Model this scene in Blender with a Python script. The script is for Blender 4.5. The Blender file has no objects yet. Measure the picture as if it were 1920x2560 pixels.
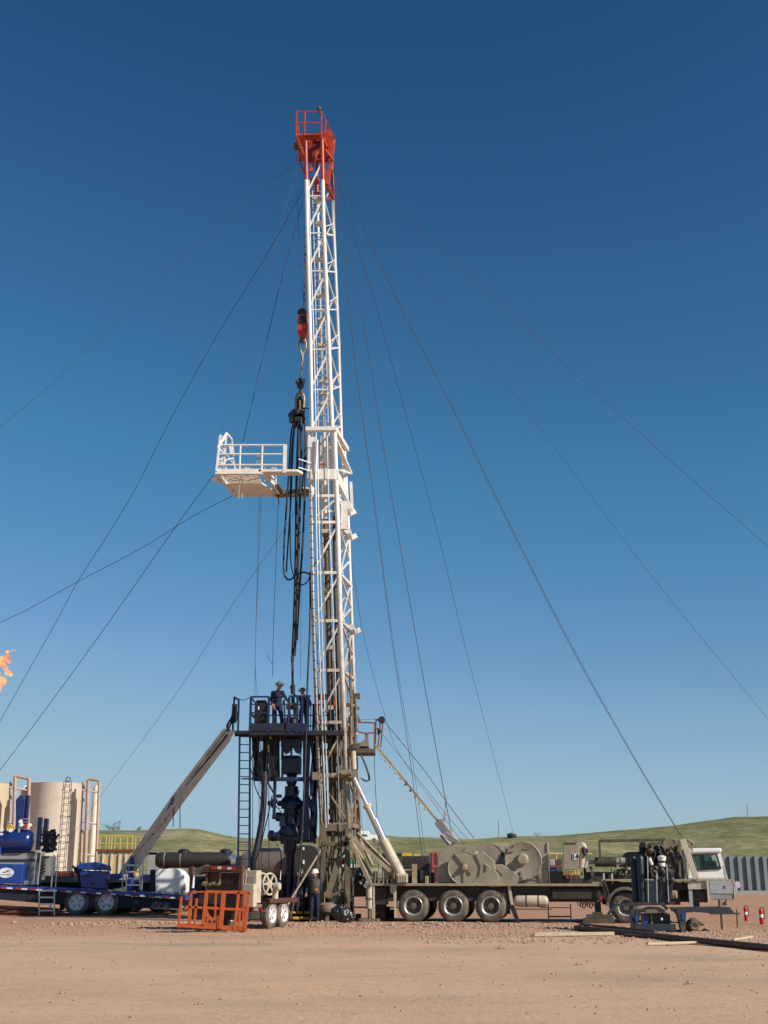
import bpy, bmesh, math, random
from mathutils import Vector, Matrix
R = math.radians
rnd = random.Random(7)
sc = bpy.context.scene
col = sc.collection
# ---------------------------------------------------------------- camera
F = 2950.0; TH = R(17.05); H = 1.65            # focal length in px of a 1920x2560 picture
cd = bpy.data.cameras.new('camera'); cam = bpy.data.objects.new('camera', cd); col.objects.link(cam)
cam.location = (0, 0, H); cam.rotation_euler = (R(90) + TH, 0, 0)
cd.sensor_fit = 'VERTICAL'; cd.sensor_height = 24.0; cd.lens = 24.0 * F / 2560.0
cd.clip_end = 6000; cd.clip_start = 0.1
sc.camera = cam
# ---------------------------------------------------------------- light
SUN_EL = R(33); SUN_AZ = R(58)                  # azimuth from -Y (behind the camera) towards +X
sdir = Vector((math.sin(SUN_AZ) * math.cos(SUN_EL), -math.cos(SUN_AZ) * math.cos(SUN_EL), math.sin(SUN_EL)))
w = bpy.data.worlds.new('World'); sc.world = w; w.use_nodes = True
nt = w.node_tree; nt.nodes.clear()
out = nt.nodes.new('ShaderNodeOutputWorld'); bg = nt.nodes.new('ShaderNodeBackground')
sky = nt.nodes.new('ShaderNodeTexSky'); sky.sky_type = 'NISHITA'; sky.sun_disc = False
sky.sun_elevation = SUN_EL; sky.sun_rotation = math.atan2(sdir.x, sdir.y)
sky.altitude = 900; sky.air_density = 1.0; sky.dust_density = 0.35; sky.ozone_density = 2.6
sp = nt.nodes.new('ShaderNodeSeparateColor'); cb = nt.nodes.new('ShaderNodeCombineColor'); nt.links.new(sky.outputs[0], sp.inputs[0])
EXPO = 0.2
cv = nt.nodes.new('ShaderNodeRGBCurve'); sc2 = nt.nodes.new('ShaderNodeVectorMath'); sc2.operation = 'SCALE'; sc2.inputs['Scale'].default_value = 1 / .075 / 2 ** EXPO
SC = [[(.0194, .0152), (.0296, .032), (.0612, .070), (.133, .162), (.18, .225), (.25, .275), (.366, .342)], [(.087, .0740), (.117, .120), (.184, .216), (.319, .337), (.36, .385), (.45, .445), (.539, .497)], [(.198, .190), (.258, .270), (.372, .402), (.50, .497), (.558, .533), (.623, .595), (.72, .62), (.98, .64)]]
for k, (g_, mu, cap) in enumerate(((1.505, 0.485, 0.37), (1.10, 0.977, 0.55), (1.18, 0.996, 0.75))):   # the camera's deeper, steeper blue
    pw = nt.nodes.new('ShaderNodeMath'); pw.operation = 'POWER'; pw.inputs[1].default_value = g_
    ml = nt.nodes.new('ShaderNodeMath'); ml.operation = 'MULTIPLY'; ml.inputs[1].default_value = mu * .075
    mn_ = nt.nodes.new('ShaderNodeMath'); mn_.operation = 'SMOOTH_MIN'; mn_.inputs[1].default_value = cap; mn_.inputs[2].default_value = 0.075
    nt.links.new(sp.outputs[k], pw.inputs[0]); nt.links.new(pw.outputs[0], ml.inputs[0]); nt.links.new(ml.outputs[0], mn_.inputs[0]); nt.links.new(mn_.outputs[0], cb.inputs[k])
    cu = cv.mapping.curves[k]; cu.points[0].location = (0, 0); cu.points[1].location = (1, 1)
    for x_, y_ in SC[k]: cu.points.new(x_, y_)
    for p_ in cu.points: p_.handle_type = 'VECTOR'
cv.mapping.update()
nt.links.new(cb.outputs[0], cv.inputs['Color']); nt.links.new(cv.outputs[0], sc2.inputs[0]); nt.links.new(sc2.outputs[0], bg.inputs[0])
bg.inputs[1].default_value = 0.075
nt.links.new(bg.outputs[0], out.inputs[0])
sl = bpy.data.lights.new('sun', 'SUN'); sl.energy = 4.9; sl.angle = R(0.5); sl.color = (1.0, 0.92, 0.80)
so = bpy.data.objects.new('sun', sl); col.objects.link(so)
so.rotation_euler = sdir.to_track_quat('Z', 'Y').to_euler(); so.location = (30, -20, 40)
sc.view_settings.view_transform = 'Standard'; sc.view_settings.look = 'None'
sc.view_settings.exposure = EXPO; sc.view_settings.gamma = 1.0
# ---------------------------------------------------------------- picture -> place
def P(px, py, Y):
    u = (px - 960) / F; v = -(py - 1280) / F
    t = Y / (math.cos(TH) - v * math.sin(TH))
    return Vector((u * t, Y, H + t * (math.sin(TH) + v * math.cos(TH))))
def GY(py):
    v = -(py - 1280) / F
    return -H * (math.cos(TH) - v * math.sin(TH)) / (math.sin(TH) + v * math.cos(TH))
def G(px, py):
    p = P(px, py, GY(py)); p.z = 0; return p
def MP(py, Y):                                   # metres per pixel
    v = -(py - 1280) / F
    return Y / (math.cos(TH) - v * math.sin(TH)) / F
# ---------------------------------------------------------------- materials
M = {}
def mat(name, c, rough=0.6, metal=0.0, var=0.25, scale=5.0, dirt=None, damt=0.5, bump=0.0, spec=0.5, zgrad=None, stretch=(1, 1, 1), coat=0.0):
    m = bpy.data.materials.new(name); m.use_nodes = True; t = m.node_tree; N = t.nodes; L = t.links
    b = N['Principled BSDF']; b.inputs['Roughness'].default_value = rough; b.inputs['Metallic'].default_value = metal
    b.inputs['Specular IOR Level'].default_value = spec
    if coat: b.inputs['Coat Weight'].default_value = coat
    tc = N.new('ShaderNodeTexCoord'); mp = N.new('ShaderNodeMapping'); mp.inputs['Scale'].default_value = stretch
    L.new(tc.outputs['Object'], mp.inputs[0])
    n = N.new('ShaderNodeTexNoise'); n.inputs['Scale'].default_value = scale; n.inputs['Detail'].default_value = 6; n.inputs['Roughness'].default_value = 0.65
    L.new(mp.outputs[0], n.inputs['Vector'])
    r = N.new('ShaderNodeMapRange'); r.inputs[1].default_value = 0.3; r.inputs[2].default_value = 0.7
    L.new(n.outputs[0], r.inputs[0])
    mx = N.new('ShaderNodeMix'); mx.data_type = 'RGBA'
    mx.inputs[6].default_value = (*[k * (1 - var) for k in c], 1); mx.inputs[7].default_value = (*[min(1, k * (1 + var * 0.35)) for k in c], 1)
    L.new(r.outputs[0], mx.inputs[0]); last = mx.outputs[2]
    if dirt:
        n2 = N.new('ShaderNodeTexNoise'); n2.inputs['Scale'].default_value = scale * 0.45; n2.inputs['Detail'].default_value = 9; n2.inputs['Roughness'].default_value = 0.7
        L.new(mp.outputs[0], n2.inputs['Vector'])
        r2 = N.new('ShaderNodeMapRange'); r2.inputs[1].default_value = 0.62 - damt * 0.3; r2.inputs[2].default_value = 0.78 - damt * 0.2; r2.inputs[4].default_value = min(1, damt * 1.4)
        L.new(n2.outputs[0], r2.inputs[0])
        m2 = N.new('ShaderNodeMix'); m2.data_type = 'RGBA'; m2.inputs[7].default_value = (*dirt, 1)
        L.new(r2.outputs[0], m2.inputs[0]); L.new(last, m2.inputs[6]); last = m2.outputs[2]
    if zgrad:                                      # grime that fades out with height: (colour, z low, z high)
        gc, z0, z1 = zgrad
        ge = N.new('ShaderNodeNewGeometry'); sx = N.new('ShaderNodeSeparateXYZ'); L.new(ge.outputs['Position'], sx.inputs[0])
        ad = N.new('ShaderNodeMath'); ad.operation = 'MULTIPLY_ADD'; ad.inputs[1].default_value = 9; L.new(n.outputs[0], ad.inputs[0]); L.new(sx.outputs[2], ad.inputs[2])
        r3 = N.new('ShaderNodeMapRange'); r3.inputs[1].default_value = z0 + 4.5; r3.inputs[2].default_value = z1 + 4.5; r3.inputs[3].default_value = 1; r3.inputs[4].default_value = 0
        L.new(ad.outputs[0], r3.inputs[0])
        m3 = N.new('ShaderNodeMix'); m3.data_type = 'RGBA'; m3.inputs[7].default_value = (*gc, 1)
        L.new(r3.outputs[0], m3.inputs[0]); L.new(last, m3.inputs[6]); last = m3.outputs[2]
    L.new(last, b.inputs['Base Color'])
    if bump:
        bp = N.new('ShaderNodeBump'); bp.inputs['Strength'].default_value = bump; bp.inputs['Distance'].default_value = 0.03
        L.new(n.outputs[0], bp.inputs['Height']); L.new(bp.outputs[0], b.inputs['Normal'])
    M[name] = m; return m
DUST = (0.36, 0.25, 0.17)
mat('white_mast', (0.74, 0.72, 0.68), 0.45, var=0.12, scale=3, dirt=(0.42, 0.35, 0.27), damt=0.22, zgrad=((0.25, 0.175, 0.11), 4.0, 14.0))
mat('mast_brown', (0.25, 0.195, 0.135), 0.6, var=0.4, scale=4, dirt=(0.07, 0.045, 0.03), damt=0.5)
mat('foot_brown', (0.15, 0.115, 0.07), 0.7, var=0.5, scale=3, dirt=(0.05, 0.035, 0.02), damt=0.5)
mat('mast_dark', (0.11, 0.085, 0.06), 0.7, var=0.5, scale=4, dirt=(0.02, 0.017, 0.015), damt=0.5)
mat('board_white', (0.74, 0.71, 0.66), 0.5, var=0.15, scale=3, dirt=(0.40, 0.32, 0.24), damt=0.25)
mat('crown_dark', (0.24, 0.03, 0.015), 0.5, var=0.6, scale=5, dirt=(0.03, 0.012, 0.01), damt=0.55)
mat('crown_red', (0.44, 0.048, 0.020), 0.45, var=0.3, scale=4, dirt=(0.12, 0.03, 0.02), damt=0.3)
mat('block_red', (0.50, 0.045, 0.02), 0.45, var=0.35, scale=6, dirt=(0.04, 0.02, 0.015), damt=0.5)
mat('basket_orange', (0.46, 0.085, 0.018), 0.5, var=0.25, scale=5, dirt=(0.20, 0.08, 0.03), damt=0.3)
mat('orange_box', (0.62, 0.10, 0.025), 0.5, var=0.2)
mat('tan_paint', (0.32, 0.27, 0.195), 0.5, var=0.2, scale=3, dirt=(0.14, 0.10, 0.07), damt=0.32, bump=0.15)
mat('tan_rail', (0.38, 0.30, 0.20), 0.6, var=0.35, scale=4, dirt=(0.13, 0.08, 0.05), damt=0.4)
mat('cream_paint', (0.52, 0.46, 0.35), 0.55, var=0.2, scale=4, dirt=(0.2, 0.15, 0.1), damt=0.35)
mat('dark_frame', (0.045, 0.035, 0.028), 0.75, var=0.5, scale=4, dirt=(0.12, 0.085, 0.055), damt=0.3)
mat('black_metal', (0.018, 0.017, 0.018), 0.5, var=0.5, scale=5, dirt=(0.06, 0.045, 0.035), damt=0.3)
mat('engine_dark', (0.05, 0.045, 0.04), 0.6, var=0.6, scale=9, dirt=(0.15, 0.12, 0.09), damt=0.35)
mat('navy_steel', (0.008, 0.018, 0.075), 0.45, var=0.4, scale=4, dirt=(0.012, 0.013, 0.018), damt=0.4)
mat('navy_floor', (0.010, 0.013, 0.026), 0.6, var=0.4, scale=4, dirt=(0.03, 0.028, 0.025), damt=0.3)
mat('bop_navy', (0.005, 0.011, 0.042), 0.35, var=0.5, scale=7, dirt=(0.008, 0.008, 0.01), damt=0.4)
mat('trailer_blue', (0.022, 0.050, 0.25), 0.4, var=0.25, scale=3, dirt=(0.10, 0.08, 0.07), damt=0.12)
mat('box_blue', (0.012, 0.050, 0.27), 0.4, var=0.2, scale=3, dirt=(0.02, 0.04, 0.12), damt=0.2, coat=0.2)
mat('pump_blue', (0.008, 0.024, 0.13), 0.28, var=0.3, scale=3, coat=0.3)
mat('trailer_under', (0.012, 0.014, 0.030), 0.7, var=0.4, dirt=(0.05, 0.035, 0.03), damt=0.25)
mat('jack_blue', (0.012, 0.022, 0.038), 0.55, var=0.4, scale=5, dirt=(0.13, 0.10, 0.08), damt=0.4)
mat('dark_teal', (0.012, 0.022, 0.034), 0.4, var=0.4, scale=5, dirt=(0.05, 0.045, 0.04), damt=0.2)
mat('pure_white', (0.80, 0.81, 0.80), 0.4, var=0.06, scale=2, dirt=(0.55, 0.52, 0.46), damt=0.12)
mat('cab_white', (0.86, 0.85, 0.83), 0.35, var=0.05, scale=2, dirt=(0.6, 0.52, 0.45), damt=0.12)
mat('tank_cream', (0.66, 0.55, 0.40), 0.55, var=0.10, scale=0.7)
mat('tank_tan', (0.62, 0.545, 0.455), 0.55, var=0.10, scale=0.7, dirt=(0.34, 0.26, 0.20), damt=0.15, stretch=(2, 2, 0.35))
mat('tank_pipe', (0.46, 0.33, 0.26), 0.6, var=0.25, scale=4)
mat('tank_yellow', (0.52, 0.40, 0.21), 0.6, var=0.2, scale=2, dirt=(0.30, 0.18, 0.09), damt=0.3)
mat('rail_yellow', (0.48, 0.42, 0.10), 0.5, var=0.2)
mat('rust', (0.20, 0.065, 0.03), 0.8, var=0.5, scale=5)
mat('grey_panel', (0.30, 0.30, 0.285), 0.6, var=0.2, scale=2, dirt=(0.18, 0.15, 0.12), damt=0.3)
mat('slide_grey', (0.62, 0.57, 0.47), 0.6, var=0.35, scale=3, dirt=(0.20, 0.165, 0.12), damt=0.15)
mat('galv', (0.55, 0.57, 0.56), 0.35, metal=0.6, var=0.2, scale=6)
mat('chrome', (0.72, 0.70, 0.74), 0.22, metal=0.85, var=0.1, scale=3)
mat('rim_metal', (0.50, 0.49, 0.47), 0.38, metal=0.45, var=0.3, scale=8, dirt=(0.28, 0.22, 0.16), damt=0.35)
mat('rim_white', (0.66, 0.66, 0.66), 0.45, metal=0.2, var=0.25, scale=8, dirt=(0.3, 0.25, 0.2), damt=0.2)
mat('rim_dark', (0.16, 0.12, 0.09), 0.6, metal=0.1, var=0.4, scale=8)
mat('rubber', (0.060, 0.052, 0.044), 0.85, var=0.3, scale=8, dirt=(0.20, 0.155, 0.115), damt=0.75)
mat('hose_black', (0.008, 0.010, 0.022), 0.6, var=0.3, scale=12)
mat('cable', (0.05, 0.055, 0.07), 0.6, var=0.3, scale=2)
mat('cable_pale', (0.06, 0.075, 0.11), 0.6, var=0.2, scale=2)
mat('tanker_dark', (0.030, 0.026, 0.023), 0.5, var=0.25, scale=2, dirt=(0.065, 0.05, 0.04), damt=0.3)
mat('tanker_brown', (0.15, 0.115, 0.095), 0.45, var=0.2, scale=1.2, dirt=(0.07, 0.055, 0.045), damt=0.4)
mat('gen_brown', (0.11, 0.042, 0.028), 0.6, var=0.4, scale=5, dirt=(0.05, 0.03, 0.02), damt=0.4)
mat('red_paint', (0.50, 0.022, 0.018), 0.45, var=0.2, scale=4)
mat('red_marker', (0.42, 0.03, 0.03), 0.35, var=0.1)
mat('white_marker', (0.70, 0.70, 0.70), 0.35, var=0.1)
mat('yellow_paint', (0.62, 0.40, 0.04), 0.5, var=0.3)
mat('pipe_brown', (0.12, 0.058, 0.040), 0.7, var=0.4, scale=5, dirt=(0.16, 0.10, 0.07), damt=0.3)
mat('timber', (0.52, 0.42, 0.28), 0.8, var=0.25, scale=3, stretch=(1, 8, 8))
mat('wall_steel', (0.20, 0.235, 0.25), 0.5, metal=0.2, var=0.15, scale=1.2, dirt=(0.12, 0.11, 0.10), damt=0.25)
mat('glass', (0.05, 0.09, 0.085), 0.08, var=0.1, spec=0.8)
mat('skin', (0.34, 0.17, 0.10), 0.55, var=0.15)
mat('coverall', (0.010, 0.017, 0.055), 0.85, var=0.4, scale=14)
mat('coverall_dark', (0.014, 0.014, 0.022), 0.85, var=0.4, scale=14)
mat('vest_tan', (0.09, 0.075, 0.045), 0.85, var=0.5, scale=9)
mat('helmet_dark', (0.12, 0.12, 0.13), 0.25, var=0.1)
mat('boot', (0.02, 0.015, 0.012), 0.7)
mat('bag_black', (0.022, 0.026, 0.026), 0.22, var=0.4, scale=8, bump=0.5)
mat('green_paint', (0.02, 0.22, 0.13), 0.5)
mat('brass', (0.35, 0.27, 0.13), 0.45, metal=0.4, var=0.5, scale=9, dirt=(0.04, 0.035, 0.02), damt=0.5)
mat('sign_white', (0.78, 0.78, 0.78), 0.5, var=0.05)
mat('leaf', (0.055, 0.085, 0.035), 0.8, var=0.5, scale=1.5)
mat('bark', (0.12, 0.09, 0.06), 0.9)
mat('stone', (0.43, 0.285, 0.20), 0.9, var=0.4, scale=2.2, dirt=(0.30, 0.26, 0.22), damt=0.4)
mat('wet_mud', (0.10, 0.065, 0.045), 0.8, var=0.4)
def clear_glass():
    m = bpy.data.materials.new('clear_glass'); m.use_nodes = True; t = m.node_tree; N = t.nodes; L = t.links; N.clear()
    o = N.new('ShaderNodeOutputMaterial'); g = N.new('ShaderNodeBsdfGlossy'); g.inputs['Roughness'].default_value = 0.05; tr = N.new('ShaderNodeBsdfTransparent'); tr.inputs[0].default_value = (0.62, 0.74, 0.70, 1); mx = N.new('ShaderNodeMixShader'); fr_ = N.new('ShaderNodeFresnel'); fr_.inputs[0].default_value = 1.5
    L.new(fr_.outputs[0], mx.inputs[0]); L.new(tr.outputs[0], mx.inputs[1]); L.new(g.outputs[0], mx.inputs[2]); L.new(mx.outputs[0], o.inputs[0]); M['clear_glass'] = m
clear_glass()
def emit_flame():
    m = bpy.data.materials.new('flame'); m.use_nodes = True; t = m.node_tree; N = t.nodes; L = t.links; N.clear()
    o = N.new('ShaderNodeOutputMaterial'); e = N.new('ShaderNodeEmission'); tr = N.new('ShaderNodeBsdfTransparent'); mx = N.new('ShaderNodeMixShader')
    tc = N.new('ShaderNodeTexCoord'); n = N.new('ShaderNodeTexNoise'); n.inputs['Scale'].default_value = 0.9; n.inputs['Detail'].default_value = 3
    L.new(tc.outputs['Object'], n.inputs['Vector'])
    cr = N.new('ShaderNodeValToRGB'); cr.color_ramp.elements[0].position = 0.38; cr.color_ramp.elements[0].color = (1.0, 0.20, 0.09, 1)
    cr.color_ramp.elements[1].position = 0.62; cr.color_ramp.elements[1].color = (1.0, 0.66, 0.26, 1)
    L.new(n.outputs[0], cr.inputs[0]); L.new(cr.outputs[0], e.inputs[0]); e.inputs[1].default_value = 1.0
    lw = N.new('ShaderNodeLayerWeight'); lw.inputs[0].default_value = 0.5
    ma = N.new('ShaderNodeMath'); ma.operation = 'MULTIPLY_ADD'; ma.use_clamp = True; n3 = N.new('ShaderNodeTexNoise'); n3.inputs['Scale'].default_value = 1.6; L.new(tc.outputs['Object'], n3.inputs['Vector']); mb = N.new('ShaderNodeMath'); mb.operation = 'MULTIPLY_ADD'; mb.inputs[1].default_value = 1.6; mb.inputs[2].default_value = -0.62; L.new(n3.outputs[0], mb.inputs[0]); L.new(lw.outputs['Facing'], ma.inputs[0]); ma.inputs[1].default_value = 1.15; L.new(mb.outputs[0], ma.inputs[2]); L.new(ma.outputs[0], mx.inputs[0]); L.new(e.outputs[0], mx.inputs[1]); L.new(tr.outputs[0], mx.inputs[2]); L.new(mx.outputs[0], o.inputs[0])
    M['flame'] = m
emit_flame()
def dirt_ground():
    m = bpy.data.materials.new('dirt_ground'); m.use_nodes = True; t = m.node_tree; N = t.nodes; L = t.links; b = N['Principled BSDF']
    b.inputs['Roughness'].default_value = 0.95; b.inputs['Specular IOR Level'].default_value = 0.15
    g = N.new('ShaderNodeNewGeometry')
    def noise(sc_, det, stretch, ro=0.6):
        mp = N.new('ShaderNodeMapping'); mp.inputs['Scale'].default_value = stretch; L.new(g.outputs['Position'], mp.inputs[0])
        n = N.new('ShaderNodeTexNoise'); n.inputs['Scale'].default_value = sc_; n.inputs['Detail'].default_value = det; n.inputs['Roughness'].default_value = ro
        L.new(mp.outputs[0], n.inputs['Vector']); return n.outputs[0]
    def rng(x, a, b_, c=0, d=1):
        r = N.new('ShaderNodeMapRange'); r.inputs[1].default_value = a; r.inputs[2].default_value = b_; r.inputs[3].default_value = c; r.inputs[4].default_value = d
        L.new(x, r.inputs[0]); return r.outputs[0]
    def mix(f, a, c2):
        x = N.new('ShaderNodeMix'); x.data_type = 'RGBA'; L.new(f, x.inputs[0])
        for s, v in ((6, a), (7, c2)):
            if isinstance(v, tuple): x.inputs[s].default_value = (*v, 1)
            else: L.new(v, x.inputs[s])
        return x.outputs[2]
    c = mix(rng(noise(0.22, 5, (0.5, 1, 1)), 0.35, 0.65), (0.65, 0.42, 0.27), (0.57, 0.385, 0.26))
    # greyer, damper bands left by tyres and standing water, stretched along the road
    c = mix(rng(noise(0.15, 6, (0.5, 0.9, 1), 0.6), 0.47, 0.62, 0, 0.5), c, (0.40, 0.30, 0.215))
    c = mix(rng(noise(0.22, 6, (0.5, 1.0, 1), 0.62), 0.58, 0.68, 0, 0.6), c, (0.27, 0.245, 0.19))
    c = mix(rng(noise(1.1, 8, (0.6, 0.9, 1), 0.75), 0.50, 0.68, 0, 0.5), c, (0.46, 0.30, 0.19))
    c = mix(rng(noise(0.35, 7, (0.5, 0.8, 1), 0.7), 0.50, 0.68, 0, 0.3), c, (0.40, 0.27, 0.18))
    c = mix(rng(noise(0.35, 5, (0.4, 1.2, 1), 0.65), 0.52, 0.70, 0, 0.5), c, (0.68, 0.47, 0.33))
    c = mix(rng(noise(3.5, 10, (1, 1, 1), 0.8), 0.30, 0.50, 0.5, 0), c, (0.37, 0.245, 0.165))
    c = mix(rng(noise(26, 4, (1, 1, 1), 0.8), 0.62, 0.75, 0, 0.6), c, (0.60, 0.47, 0.36))
    # redder soil farther out
    sx = N.new('ShaderNodeSeparateXYZ'); L.new(g.outputs['Position'], sx.inputs[0])
    c = mix(rng(sx.outputs[1], 30, 44, 0, 0.8), c, (0.40, 0.21, 0.13))
    L.new(c, b.inputs['Base Color'])
    bp = N.new('ShaderNodeBump'); bp.inputs['Strength'].default_value = 0.8; bp.inputs['Distance'].default_value = 0.06
    ad = N.new('ShaderNodeMath'); ad.operation = 'ADD'; L.new(noise(7, 8, (1, 1, 1), 0.75), ad.inputs[0]); L.new(noise(0.9, 4, (0.6, 1.5, 1)), ad.inputs[1])
    L.new(ad.outputs[0], bp.inputs['Height']); L.new(bp.outputs[0], b.inputs['Normal'])
    M['dirt_ground'] = m
dirt_ground()
def grass_hill():
    m = bpy.data.materials.new('grass_hill'); m.use_nodes = True; t = m.node_tree; N = t.nodes; L = t.links; b = N['Principled BSDF']
    b.inputs['Roughness'].default_value = 0.95; b.inputs['Specular IOR Level'].default_value = 0.1
    g = N.new('ShaderNodeNewGeometry')
    def nz(s, st, d=6):
        mp = N.new('ShaderNodeMapping'); mp.inputs['Scale'].default_value = st; L.new(g.outputs['Position'], mp.inputs[0])
        n = N.new('ShaderNodeTexNoise'); n.inputs['Scale'].default_value = s; n.inputs['Detail'].default_value = d; n.inputs['Roughness'].default_value = 0.62
        L.new(mp.outputs[0], n.inputs['Vector']); return n.outputs[0]
    def ramp(x, els):
        r = N.new('ShaderNodeValToRGB'); L.new(x, r.inputs[0])
        while len(r.color_ramp.elements) < len(els): r.color_ramp.elements.new(0.5)
        for e, (p, c) in zip(r.color_ramp.elements, els): e.position = p; e.color = (*c, 1)
        return r.outputs[0]
    a = ramp(nz(0.055, (1, 0.5, 4.5), 9), [(0.3, (0.145, 0.150, 0.062)), (0.46, (0.205, 0.198, 0.098)), (0.56, (0.27, 0.245, 0.135)), (0.68, (0.42, 0.34, 0.23))])
    a2 = ramp(nz(0.55, (1, 0.5, 3), 8), [(0.35, (0.62, 0.66, 0.58)), (0.62, (1.15, 1.12, 1.1))])
    x = N.new('ShaderNodeMix'); x.data_type = 'RGBA'; x.blend_type = 'MULTIPLY'; x.inputs[0].default_value = 1
    L.new(a, x.inputs[6]); L.new(a2, x.inputs[7]); L.new(x.outputs[2], b.inputs['Base Color'])
    bp = N.new('ShaderNodeBump'); bp.inputs['Strength'].default_value = 0.5; bp.inputs['Distance'].default_value = 0.6
    L.new(nz(0.5, (1, 1, 1)), bp.inputs['Height']); L.new(bp.outputs[0], b.inputs['Normal'])
    M['grass_hill'] = m
grass_hill()
# ---------------------------------------------------------------- mesh helpers
def V(*a): return Vector(a)
def basis(d, up=None):
    d = d.normalized(); up = up or (V(0, 0, 1) if abs(d.z) < 0.9 else V(0, 1, 0))
    s = d.cross(up)
    if s.length < 1e-6: s = d.cross(V(1, 0, 0))
    s.normalize(); return s, s.cross(d).normalized(), d
class MB:
    def __init__(s): s.v = []; s.f = []; s.mi = []; s.m = 0; s.isl = []
    def add(s, vs, fs):
        b = len(s.v); s.v += [Vector(x) for x in vs]; s.f += [tuple(b + i for i in f) for f in fs]; s.mi += [s.m] * len(fs); s.isl.append((b, len(s.v), len(s.f) - len(fs), len(s.f))); return s
    def pieces(s):
        n = len(s.isl)
        if n < 2 or n > 400: return None
        bb = []
        for a, b, _, _ in s.isl:
            q = s.v[a:b]; bb.append(([min(p[i] for p in q) for i in range(3)], [max(p[i] for p in q) for i in range(3)]))
        sz = [max(h - l for l, h in zip(*x)) for x in bb]; root = list(range(n))
        def find(i):
            while root[i] != i: i = root[i]
            return i
        for i in range(n):
            for j in range(i + 1, n):
                g = math.sqrt(sum(max(0, bb[i][0][k] - bb[j][1][k], bb[j][0][k] - bb[i][1][k]) ** 2 for k in range(3)))
                if g <= max(.02, .49 * max(sz[i], sz[j])): root[find(i)] = find(j)
        gr = {}
        for i in range(n): gr.setdefault(find(i), []).append(i)
        return list(gr.values()) if len(gr) > 1 else None
    def box(s, x0, y0, z0, x1, y1, z1):
        x0, x1 = min(x0, x1), max(x0, x1); y0, y1 = min(y0, y1), max(y0, y1); z0, z1 = min(z0, z1), max(z0, z1)
        return s.add([(x0, y0, z0), (x1, y0, z0), (x1, y1, z0), (x0, y1, z0), (x0, y0, z1), (x1, y0, z1), (x1, y1, z1), (x0, y1, z1)],
                     [(0, 3, 2, 1), (4, 5, 6, 7), (0, 1, 5, 4), (1, 2, 6, 5), (2, 3, 7, 6), (3, 0, 4, 7)])
    def pb(s, x0, y0, x1, y1, Y, d):             # picture rectangle at depth Y, extruded d away from the camera
        xm, ym = (x0 + x1) / 2, (y0 + y1) / 2
        return s.box(P(x0, ym, Y).x, Y, P(xm, y1, Y).z, P(x1, ym, Y).x, Y + d, P(xm, y0, Y).z)
    def prism(s, pts, d):                         # pts: world points of the near face; extruded by vector d
        n = len(pts); d = Vector(d) if not isinstance(d, (int, float)) else V(0, d, 0)
        vs = [Vector(p) for p in pts] + [Vector(p) + d for p in pts]
        return s.add(vs, [tuple(range(n)), tuple(range(2 * n - 1, n - 1, -1))] + [((i + 1) % n, i, n + i, n + (i + 1) % n) for i in range(n)])
    def pp(s, pl, Y, d): return s.prism([P(a, b, Y) for a, b in pl], d)
    def bar(s, p, q, w, h=None, up=None):
        h = h or w; p = Vector(p); q = Vector(q); a, b, d = basis(q - p, up); vs = []
        for o in (p, q):
            for i, j in ((-1, -1), (1, -1), (1, 1), (-1, 1)): vs.append(o + a * i * w / 2 + b * j * h / 2)
        return s.add(vs, [(3, 2, 1, 0), (4, 5, 6, 7), (0, 1, 5, 4), (1, 2, 6, 5), (2, 3, 7, 6), (3, 0, 4, 7)])
    def tube(s, pts, r, n=8, caps=True):
        pts = [Vector(p) for p in pts]; rs = r if isinstance(r, (list, tuple)) else [r] * len(pts); vs = []; fs = []
        d0 = (pts[1] - pts[0]); a, b, _ = basis(d0)
        for i, p in enumerate(pts):
            if i == 0: d = pts[1] - p
            elif i == len(pts) - 1: d = p - pts[i - 1]
            else: d = (pts[i + 1] - p).normalized() + (p - pts[i - 1]).normalized()
            if d.length < 1e-9: d = V(0, 0, 1)
            d.normalize(); a = (a - d * a.dot(d))
            if a.length < 1e-6: a = basis(d)[0]
            a.normalize(); b = d.cross(a)
            for k in range(n):
                t = 2 * math.pi * k / n; vs.append(p + (a * math.cos(t) + b * math.sin(t)) * rs[i])
        for i in range(len(pts) - 1):
            for k in range(n): fs.append((i * n + k, i * n + (k + 1) % n, (i + 1) * n + (k + 1) % n, (i + 1) * n + k))
        if caps: fs.append(tuple(range(n - 1, -1, -1))); fs.append(tuple(range((len(pts) - 1) * n, len(pts) * n)))
        return s.add(vs, fs)
    def lathe(s, o, ax, prof, n=24, caps=True):
        o = Vector(o); a, b, d = basis(Vector(ax)); vs = []; fs = []
        for (h, r) in prof:
            for k in range(n):
                t = 2 * math.pi * k / n; vs.append(o + d * h + (a * math.cos(t) + b * math.sin(t)) * max(r, 1e-4))
        for i in range(len(prof) - 1):
            for k in range(n): fs.append((i * n + k, (i + 1) * n + k, (i + 1) * n + (k + 1) % n, i * n + (k + 1) % n))
        if caps: fs.append(tuple(range(n))); fs.append(tuple(range(len(prof) * n - 1, (len(prof) - 1) * n - 1, -1)))
        return s.add(vs, fs)
    def ball(s, c, r, n=10, m=7, sc3=(1, 1, 1)):
        c = Vector(c); vs = []; fs = []
        for i in range(1, m):
            ph = math.pi * i / m
            for k in range(n):
                t = 2 * math.pi * k / n; vs.append(c + V(r * sc3[0] * math.sin(ph) * math.cos(t), r * sc3[1] * math.sin(ph) * math.sin(t), r * sc3[2] * math.cos(ph)))
        vs.append(c + V(0, 0, r * sc3[2])); vs.append(c - V(0, 0, r * sc3[2])); T = len(vs) - 2
        for i in range(m - 2):
            for k in range(n): fs.append((i * n + k, (i + 1) * n + k, (i + 1) * n + (k + 1) % n, i * n + (k + 1) % n))
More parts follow.
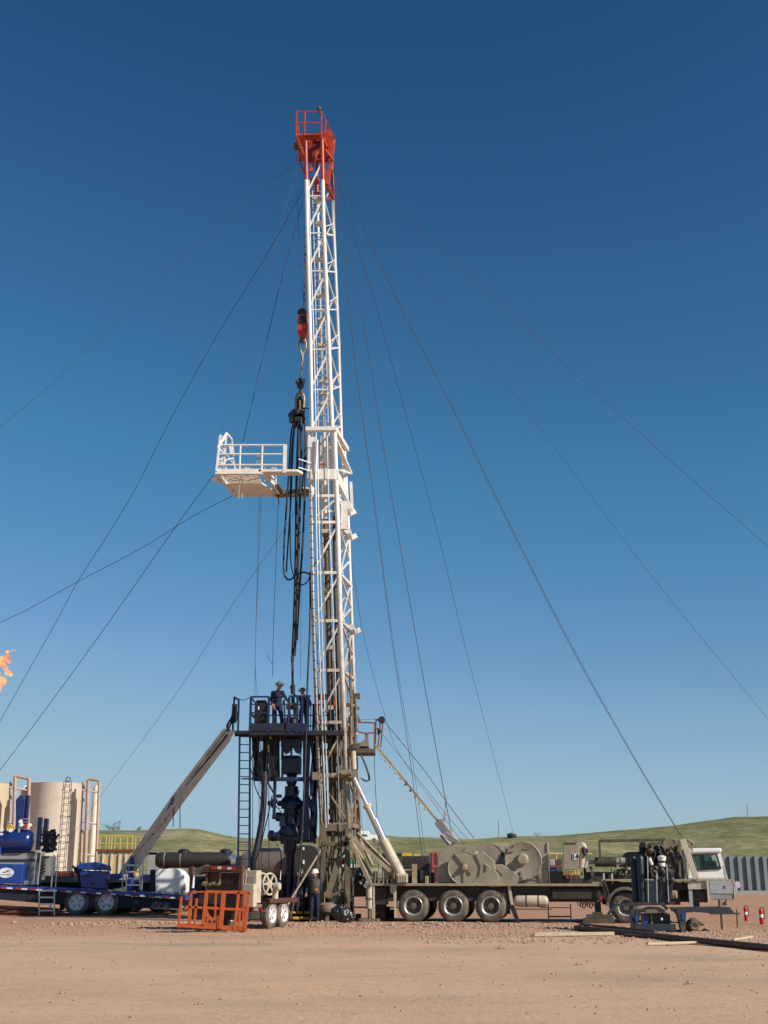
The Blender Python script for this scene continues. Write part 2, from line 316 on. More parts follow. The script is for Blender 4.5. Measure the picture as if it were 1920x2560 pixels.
        for k in range(n): fs.append((T, k, (k + 1) % n)); fs.append((T + 1, (m - 2) * n + (k + 1) % n, (m - 2) * n + k))
        return s.add(vs, fs)
    def build(s, name, m, parent=None, smooth=False, bevel=0, loc=None, split=True):
        gr = s.pieces() if (parent and split) else None
        if gr:                                     # pieces that stand apart become parts of their own
            res = []
            for g_ in gr:
                q = MB()
                for i in g_:
                    a, b, c, d = s.isl[i]; k0 = len(q.v); q.v += s.v[a:b]; q.f += [tuple(x - a + k0 for x in f) for f in s.f[c:d]]; q.mi += s.mi[c:d]
                res.append((len(q.v), q))
            res.sort(key=lambda t: -t[0]); os_ = [q.build(name, m, parent, smooth, bevel, loc, False) for _, q in res]
            return os_[0]
        off = org(parent) if parent else None
        if off is None:
            if loc is None:
                zs = min(p.z for p in s.v); n = len(s.v); loc = V(sum(p.x for p in s.v) / n, sum(p.y for p in s.v) / n, zs)
            off = Vector(loc)
        me = bpy.data.meshes.new(name); me.from_pydata([tuple(p - off) for p in s.v], [], s.f)
        for mm in (m if isinstance(m, (list, tuple)) else [m]): me.materials.append(M[mm])
        for i, k in enumerate(s.mi): me.polygons[i].material_index = k
        bm = bmesh.new(); bm.from_mesh(me); bmesh.ops.recalc_face_normals(bm, faces=bm.faces[:]); bm.to_mesh(me); bm.free()
        o = bpy.data.objects.new(name, me); col.objects.link(o)
        if parent: o.parent = parent
        else: o.location = off; ORG[o.name] = off
        if smooth: smooth_angle(me)
        if bevel:
            bv = o.modifiers.new('bevel', 'BEVEL'); bv.width = bevel; bv.segments = 2; bv.limit_method = 'ANGLE'; bv.angle_limit = R(50)
        return o
def smooth_angle(me, ang=40):
    for p in me.polygons: p.use_smooth = True
    bm = bmesh.new(); bm.from_mesh(me)
    for e in bm.edges:
        if len(e.link_faces) == 2 and e.calc_face_angle(0) > R(ang): e.smooth = False
    bm.to_mesh(me); bm.free()
ORG = {}
def org(o):
    while o.parent: o = o.parent
    return ORG[o.name]
def thing(name, label, cat, loc, group=None, rz=0):
    o = bpy.data.objects.new(name, None); col.objects.link(o); o.location = loc; o.rotation_euler = (0, 0, rz); o.empty_display_size = 0.3
    ORG[o.name] = Vector(loc); return tag(o, label, cat, group)
def tag(o, label, cat, group=None, kind=None):
    o['label'] = label; o['category'] = cat
    if group: o['group'] = group
    if kind: o['kind'] = kind
    return o
def struct(o, kind='structure'): o['kind'] = kind; return o
def copy_at(o, loc, parent=None):                 # copy a tree; o's own location is replaced
    c = o.copy(); col.objects.link(c)
    if parent is not None: c.parent = parent
    if loc is not None: c.location = loc
    for ch in list(o.children): copy_at(ch, None, c)
    return c
def curve_pts(pl, n=6):                           # Catmull-Rom through picture/world points
    out_ = []; k = len(pl)
    for i in range(k - 1):
        p0 = pl[max(i - 1, 0)]; p1 = pl[i]; p2 = pl[i + 1]; p3 = pl[min(i + 2, k - 1)]
        for j in range(n):
            t = j / n
            out_.append(0.5 * ((2 * p1) + (p2 - p0) * t + (2 * p0 - 5 * p1 + 4 * p2 - p3) * t * t + (3 * p1 - p0 - 3 * p2 + p3) * t ** 3))
    out_.append(pl[-1]); return out_
def text_mesh(body, size, mname, parent, at, rz=0, bold=0.0):
    cu = bpy.data.curves.new('lettering', 'FONT'); cu.body = body; cu.size = size; cu.extrude = 0.004; cu.align_x = 'CENTER'; cu.align_y = 'CENTER'; cu.offset = bold
    tmp = bpy.data.objects.new('tmp', cu); col.objects.link(tmp); dg = bpy.context.evaluated_depsgraph_get(); dg.update()
    me = bpy.data.meshes.new_from_object(tmp.evaluated_get(dg)); bpy.data.objects.remove(tmp)
    me.materials.clear(); me.materials.append(M[mname])
    o = bpy.data.objects.new('lettering', me); col.objects.link(o); o.parent = parent
    o.location = Vector(at) - org(parent); o.rotation_euler = (R(90), 0, rz); return o
# ================================================================ SETTING
from mathutils import noise as mn
def gz(x, y):                                    # ground height
    z = 0.02 * mn.noise(V(x * 0.5, y * 0.5, 0)) + 0.012 * mn.noise(V(x * 2.1, y * 2.1, 3))
    b = math.exp(-((y - 40.9 + 0.12 * x) / 0.85) ** 2) * (1 / (1 + math.exp(-(x + 2.9) * 2.2))) * (1 / (1 + math.exp((x - 5.5) * 1.2)))
    z += b * (0.085 + 0.10 * mn.noise(V(x * 1.3, y * 1.3, 8)) + 0.05 * mn.noise(V(x * 4, y * 4, 1)))
    b2 = math.exp(-((y - 42.5) / 0.8) ** 2) * math.exp(-((x + 8.5) / 2.0) ** 2)
    return z + b2 * (0.06 + 0.1 * mn.noise(V(x * 2, y * 2, 5)))
def grid(xs, ys, fz, name, m):
    nx = len(xs); vs = []; fs = []
    for y in ys:
        for x in xs: vs.append((x, y, fz(x, y)))
    for j in range(len(ys) - 1):
        for i in range(nx - 1): fs.append((j * nx + i, j * nx + i + 1, (j + 1) * nx + i + 1, (j + 1) * nx + i))
    me = bpy.data.meshes.new(name); me.from_pydata(vs, [], fs); me.materials.append(M[m])
    for p in me.polygons: p.use_smooth = True
    o = bpy.data.objects.new(name, me); col.objects.link(o); return o
def frange(a, b, s): return [a + i * s for i in range(int((b - a) / s) + 1)]
xs = [-3000, -1000, -300, -120, -60, -35] + frange(-22, 24, 0.22) + [36, 60, 120, 300, 1000, 3000]
ys = [-300, -60, -10, 5] + frange(14, 34, 0.5) + frange(34.2, 47, 0.2) + [48, 50, 53, 56, 60, 66, 74, 85, 100, 130, 200, 400, 900, 3000]
struct(grid(xs, ys, lambda x, y: gz(x, y) if abs(x) < 25 and 10 < y < 50 else 0.0, 'ground', 'dirt_ground'))
RID = [(-500, 2078), (0, 2076), (240, 2079), (330, 2080), (400, 2077), (440, 2075), (490, 2076), (520, 2082), (560, 2091), (600, 2097), (650, 2101), (700, 2103), (800, 2098),
       (900, 2090), (960, 2092), (1000, 2095), (1060, 2095), (1100, 2097), (1190, 2100), (1240, 2097), (1300, 2094), (1400, 2092), (1500, 2083), (1600, 2077), (1700, 2068),
       (1780, 2058), (1850, 2048), (1920, 2045), (2000, 2042), (2600, 2050)]
def ridz(px, YR):
    for (a, b), (c, d) in zip(RID, RID[1:]):
        if a <= px <= c:
            return P(px, b + (d - b) * (px - a) / (c - a), YR).z
    return P(px, 2078, YR).z
def hills(name, Y0, YR, Y1, k, seed):
    vs = []; fs = []; cols = list(range(-3600, -500, 60)) + list(range(-500, 2600, 9)) + list(range(2600, 5600, 60)); rows = [Y0 + (Y1 - Y0) * (i / 44) ** 1.25 for i in range(45)]
    for Y in rows:
        for px in cols:
            X = (px - 960) / F * 0.957 * Y * 1.0
            s = min(1, max(0, (Y - Y0) / (YR - Y0))); s = s * s * (3 - 2 * s)
            z = ridz(px, YR) * k * s
            if Y > YR: z = ridz(px, YR) * k * (1 - 0.25 * (Y - YR) / (Y1 - YR))
            z += s * (0.7 * mn.noise(V(X * 0.03, Y * 0.03, seed)) + 0.35 * mn.noise(V(X * 0.11, Y * 0.11, seed))) * (0.4 if abs(Y - YR) < 25 else 1)
            if Y == rows[0]: z = -0.4
            vs.append((X, Y, z))
    n = len(cols)
    for j in range(len(rows) - 1):
        for i in range(n - 1): fs.append((j * n + i, j * n + i + 1, (j + 1) * n + i + 1, (j + 1) * n + i))
    me = bpy.data.meshes.new(name); me.from_pydata(vs, [], fs); me.materials.append(M['grass_hill'])
    for p in me.polygons: p.use_smooth = True
    o = bpy.data.objects.new(name, me); col.objects.link(o); struct(o); return o
hills('hills', 118, 330, 620, 1.0, 2)
# rubble: stones of the loose bank and strays over the yard
g = MB()
def stone(x, y, r, zb=None):
    c = V(x, y, (gz(x, y) if zb is None else zb) + r * 0.25); n = 6; vs = []; fs = []
    for i, (h, q) in enumerate(((-0.5, 0.75), (0.1, 1.0), (0.62, 0.55))):
        for k in range(n):
            t = 2 * math.pi * (k + 0.3 * i) / n; e = r * q * rnd.uniform(0.7, 1.25); vs.append(c + V(e * math.cos(t), e * math.sin(t) * 0.8, r * h * rnd.uniform(0.75, 1.1)))
    for i in range(2):
        for k in range(n): fs.append((i * n + k, i * n + (k + 1) % n, (i + 1) * n + (k + 1) % n, (i + 1) * n + k))
    fs.append(tuple(range(2 * n, 3 * n))); g.add(vs, fs)
for i in range(3600):
    x = rnd.uniform(-4.5, 7.5); y = 40.9 - 0.12 * x + rnd.gauss(-0.1, 0.75); stone(x, y, abs(rnd.gauss(0, 0.022)) + 0.014)
for i in range(3800):
    x = rnd.uniform(-14, 14); y = rnd.triangular(30, 44, 41); stone(x, y, abs(rnd.gauss(0, 0.014)) + 0.010)
for i in range(1300):
    x = rnd.uniform(1, 12); y = rnd.uniform(31, 37.5); stone(x, y, abs(rnd.gauss(0, 0.017)) + 0.012)
for i in range(550):
    x = rnd.uniform(-10, 10); y = rnd.uniform(15, 34); stone(x, y, abs(rnd.gauss(0, 0.012)) + 0.008)
for i in range(500):
    x = rnd.gauss(-8.7, 1.4); y = rnd.gauss(42.5, 0.6); stone(x, y, abs(rnd.gauss(0, 0.03)) + 0.015)
o = g.build('gravel', 'stone', loc=V(0, 30, 0)); tag(o, 'loose reddish rubble and pebbles strewn over the dirt yard', 'gravel', kind='stuff')
def rock(px, py, r, label):
    p = G(px, py); g2 = MB(); gg = globals(); old = gg['g']; gg['g'] = g2
    for dx, dy, k in ((0, 0, 1), (r * 1.2, 0.03, 0.6), (-r * 1.1, -0.04, 0.5)): stone(p.x + dx, p.y + dy, r * k)
    gg['g'] = old; o = g2.build('dirt_clod', 'stone'); tag(o, label, 'dirt clod')
rock(1722, 2461, 0.055, 'reddish dirt clod on the right foreground, below the long brown pipe')
rock(498, 2512, 0.04, 'small dark dirt clod alone on the left foreground')
rock(154, 2485, 0.04, 'brown dirt clod at the far left of the foreground')
rock(1250, 2372, 0.07, 'earth clod with dry weed in front of the rear truck wheels')
rock(1446, 2413, 0.06, 'dark dirt clod on the dirt below the cream timber')

# ---------------------------------------------------------------- corrugated wall
t = thing('corrugated_wall', 'grey blue corrugated steel sheet wall behind the truck cab', 'wall', V(P(1700, 2237, 103).x, 103, 0))
m = MB(); x = P(1722, 2190, 103).x; xe = P(2300, 2190, 103).x; zt = P(1850, 2141, 103).z; pts = []
while x < xe:
    pts += [(x, 0), (x + 0.30, 0), (x + 0.38, 0.28), (x + 0.62, 0.28), (x + 0.70, 0)]; x += 0.70
vs = []; fs = []
for (a, b) in pts: vs += [V(a, 103 + b, 0.12), V(a, 103 + b, zt), V(a, 103.06 + b, zt), V(a, 103.06 + b, 0.12)]
for i in range(len(pts) - 1):
    for k in range(4): fs.append((4 * i + k, 4 * i + 4 + k, 4 * i + 4 + (k + 1) % 4, 4 * i + (k + 1) % 4))
m.add(vs, fs); m.build('corrugated_sheet', 'wall_steel', t)
m = MB(); m.box(P(1722, 2190, 103).x, 102.7, 0, xe, 102.96, 0.32); m.build('base_rail', 'grey_panel', t)
for px in (1735, 1860, 1990, 2150): MB().box(P(px, 2190, 103).x - .08, 103.4, 0, P(px, 2190, 103).x + .08, 103.56, zt - .2).build('wall_post', 'dark_frame', t)
# ---------------------------------------------------------------- far marks on the ridge
def post(px, y0, y1, Y, label, r=0.07):
    o = MB().tube([P(px, y0, Y), P(px, y1 + 6, Y)], r, 6).build('pole', 'bark'); tag(o, label, 'pole')
post(1246, 2052, 2096, 300, 'thin pole standing on the ridge left of the dark round stock tank')
post(1868, 2010, 2046, 300, 'thin pole on the crest of the green hill at far right')
YK = 290; a = P(1269, 2096, YK); b = P(1292, 2082, YK); tk = thing('stock_tank', 'dark green round tank on the ridge line above the drawworks', 'tank', V((a.x + b.x) / 2, YK + 1, a.z - .4))
cx = (a.x + b.x) / 2; rr = (b.x - a.x) / 2
MB().lathe(V(cx, YK + 1, a.z - .5), V(0, 0, 1), [(0, rr), (b.z - a.z + .3, rr), (b.z - a.z + .55, rr * .3)], 20).build('tank_shell', 'dark_teal', tk, smooth=True)
MB().lathe(V(cx, YK + 1, b.z - .3), V(0, 0, 1), [(0, rr * 1.04), (0.18, rr * 1.04)], 20).build('rim_band', 'grey_panel', tk)
def tree(px, py, Y, h, wd, label, n=700, group=None):
    b = P(px, py, Y); t = thing('tree', label, 'tree', b - V(0, 0, 0.4), group); r2 = random.Random(int(px))
    m = MB(); m.tube([b - V(0, 0, .4), b + V(0.1, 0, h * .35), b + V(0, 0, h * .75)], [h * .05, h * .035, h * .012], 6)
    for k in range(6):
        a = k * 1.05; m.tube([b + V(0, 0, h * .3), b + V(math.cos(a) * wd * .32, math.sin(a) * wd * .3, h * .62)], [h * .02, h * .006], 5)
    m.build('trunk', 'bark', t); m = MB()
    cl = [(r2.uniform(-.38, .38) * wd, r2.uniform(-.38, .38) * wd, h * r2.uniform(.3, .9), r2.uniform(.12, .24) * wd) for _ in range(9)]
    for i in range(n):
        c = cl[r2.randrange(9)]; p = b + V(c[0] + r2.gauss(0, c[3] * .55), c[1] + r2.gauss(0, c[3] * .55), c[2] + r2.gauss(0, c[3] * .4))
        s = h * .045; q = [V(r2.uniform(-1, 1), r2.uniform(-1, 1), r2.uniform(-1, 1)) * s for _ in range(3)]
        m.add([p + q[0], p + q[1], p + q[2]], [(0, 1, 2)])
    m.build('crown', 'leaf', t, split=False)
tree(281, 2082, 315, 2.9, 4.2, 'bushy dark green tree on the hill crest above the yellow railing')
tree(345, 2082, 315, 1.5, 2.8, 'low sparse tree on the hill crest beside the sloping grey slide')
tree(1345, 2094, 300, 1.3, 2.2, 'small dark shrub on the ridge right of the round stock tank', 300)
tree(1322, 2096, 300, 0.8, 1.6, 'tiny pale shrub on the ridge just left of the small dark shrub', 200)
# white pickup roof far behind the mast
t = thing('parked_vehicle', 'white vehicle far away on the ridge, seen past the foot of the mast', 'vehicle', P(912, 2100, 200) - V(0, 0, 1.0))
p0 = P(900, 2092, 200); L = P(926, 2092, 200).x - p0.x
m = MB(); m.prism([V(p0.x - 0.3, 200, p0.z - .5), V(p0.x + L + 1.4, 200, p0.z - .5), V(p0.x + L + 1.4, 200, p0.z + .25), V(p0.x + L, 200, p0.z + .35), V(p0.x + L * .8, 200, p0.z + .9), V(p0.x, 200, p0.z + .95), V(p0.x - .3, 200, p0.z + .3)], 1.8); m.build('body', 'cab_white', t, bevel=.06)
MB().pp([(0, 0)] * 0 or [(903, 2086), (917, 2086), (920, 2091), (903, 2091)], 199.97, 0.02).build('window', 'glass', t)
for k in (0.3, L + .6): MB().lathe(V(p0.x + k, 199.9, p0.z - .55), V(0, 1, 0), [(0, .36), (.25, .36)], 16).build('wheel', 'rubber', t)

# ---------------------------------------------------------------- flare
Yf = 120; t = thing('flare_stack', 'tall flare stack at the left edge with an orange gas flame blowing', 'flare', V(P(-30, 1740, Yf).x, Yf, 0))
X0 = P(-26, 1740, Yf).x; zt = P(0, 1742, Yf).z
MB().tube([V(X0, Yf, 0), V(X0, Yf, zt - 1.2), V(X0, Yf, zt)], [.22, .18, .3], 12).build('stack_pipe', 'mast_dark', t, smooth=True)
m = MB(); r3 = random.Random(4)
for (a, b, r) in ((-26, 1738, 14), (-14, 1726, 15), (-6, 1712, 14), (4, 1700, 11), (11, 1706, 6), (-20, 1700, 15), (-6, 1685, 7), (14, 1672, 6), (20, 1682, 8), (27, 1688, 5), (8, 1662, 8), (-4, 1658, 12), (-18, 1668, 16), (14, 1650, 8), (20, 1640, 6), (18, 1630, 5), (30, 1627, 3), (38, 1626, 2.4), (6, 1645, 8), (-12, 1640, 12), (24, 1655, 5)):
    m.ball(P(a, b, Yf + r3.uniform(-.4, .4)), r * MP(b, Yf), 14, 9, (1.1, .9, 1.0))
fo = m.build('flame', 'flame', t, smooth=True)
tx = bpy.data.textures.new('lick', 'CLOUDS'); tx.noise_scale = 0.35
dm = fo.modifiers.new('sub', 'SUBSURF'); dm.levels = dm.render_levels = 1
dm = fo.modifiers.new('lick', 'DISPLACE'); dm.texture = tx; dm.strength = 0.35; dm.texture_coords = 'GLOBAL'
# ================================================================ WHEELS
def wheel_mesh(parent, c, Rr, w, rim, deep=0.5, rimm='rim_metal', name='wheel', yaw=0.0, dish='rim_metal'):
    """wheel with its axle along local Y, outer face towards -Y; c is relative to the parent"""
    m = MB(); pr = [(0.05 * w, rim), (-.0, rim * 1.06), (0.0, Rr * .80), (.05 * w, Rr * .90), (.12 * w, Rr * .965), (.22 * w, Rr)]
    prof = pr + [(w - h, r) for h, r in reversed(pr)]
    m.lathe((0, 0, 0), (0, 1, 0), prof, 36, caps=False)
    for k in range(40):                           # tread lugs
        a = 2 * math.pi * k / 40; d = V(math.cos(a), 0, math.sin(a)); s = V(-math.sin(a), 0, math.cos(a)) * Rr * .035
        for y0, y1 in ((.14 * w, .42 * w), (.58 * w, .86 * w)):
            q = [d * (Rr * .975) + s + V(0, y0, 0), d * (Rr * .975) - s + V(0, y0, 0), d * (Rr * .975) - s + V(0, y1, 0), d * (Rr * .975) + s + V(0, y1, 0)]
            m.prism(q, d * Rr * .05)
    ORG['_tmp'] = V(0, 0, 0)
    o = m.build(name, 'rubber', None, smooth=True, loc=V(0, 0, 0)); o.parent = parent; o.location = c; o.rotation_euler = (0, 0, yaw)
    m = MB(); dd = deep * w
    m.lathe((0, 0, 0), (0, 1, 0), [(.02 * w, rim * 1.03), (-.01 * w, rim * .99), (.05 * w, rim * .90), (dd, rim * .80)], 32, caps=False); m.m = 2
    m.lathe((0, 0, 0), (0, 1, 0), [(dd, rim * .80), (dd, rim * .42), (dd * .75, rim * .38), (dd * .25, rim * .30), (dd * .2, rim * .10), (dd * .2, 0.001)], 32, caps=False)
    for k in range(10):
        a = 2 * math.pi * k / 10; m.lathe(V(math.cos(a) * rim * .36, dd * .55, math.sin(a) * rim * .36), (0, 1, 0), [(0, rim * .035), (dd * .5, rim * .035)], 6)
    m.m = 1
    for k in range(5):
        a = 2 * math.pi * (k + .3) / 5; m.lathe(V(math.cos(a) * rim * .62, dd - .012, math.sin(a) * rim * .62), (0, 1, 0), [(0, rim * .11), (.01, rim * .11)], 10)
    r_ = m.build('rim', [rimm, 'black_metal', dish], None, smooth=True, loc=V(0, 0, 0)); r_.parent = o
    return o
# ================================================================ DERRICK
YN, YB = 45.0, 47.1
def leg(pl, Y): return [P(a, b, Y) for a, b in pl]
LEG = {
 'nf': leg([(805, 2085), (797, 1940), (784, 1600), (778, 1300), (772, 1078)], YN),
 'nb': leg([(873, 2085), (866, 1940), (852, 1600), (844, 1300), (836, 1078)], YN),
 'ff': leg([(832, 2100), (826, 1940), (817, 1600), (806, 1300), (799, 1105)], YB),
 'fb': leg([(898, 2100), (892, 1940), (881, 1600), (870, 1300), (860, 1105)], YB)}
UP = {
 'nf': leg([(781, 1250), (779, 1075), (776, 860), (768, 560), (764, 350)], YN + .12),
 'nb': leg([(838, 1250), (831, 1075), (822, 860), (809, 560), (805, 350)], YN + .12),
 'ff': leg([(815, 1250), (812, 1075), (803, 860), (795, 560), (791, 380)], YB - .2),
 'fb': leg([(862, 1250), (853, 1075), (847, 860), (834, 560), (829, 380)], YB - .2)}
def at(pl, z):
    q = sorted(pl, key=lambda p: p.z)
    for a, b in zip(q, q[1:]):
        if z <= b.z: return a + (b - a) * ((z - a.z) / (b.z - a.z))
    a, b = q[-2], q[-1]; return a + (b - a) * ((z - a.z) / (b.z - a.z))
def zof(py, Y=YN): return P(960, py, Y).z
base = V(P(850, 2200, 46).x, 46, 1.4)
dk = thing('derrick', 'tall white telescoping lattice mast with red top rising over the rig truck', 'derrick', base)
ZR = zof(447)                                     # the red paint starts here
for key, r in (('nf', .062), ('nb', .095), ('ff', .062), ('fb', .07)):
    m = MB(); m.tube(LEG[key], r, 12); m.build('mast_leg', 'white_mast', dk, smooth=True)
for key, r in (('nf', .085), ('nb', .085), ('ff', .06), ('fb', .068)):
    u = UP[key]; zr = ZR if key[0] == 'n' else zof(500, YB)
    m = MB(); lo = [p for p in u if p.z < zr] + [at(u, zr)]; m.tube(lo, r, 12); m.build('mast_leg', 'white_mast', dk, smooth=True)
    m = MB(); hi = [at(u, zr)] + [p for p in u if p.z > zr]; m.tube(hi, r * 1.01, 12); m.build('mast_leg', 'crown_red', dk, smooth=True)
# rack teeth on the near front leg of the lower section
m = MB(); z = zof(2040)
while z < zof(1100): p = at(LEG['nf'], z); m.lathe(p, (0, 0, 1), [(-.012, .074), (.012, .074)], 10); z += .34
m.build('locking_rack', 'mast_dark', dk)
def ring(T, z, s, mname='white_mast', name='cross_girt', ext=0.0, sides='nfb'):
    m = MB(); a, b, c, d = (at(T[k], z) for k in ('nf', 'nb', 'fb', 'ff'))
    m.bar(a, b + (b - a).normalized() * ext, s); m.bar(b, c + (c - b).normalized() * ext, s)
    if 'f' in sides: m.bar(c, d, s * .8)
    return m.build(name, mname, dk)
LZ = [zof(y) for y in (1240, 1306, 1432, 1552, 1676, 1806, 1938, 2062)]
for i, z in enumerate(LZ): ring(LEG, z, .11 if i < 6 else .15, 'white_mast', ext=.18)
# horns/rollers standing out of the back face
for z, k in ((LZ[0] - .05, 0), (LZ[1], 1), (LZ[3], 2)):
    p = at(LEG['fb'], z); m = MB(); m.tube([p - V(0, .9, 0), p + V(.05, .35, 0)], .13, 10)
    m.bar(p + V(0, .2, -.05), p + V(.32, .25, .12), .16, .2); m.build('rest_roller', 'white_mast', dk, smooth=True)
# diagonals of the lower section
m = MB()
seq = LZ
for i in range(len(seq) - 1):
    zt_, zb = seq[i], seq[i + 1]
    if i < 6: m.bar(at(LEG['nb'], zt_ - .1), at(LEG['nf'], zb + .15) + V(.1, 0, 0), .085, .06); m.bar(at(LEG['fb'], zt_ - .1), at(LEG['ff'], zb + .15), .07, .05)
    else: m.bar(at(LEG['nf'], zt_ - .1), at(LEG['nb'], zb + .1), .11, .07); m.bar(at(LEG['ff'], zt_ - .1), at(LEG['fb'], zb + .1), .09, .07)
m.build('side_bracing', 'white_mast', dk)
m = MB()
for i in range(len(seq) - 1):
    zt_, zb = seq[i], seq[i + 1]; zm = (zt_ + zb) / 2
    m.bar(at(LEG['nb'], zt_), at(LEG['fb'], zm), .075, .05); m.bar(at(LEG['fb'], zm), at(LEG['nb'], zb), .075, .05)
    m.bar(at(LEG['fb'], zt_), at(LEG['nb'], zb) + V(.05, .1, 0), .05, .04)
m.build('back_bracing', 'white_mast', dk)
# upper section bracing: about twenty bays
top = zof(395); z0 = zof(1075); nb_ = 7; m = MB(); m2 = MB(); m3 = MB(); m4 = MB()
for i in range(nb_):
    a = z0 + (top - z0) * i / nb_; b = z0 + (top - z0) * (i + 1) / nb_; mid = (a + b) / 2
    tgt = m3 if a > ZR - .6 else m; bk = m4 if a > ZR - 1.4 else m2
    tgt.bar(at(UP['nf'], a + .1), at(UP['nb'], b - .1), .07, .05)
    tgt.bar(at(UP['ff'], a + .1), at(UP['fb'], b - .1), .05, .04)
    tgt.bar(at(UP['nf'], a), at(UP['nb'], a), .045)
    bk.bar(at(UP['nb'], a), at(UP['fb'], mid), .075, .05); bk.bar(at(UP['fb'], mid), at(UP['nb'], b), .055, .045)
    bk.bar(at(UP['nb'], a + .3), at(UP['fb'], b - .3), .035, .03)
    bk.bar(at(UP['fb'], mid), at(UP['ff'], mid), .04)
m.build('side_bracing', 'white_mast', dk); m2.build('back_bracing', 'white_mast', dk)
if m3.v: m3.build('side_bracing', 'crown_red', dk)
if m4.v: m4.build('back_bracing', 'crown_red', dk)
# ladders
def ladder(pl, wv, r=.017, pitch=.3, rr=.011):
    m = MB(); A = pl; B = [p + wv for p in pl]; m.tube(A, r, 6); m.tube(B, r, 6)
    zs = min(p.z for p in A) + .1
    while zs < max(p.z for p in A): m.tube([at(A, zs), at(B, zs)], rr, 5); zs += pitch
    return m
ladder([P(796, 1075, 46.6), P(786, 640, 46.6), P(780, 450, 46.6)], V(.42, 0, 0)).build('climbing_ladder', 'white_mast', dk)
ladder([P(836, 2100, 46.4), P(822, 1640, 46.4), P(803, 1090, 46.4)], V(.44, 0, 0)).build('climbing_ladder', 'white_mast', dk)
# pipes and lines running down the mast
for pl, Y, r, mt in (([(789, 1100), (790, 1260), (798, 1600), (815, 2070)], 44.8, .030, 'galv'), ([(794, 1100), (796, 1260), (806, 1600), (821, 2070)], 44.85, .024, 'galv'),
                     ([(772, 450), (777, 640), (785, 860), (792, 1170)], 44.9, .024, 'white_mast'), ([(818, 1090), (822, 1260), (835, 1600), (850, 2080)], 44.75, .018, 'white_mast'),
                     ([(789, 1180), (793, 1100)], 44.8, .05, 'white_mast')):
    MB().tube(curve_pts([P(a, b, Y) for a, b in pl], 4), r, 8).build('standpipe', mt, dk, smooth=True)
# telescoping ram and its stabiliser collars inside the mast
m = MB(); ram = [P(838, 2080, 46.2), P(826, 1700, 46.2), P(814, 1300, 46.2), P(811, 1080, 46.2), P(803, 800, 46.2), P(797, 620, 46.2)]
m.tube(ram[2:4], .10, 10); m.tube(ram[3:], .065, 10); m.build('lift_ram', 'white_mast', dk, smooth=True); MB().tube(ram[:3], .115, 10).build('lift_ram', 'foot_brown', dk, smooth=True)
m = MB()
for py in (500, 560, 650, 740, 800, 865, 955, 985, 1010): c = at(ram, zof(py, 46.2)); m.box(c.x - .14, c.y - .14, c.z - .05, c.x + .14, c.y + .14, c.z + .05); m.bar(c, c + V(.22, -.25, .12), .05)
for py in (1180, 1330, 1480, 1620, 1770, 1940): c = at(ram, zof(py, 46.2)); m.box(c.x - .16, c.y - .16, c.z - .08, c.x + .16, c.y + .16, c.z + .08)
m.build('ram_collar', 'cream_paint', dk)
# drilling cables inside the mast
m = MB()
for i in range(5): m.tube([P(842 + i * 2.2, 2060, 46.0), P(836 + i * 2, 1500, 46.0), P(826 + i * 1.6, 1100, 46), P(813 + i * 1.4, 600, 46), P(806 + i, 380, 46)], .011, 5)
m.build('fast_line', 'cable', dk)
MB().tube([P(825, 1760, 46.6), P(833, 2080, 46.6)], .05, 8).build('dark_pipe', 'rust', dk, smooth=True); MB().tube([P(884, 1950, 46.9), P(893, 2085, 46.9)], .05, 8).build('dark_pipe', 'rust', dk, smooth=True)
MB().tube([P(836, 1290, 45.6), P(838, 1480, 45.7), P(852, 1900, 45.7), P(858, 2080, 45.7)], .07, 10).build('dark_pipe', 'engine_dark', dk, smooth=True)
# collar where the upper section leaves the lower one
m = MB(); z1 = zof(1075); z2 = zof(1092)
a, b, c, d = (at(LEG[k], z1) for k in ('nf', 'nb', 'fb', 'ff'))
m.bar(a + V(-.12, -.08, 0), b + V(.1, -.08, 0), .22, .16); m.bar(b + V(.05, 0, 0), c + V(.12, .25, 0), .16, .2); m.bar(d, c, .12)
m.build('collar_frame', 'board_white', dk, bevel=.01)
m = MB(); m.pb(769, 1092, 788, 1118, 44.86, .1); m.pb(769, 1118, 786, 1195, 44.9, .25); m.pb(800, 1090, 812, 1165, 46.6, .3)
m.pp([(800, 1172), (822, 1100), (829, 1168)], 45.25, .05); m.build('guide_plate', 'board_white', dk, bevel=.01)
m = MB(); m.pb(776, 1172, 838, 1198, 44.84, .18); m.build('collar_frame', 'board_white', dk, bevel=.012)
m = MB(); p = P(838, 1172, 44.9); q = P(838, 1198, 44.9); m.prism([p, q, V(p.x + .25, 47.5, q.z + .05), V(p.x + .25, 47.5, p.z)], (.12, 0, 0)); m.build('collar_frame', 'board_white', dk)
m = MB(); m.bar(at(LEG['nb'], zof(1095)), at(LEG['fb'], zof(1130)) + V(.2, .3, -.1), .18, .1); m.bar(at(LEG['fb'], zof(1130)) + V(.2, .3, -.1), at(LEG['nb'], zof(1175)) + V(.15, 0, 0), .12, .08)
m.bar(at(LEG['nb'], zof(1200)), at(LEG['fb'], zof(1235)) + V(.2, .3, 0), .14, .1); m.bar(at(LEG['fb'], zof(1160)) + V(.2, .2, 0), at(LEG['fb'], zof(1245)) + V(.2, .3, 0), .12); m.build('outrigger_frame', 'board_white', dk)
m = MB(); m.pb(852, 1252, 868, 1322, 45.1, .2); m.build('spool_housing', 'board_white', dk)
m = MB(); m.pb(799, 1158, 812, 1163, 44.83, .03); m.build('red_tag', 'crown_red', dk)
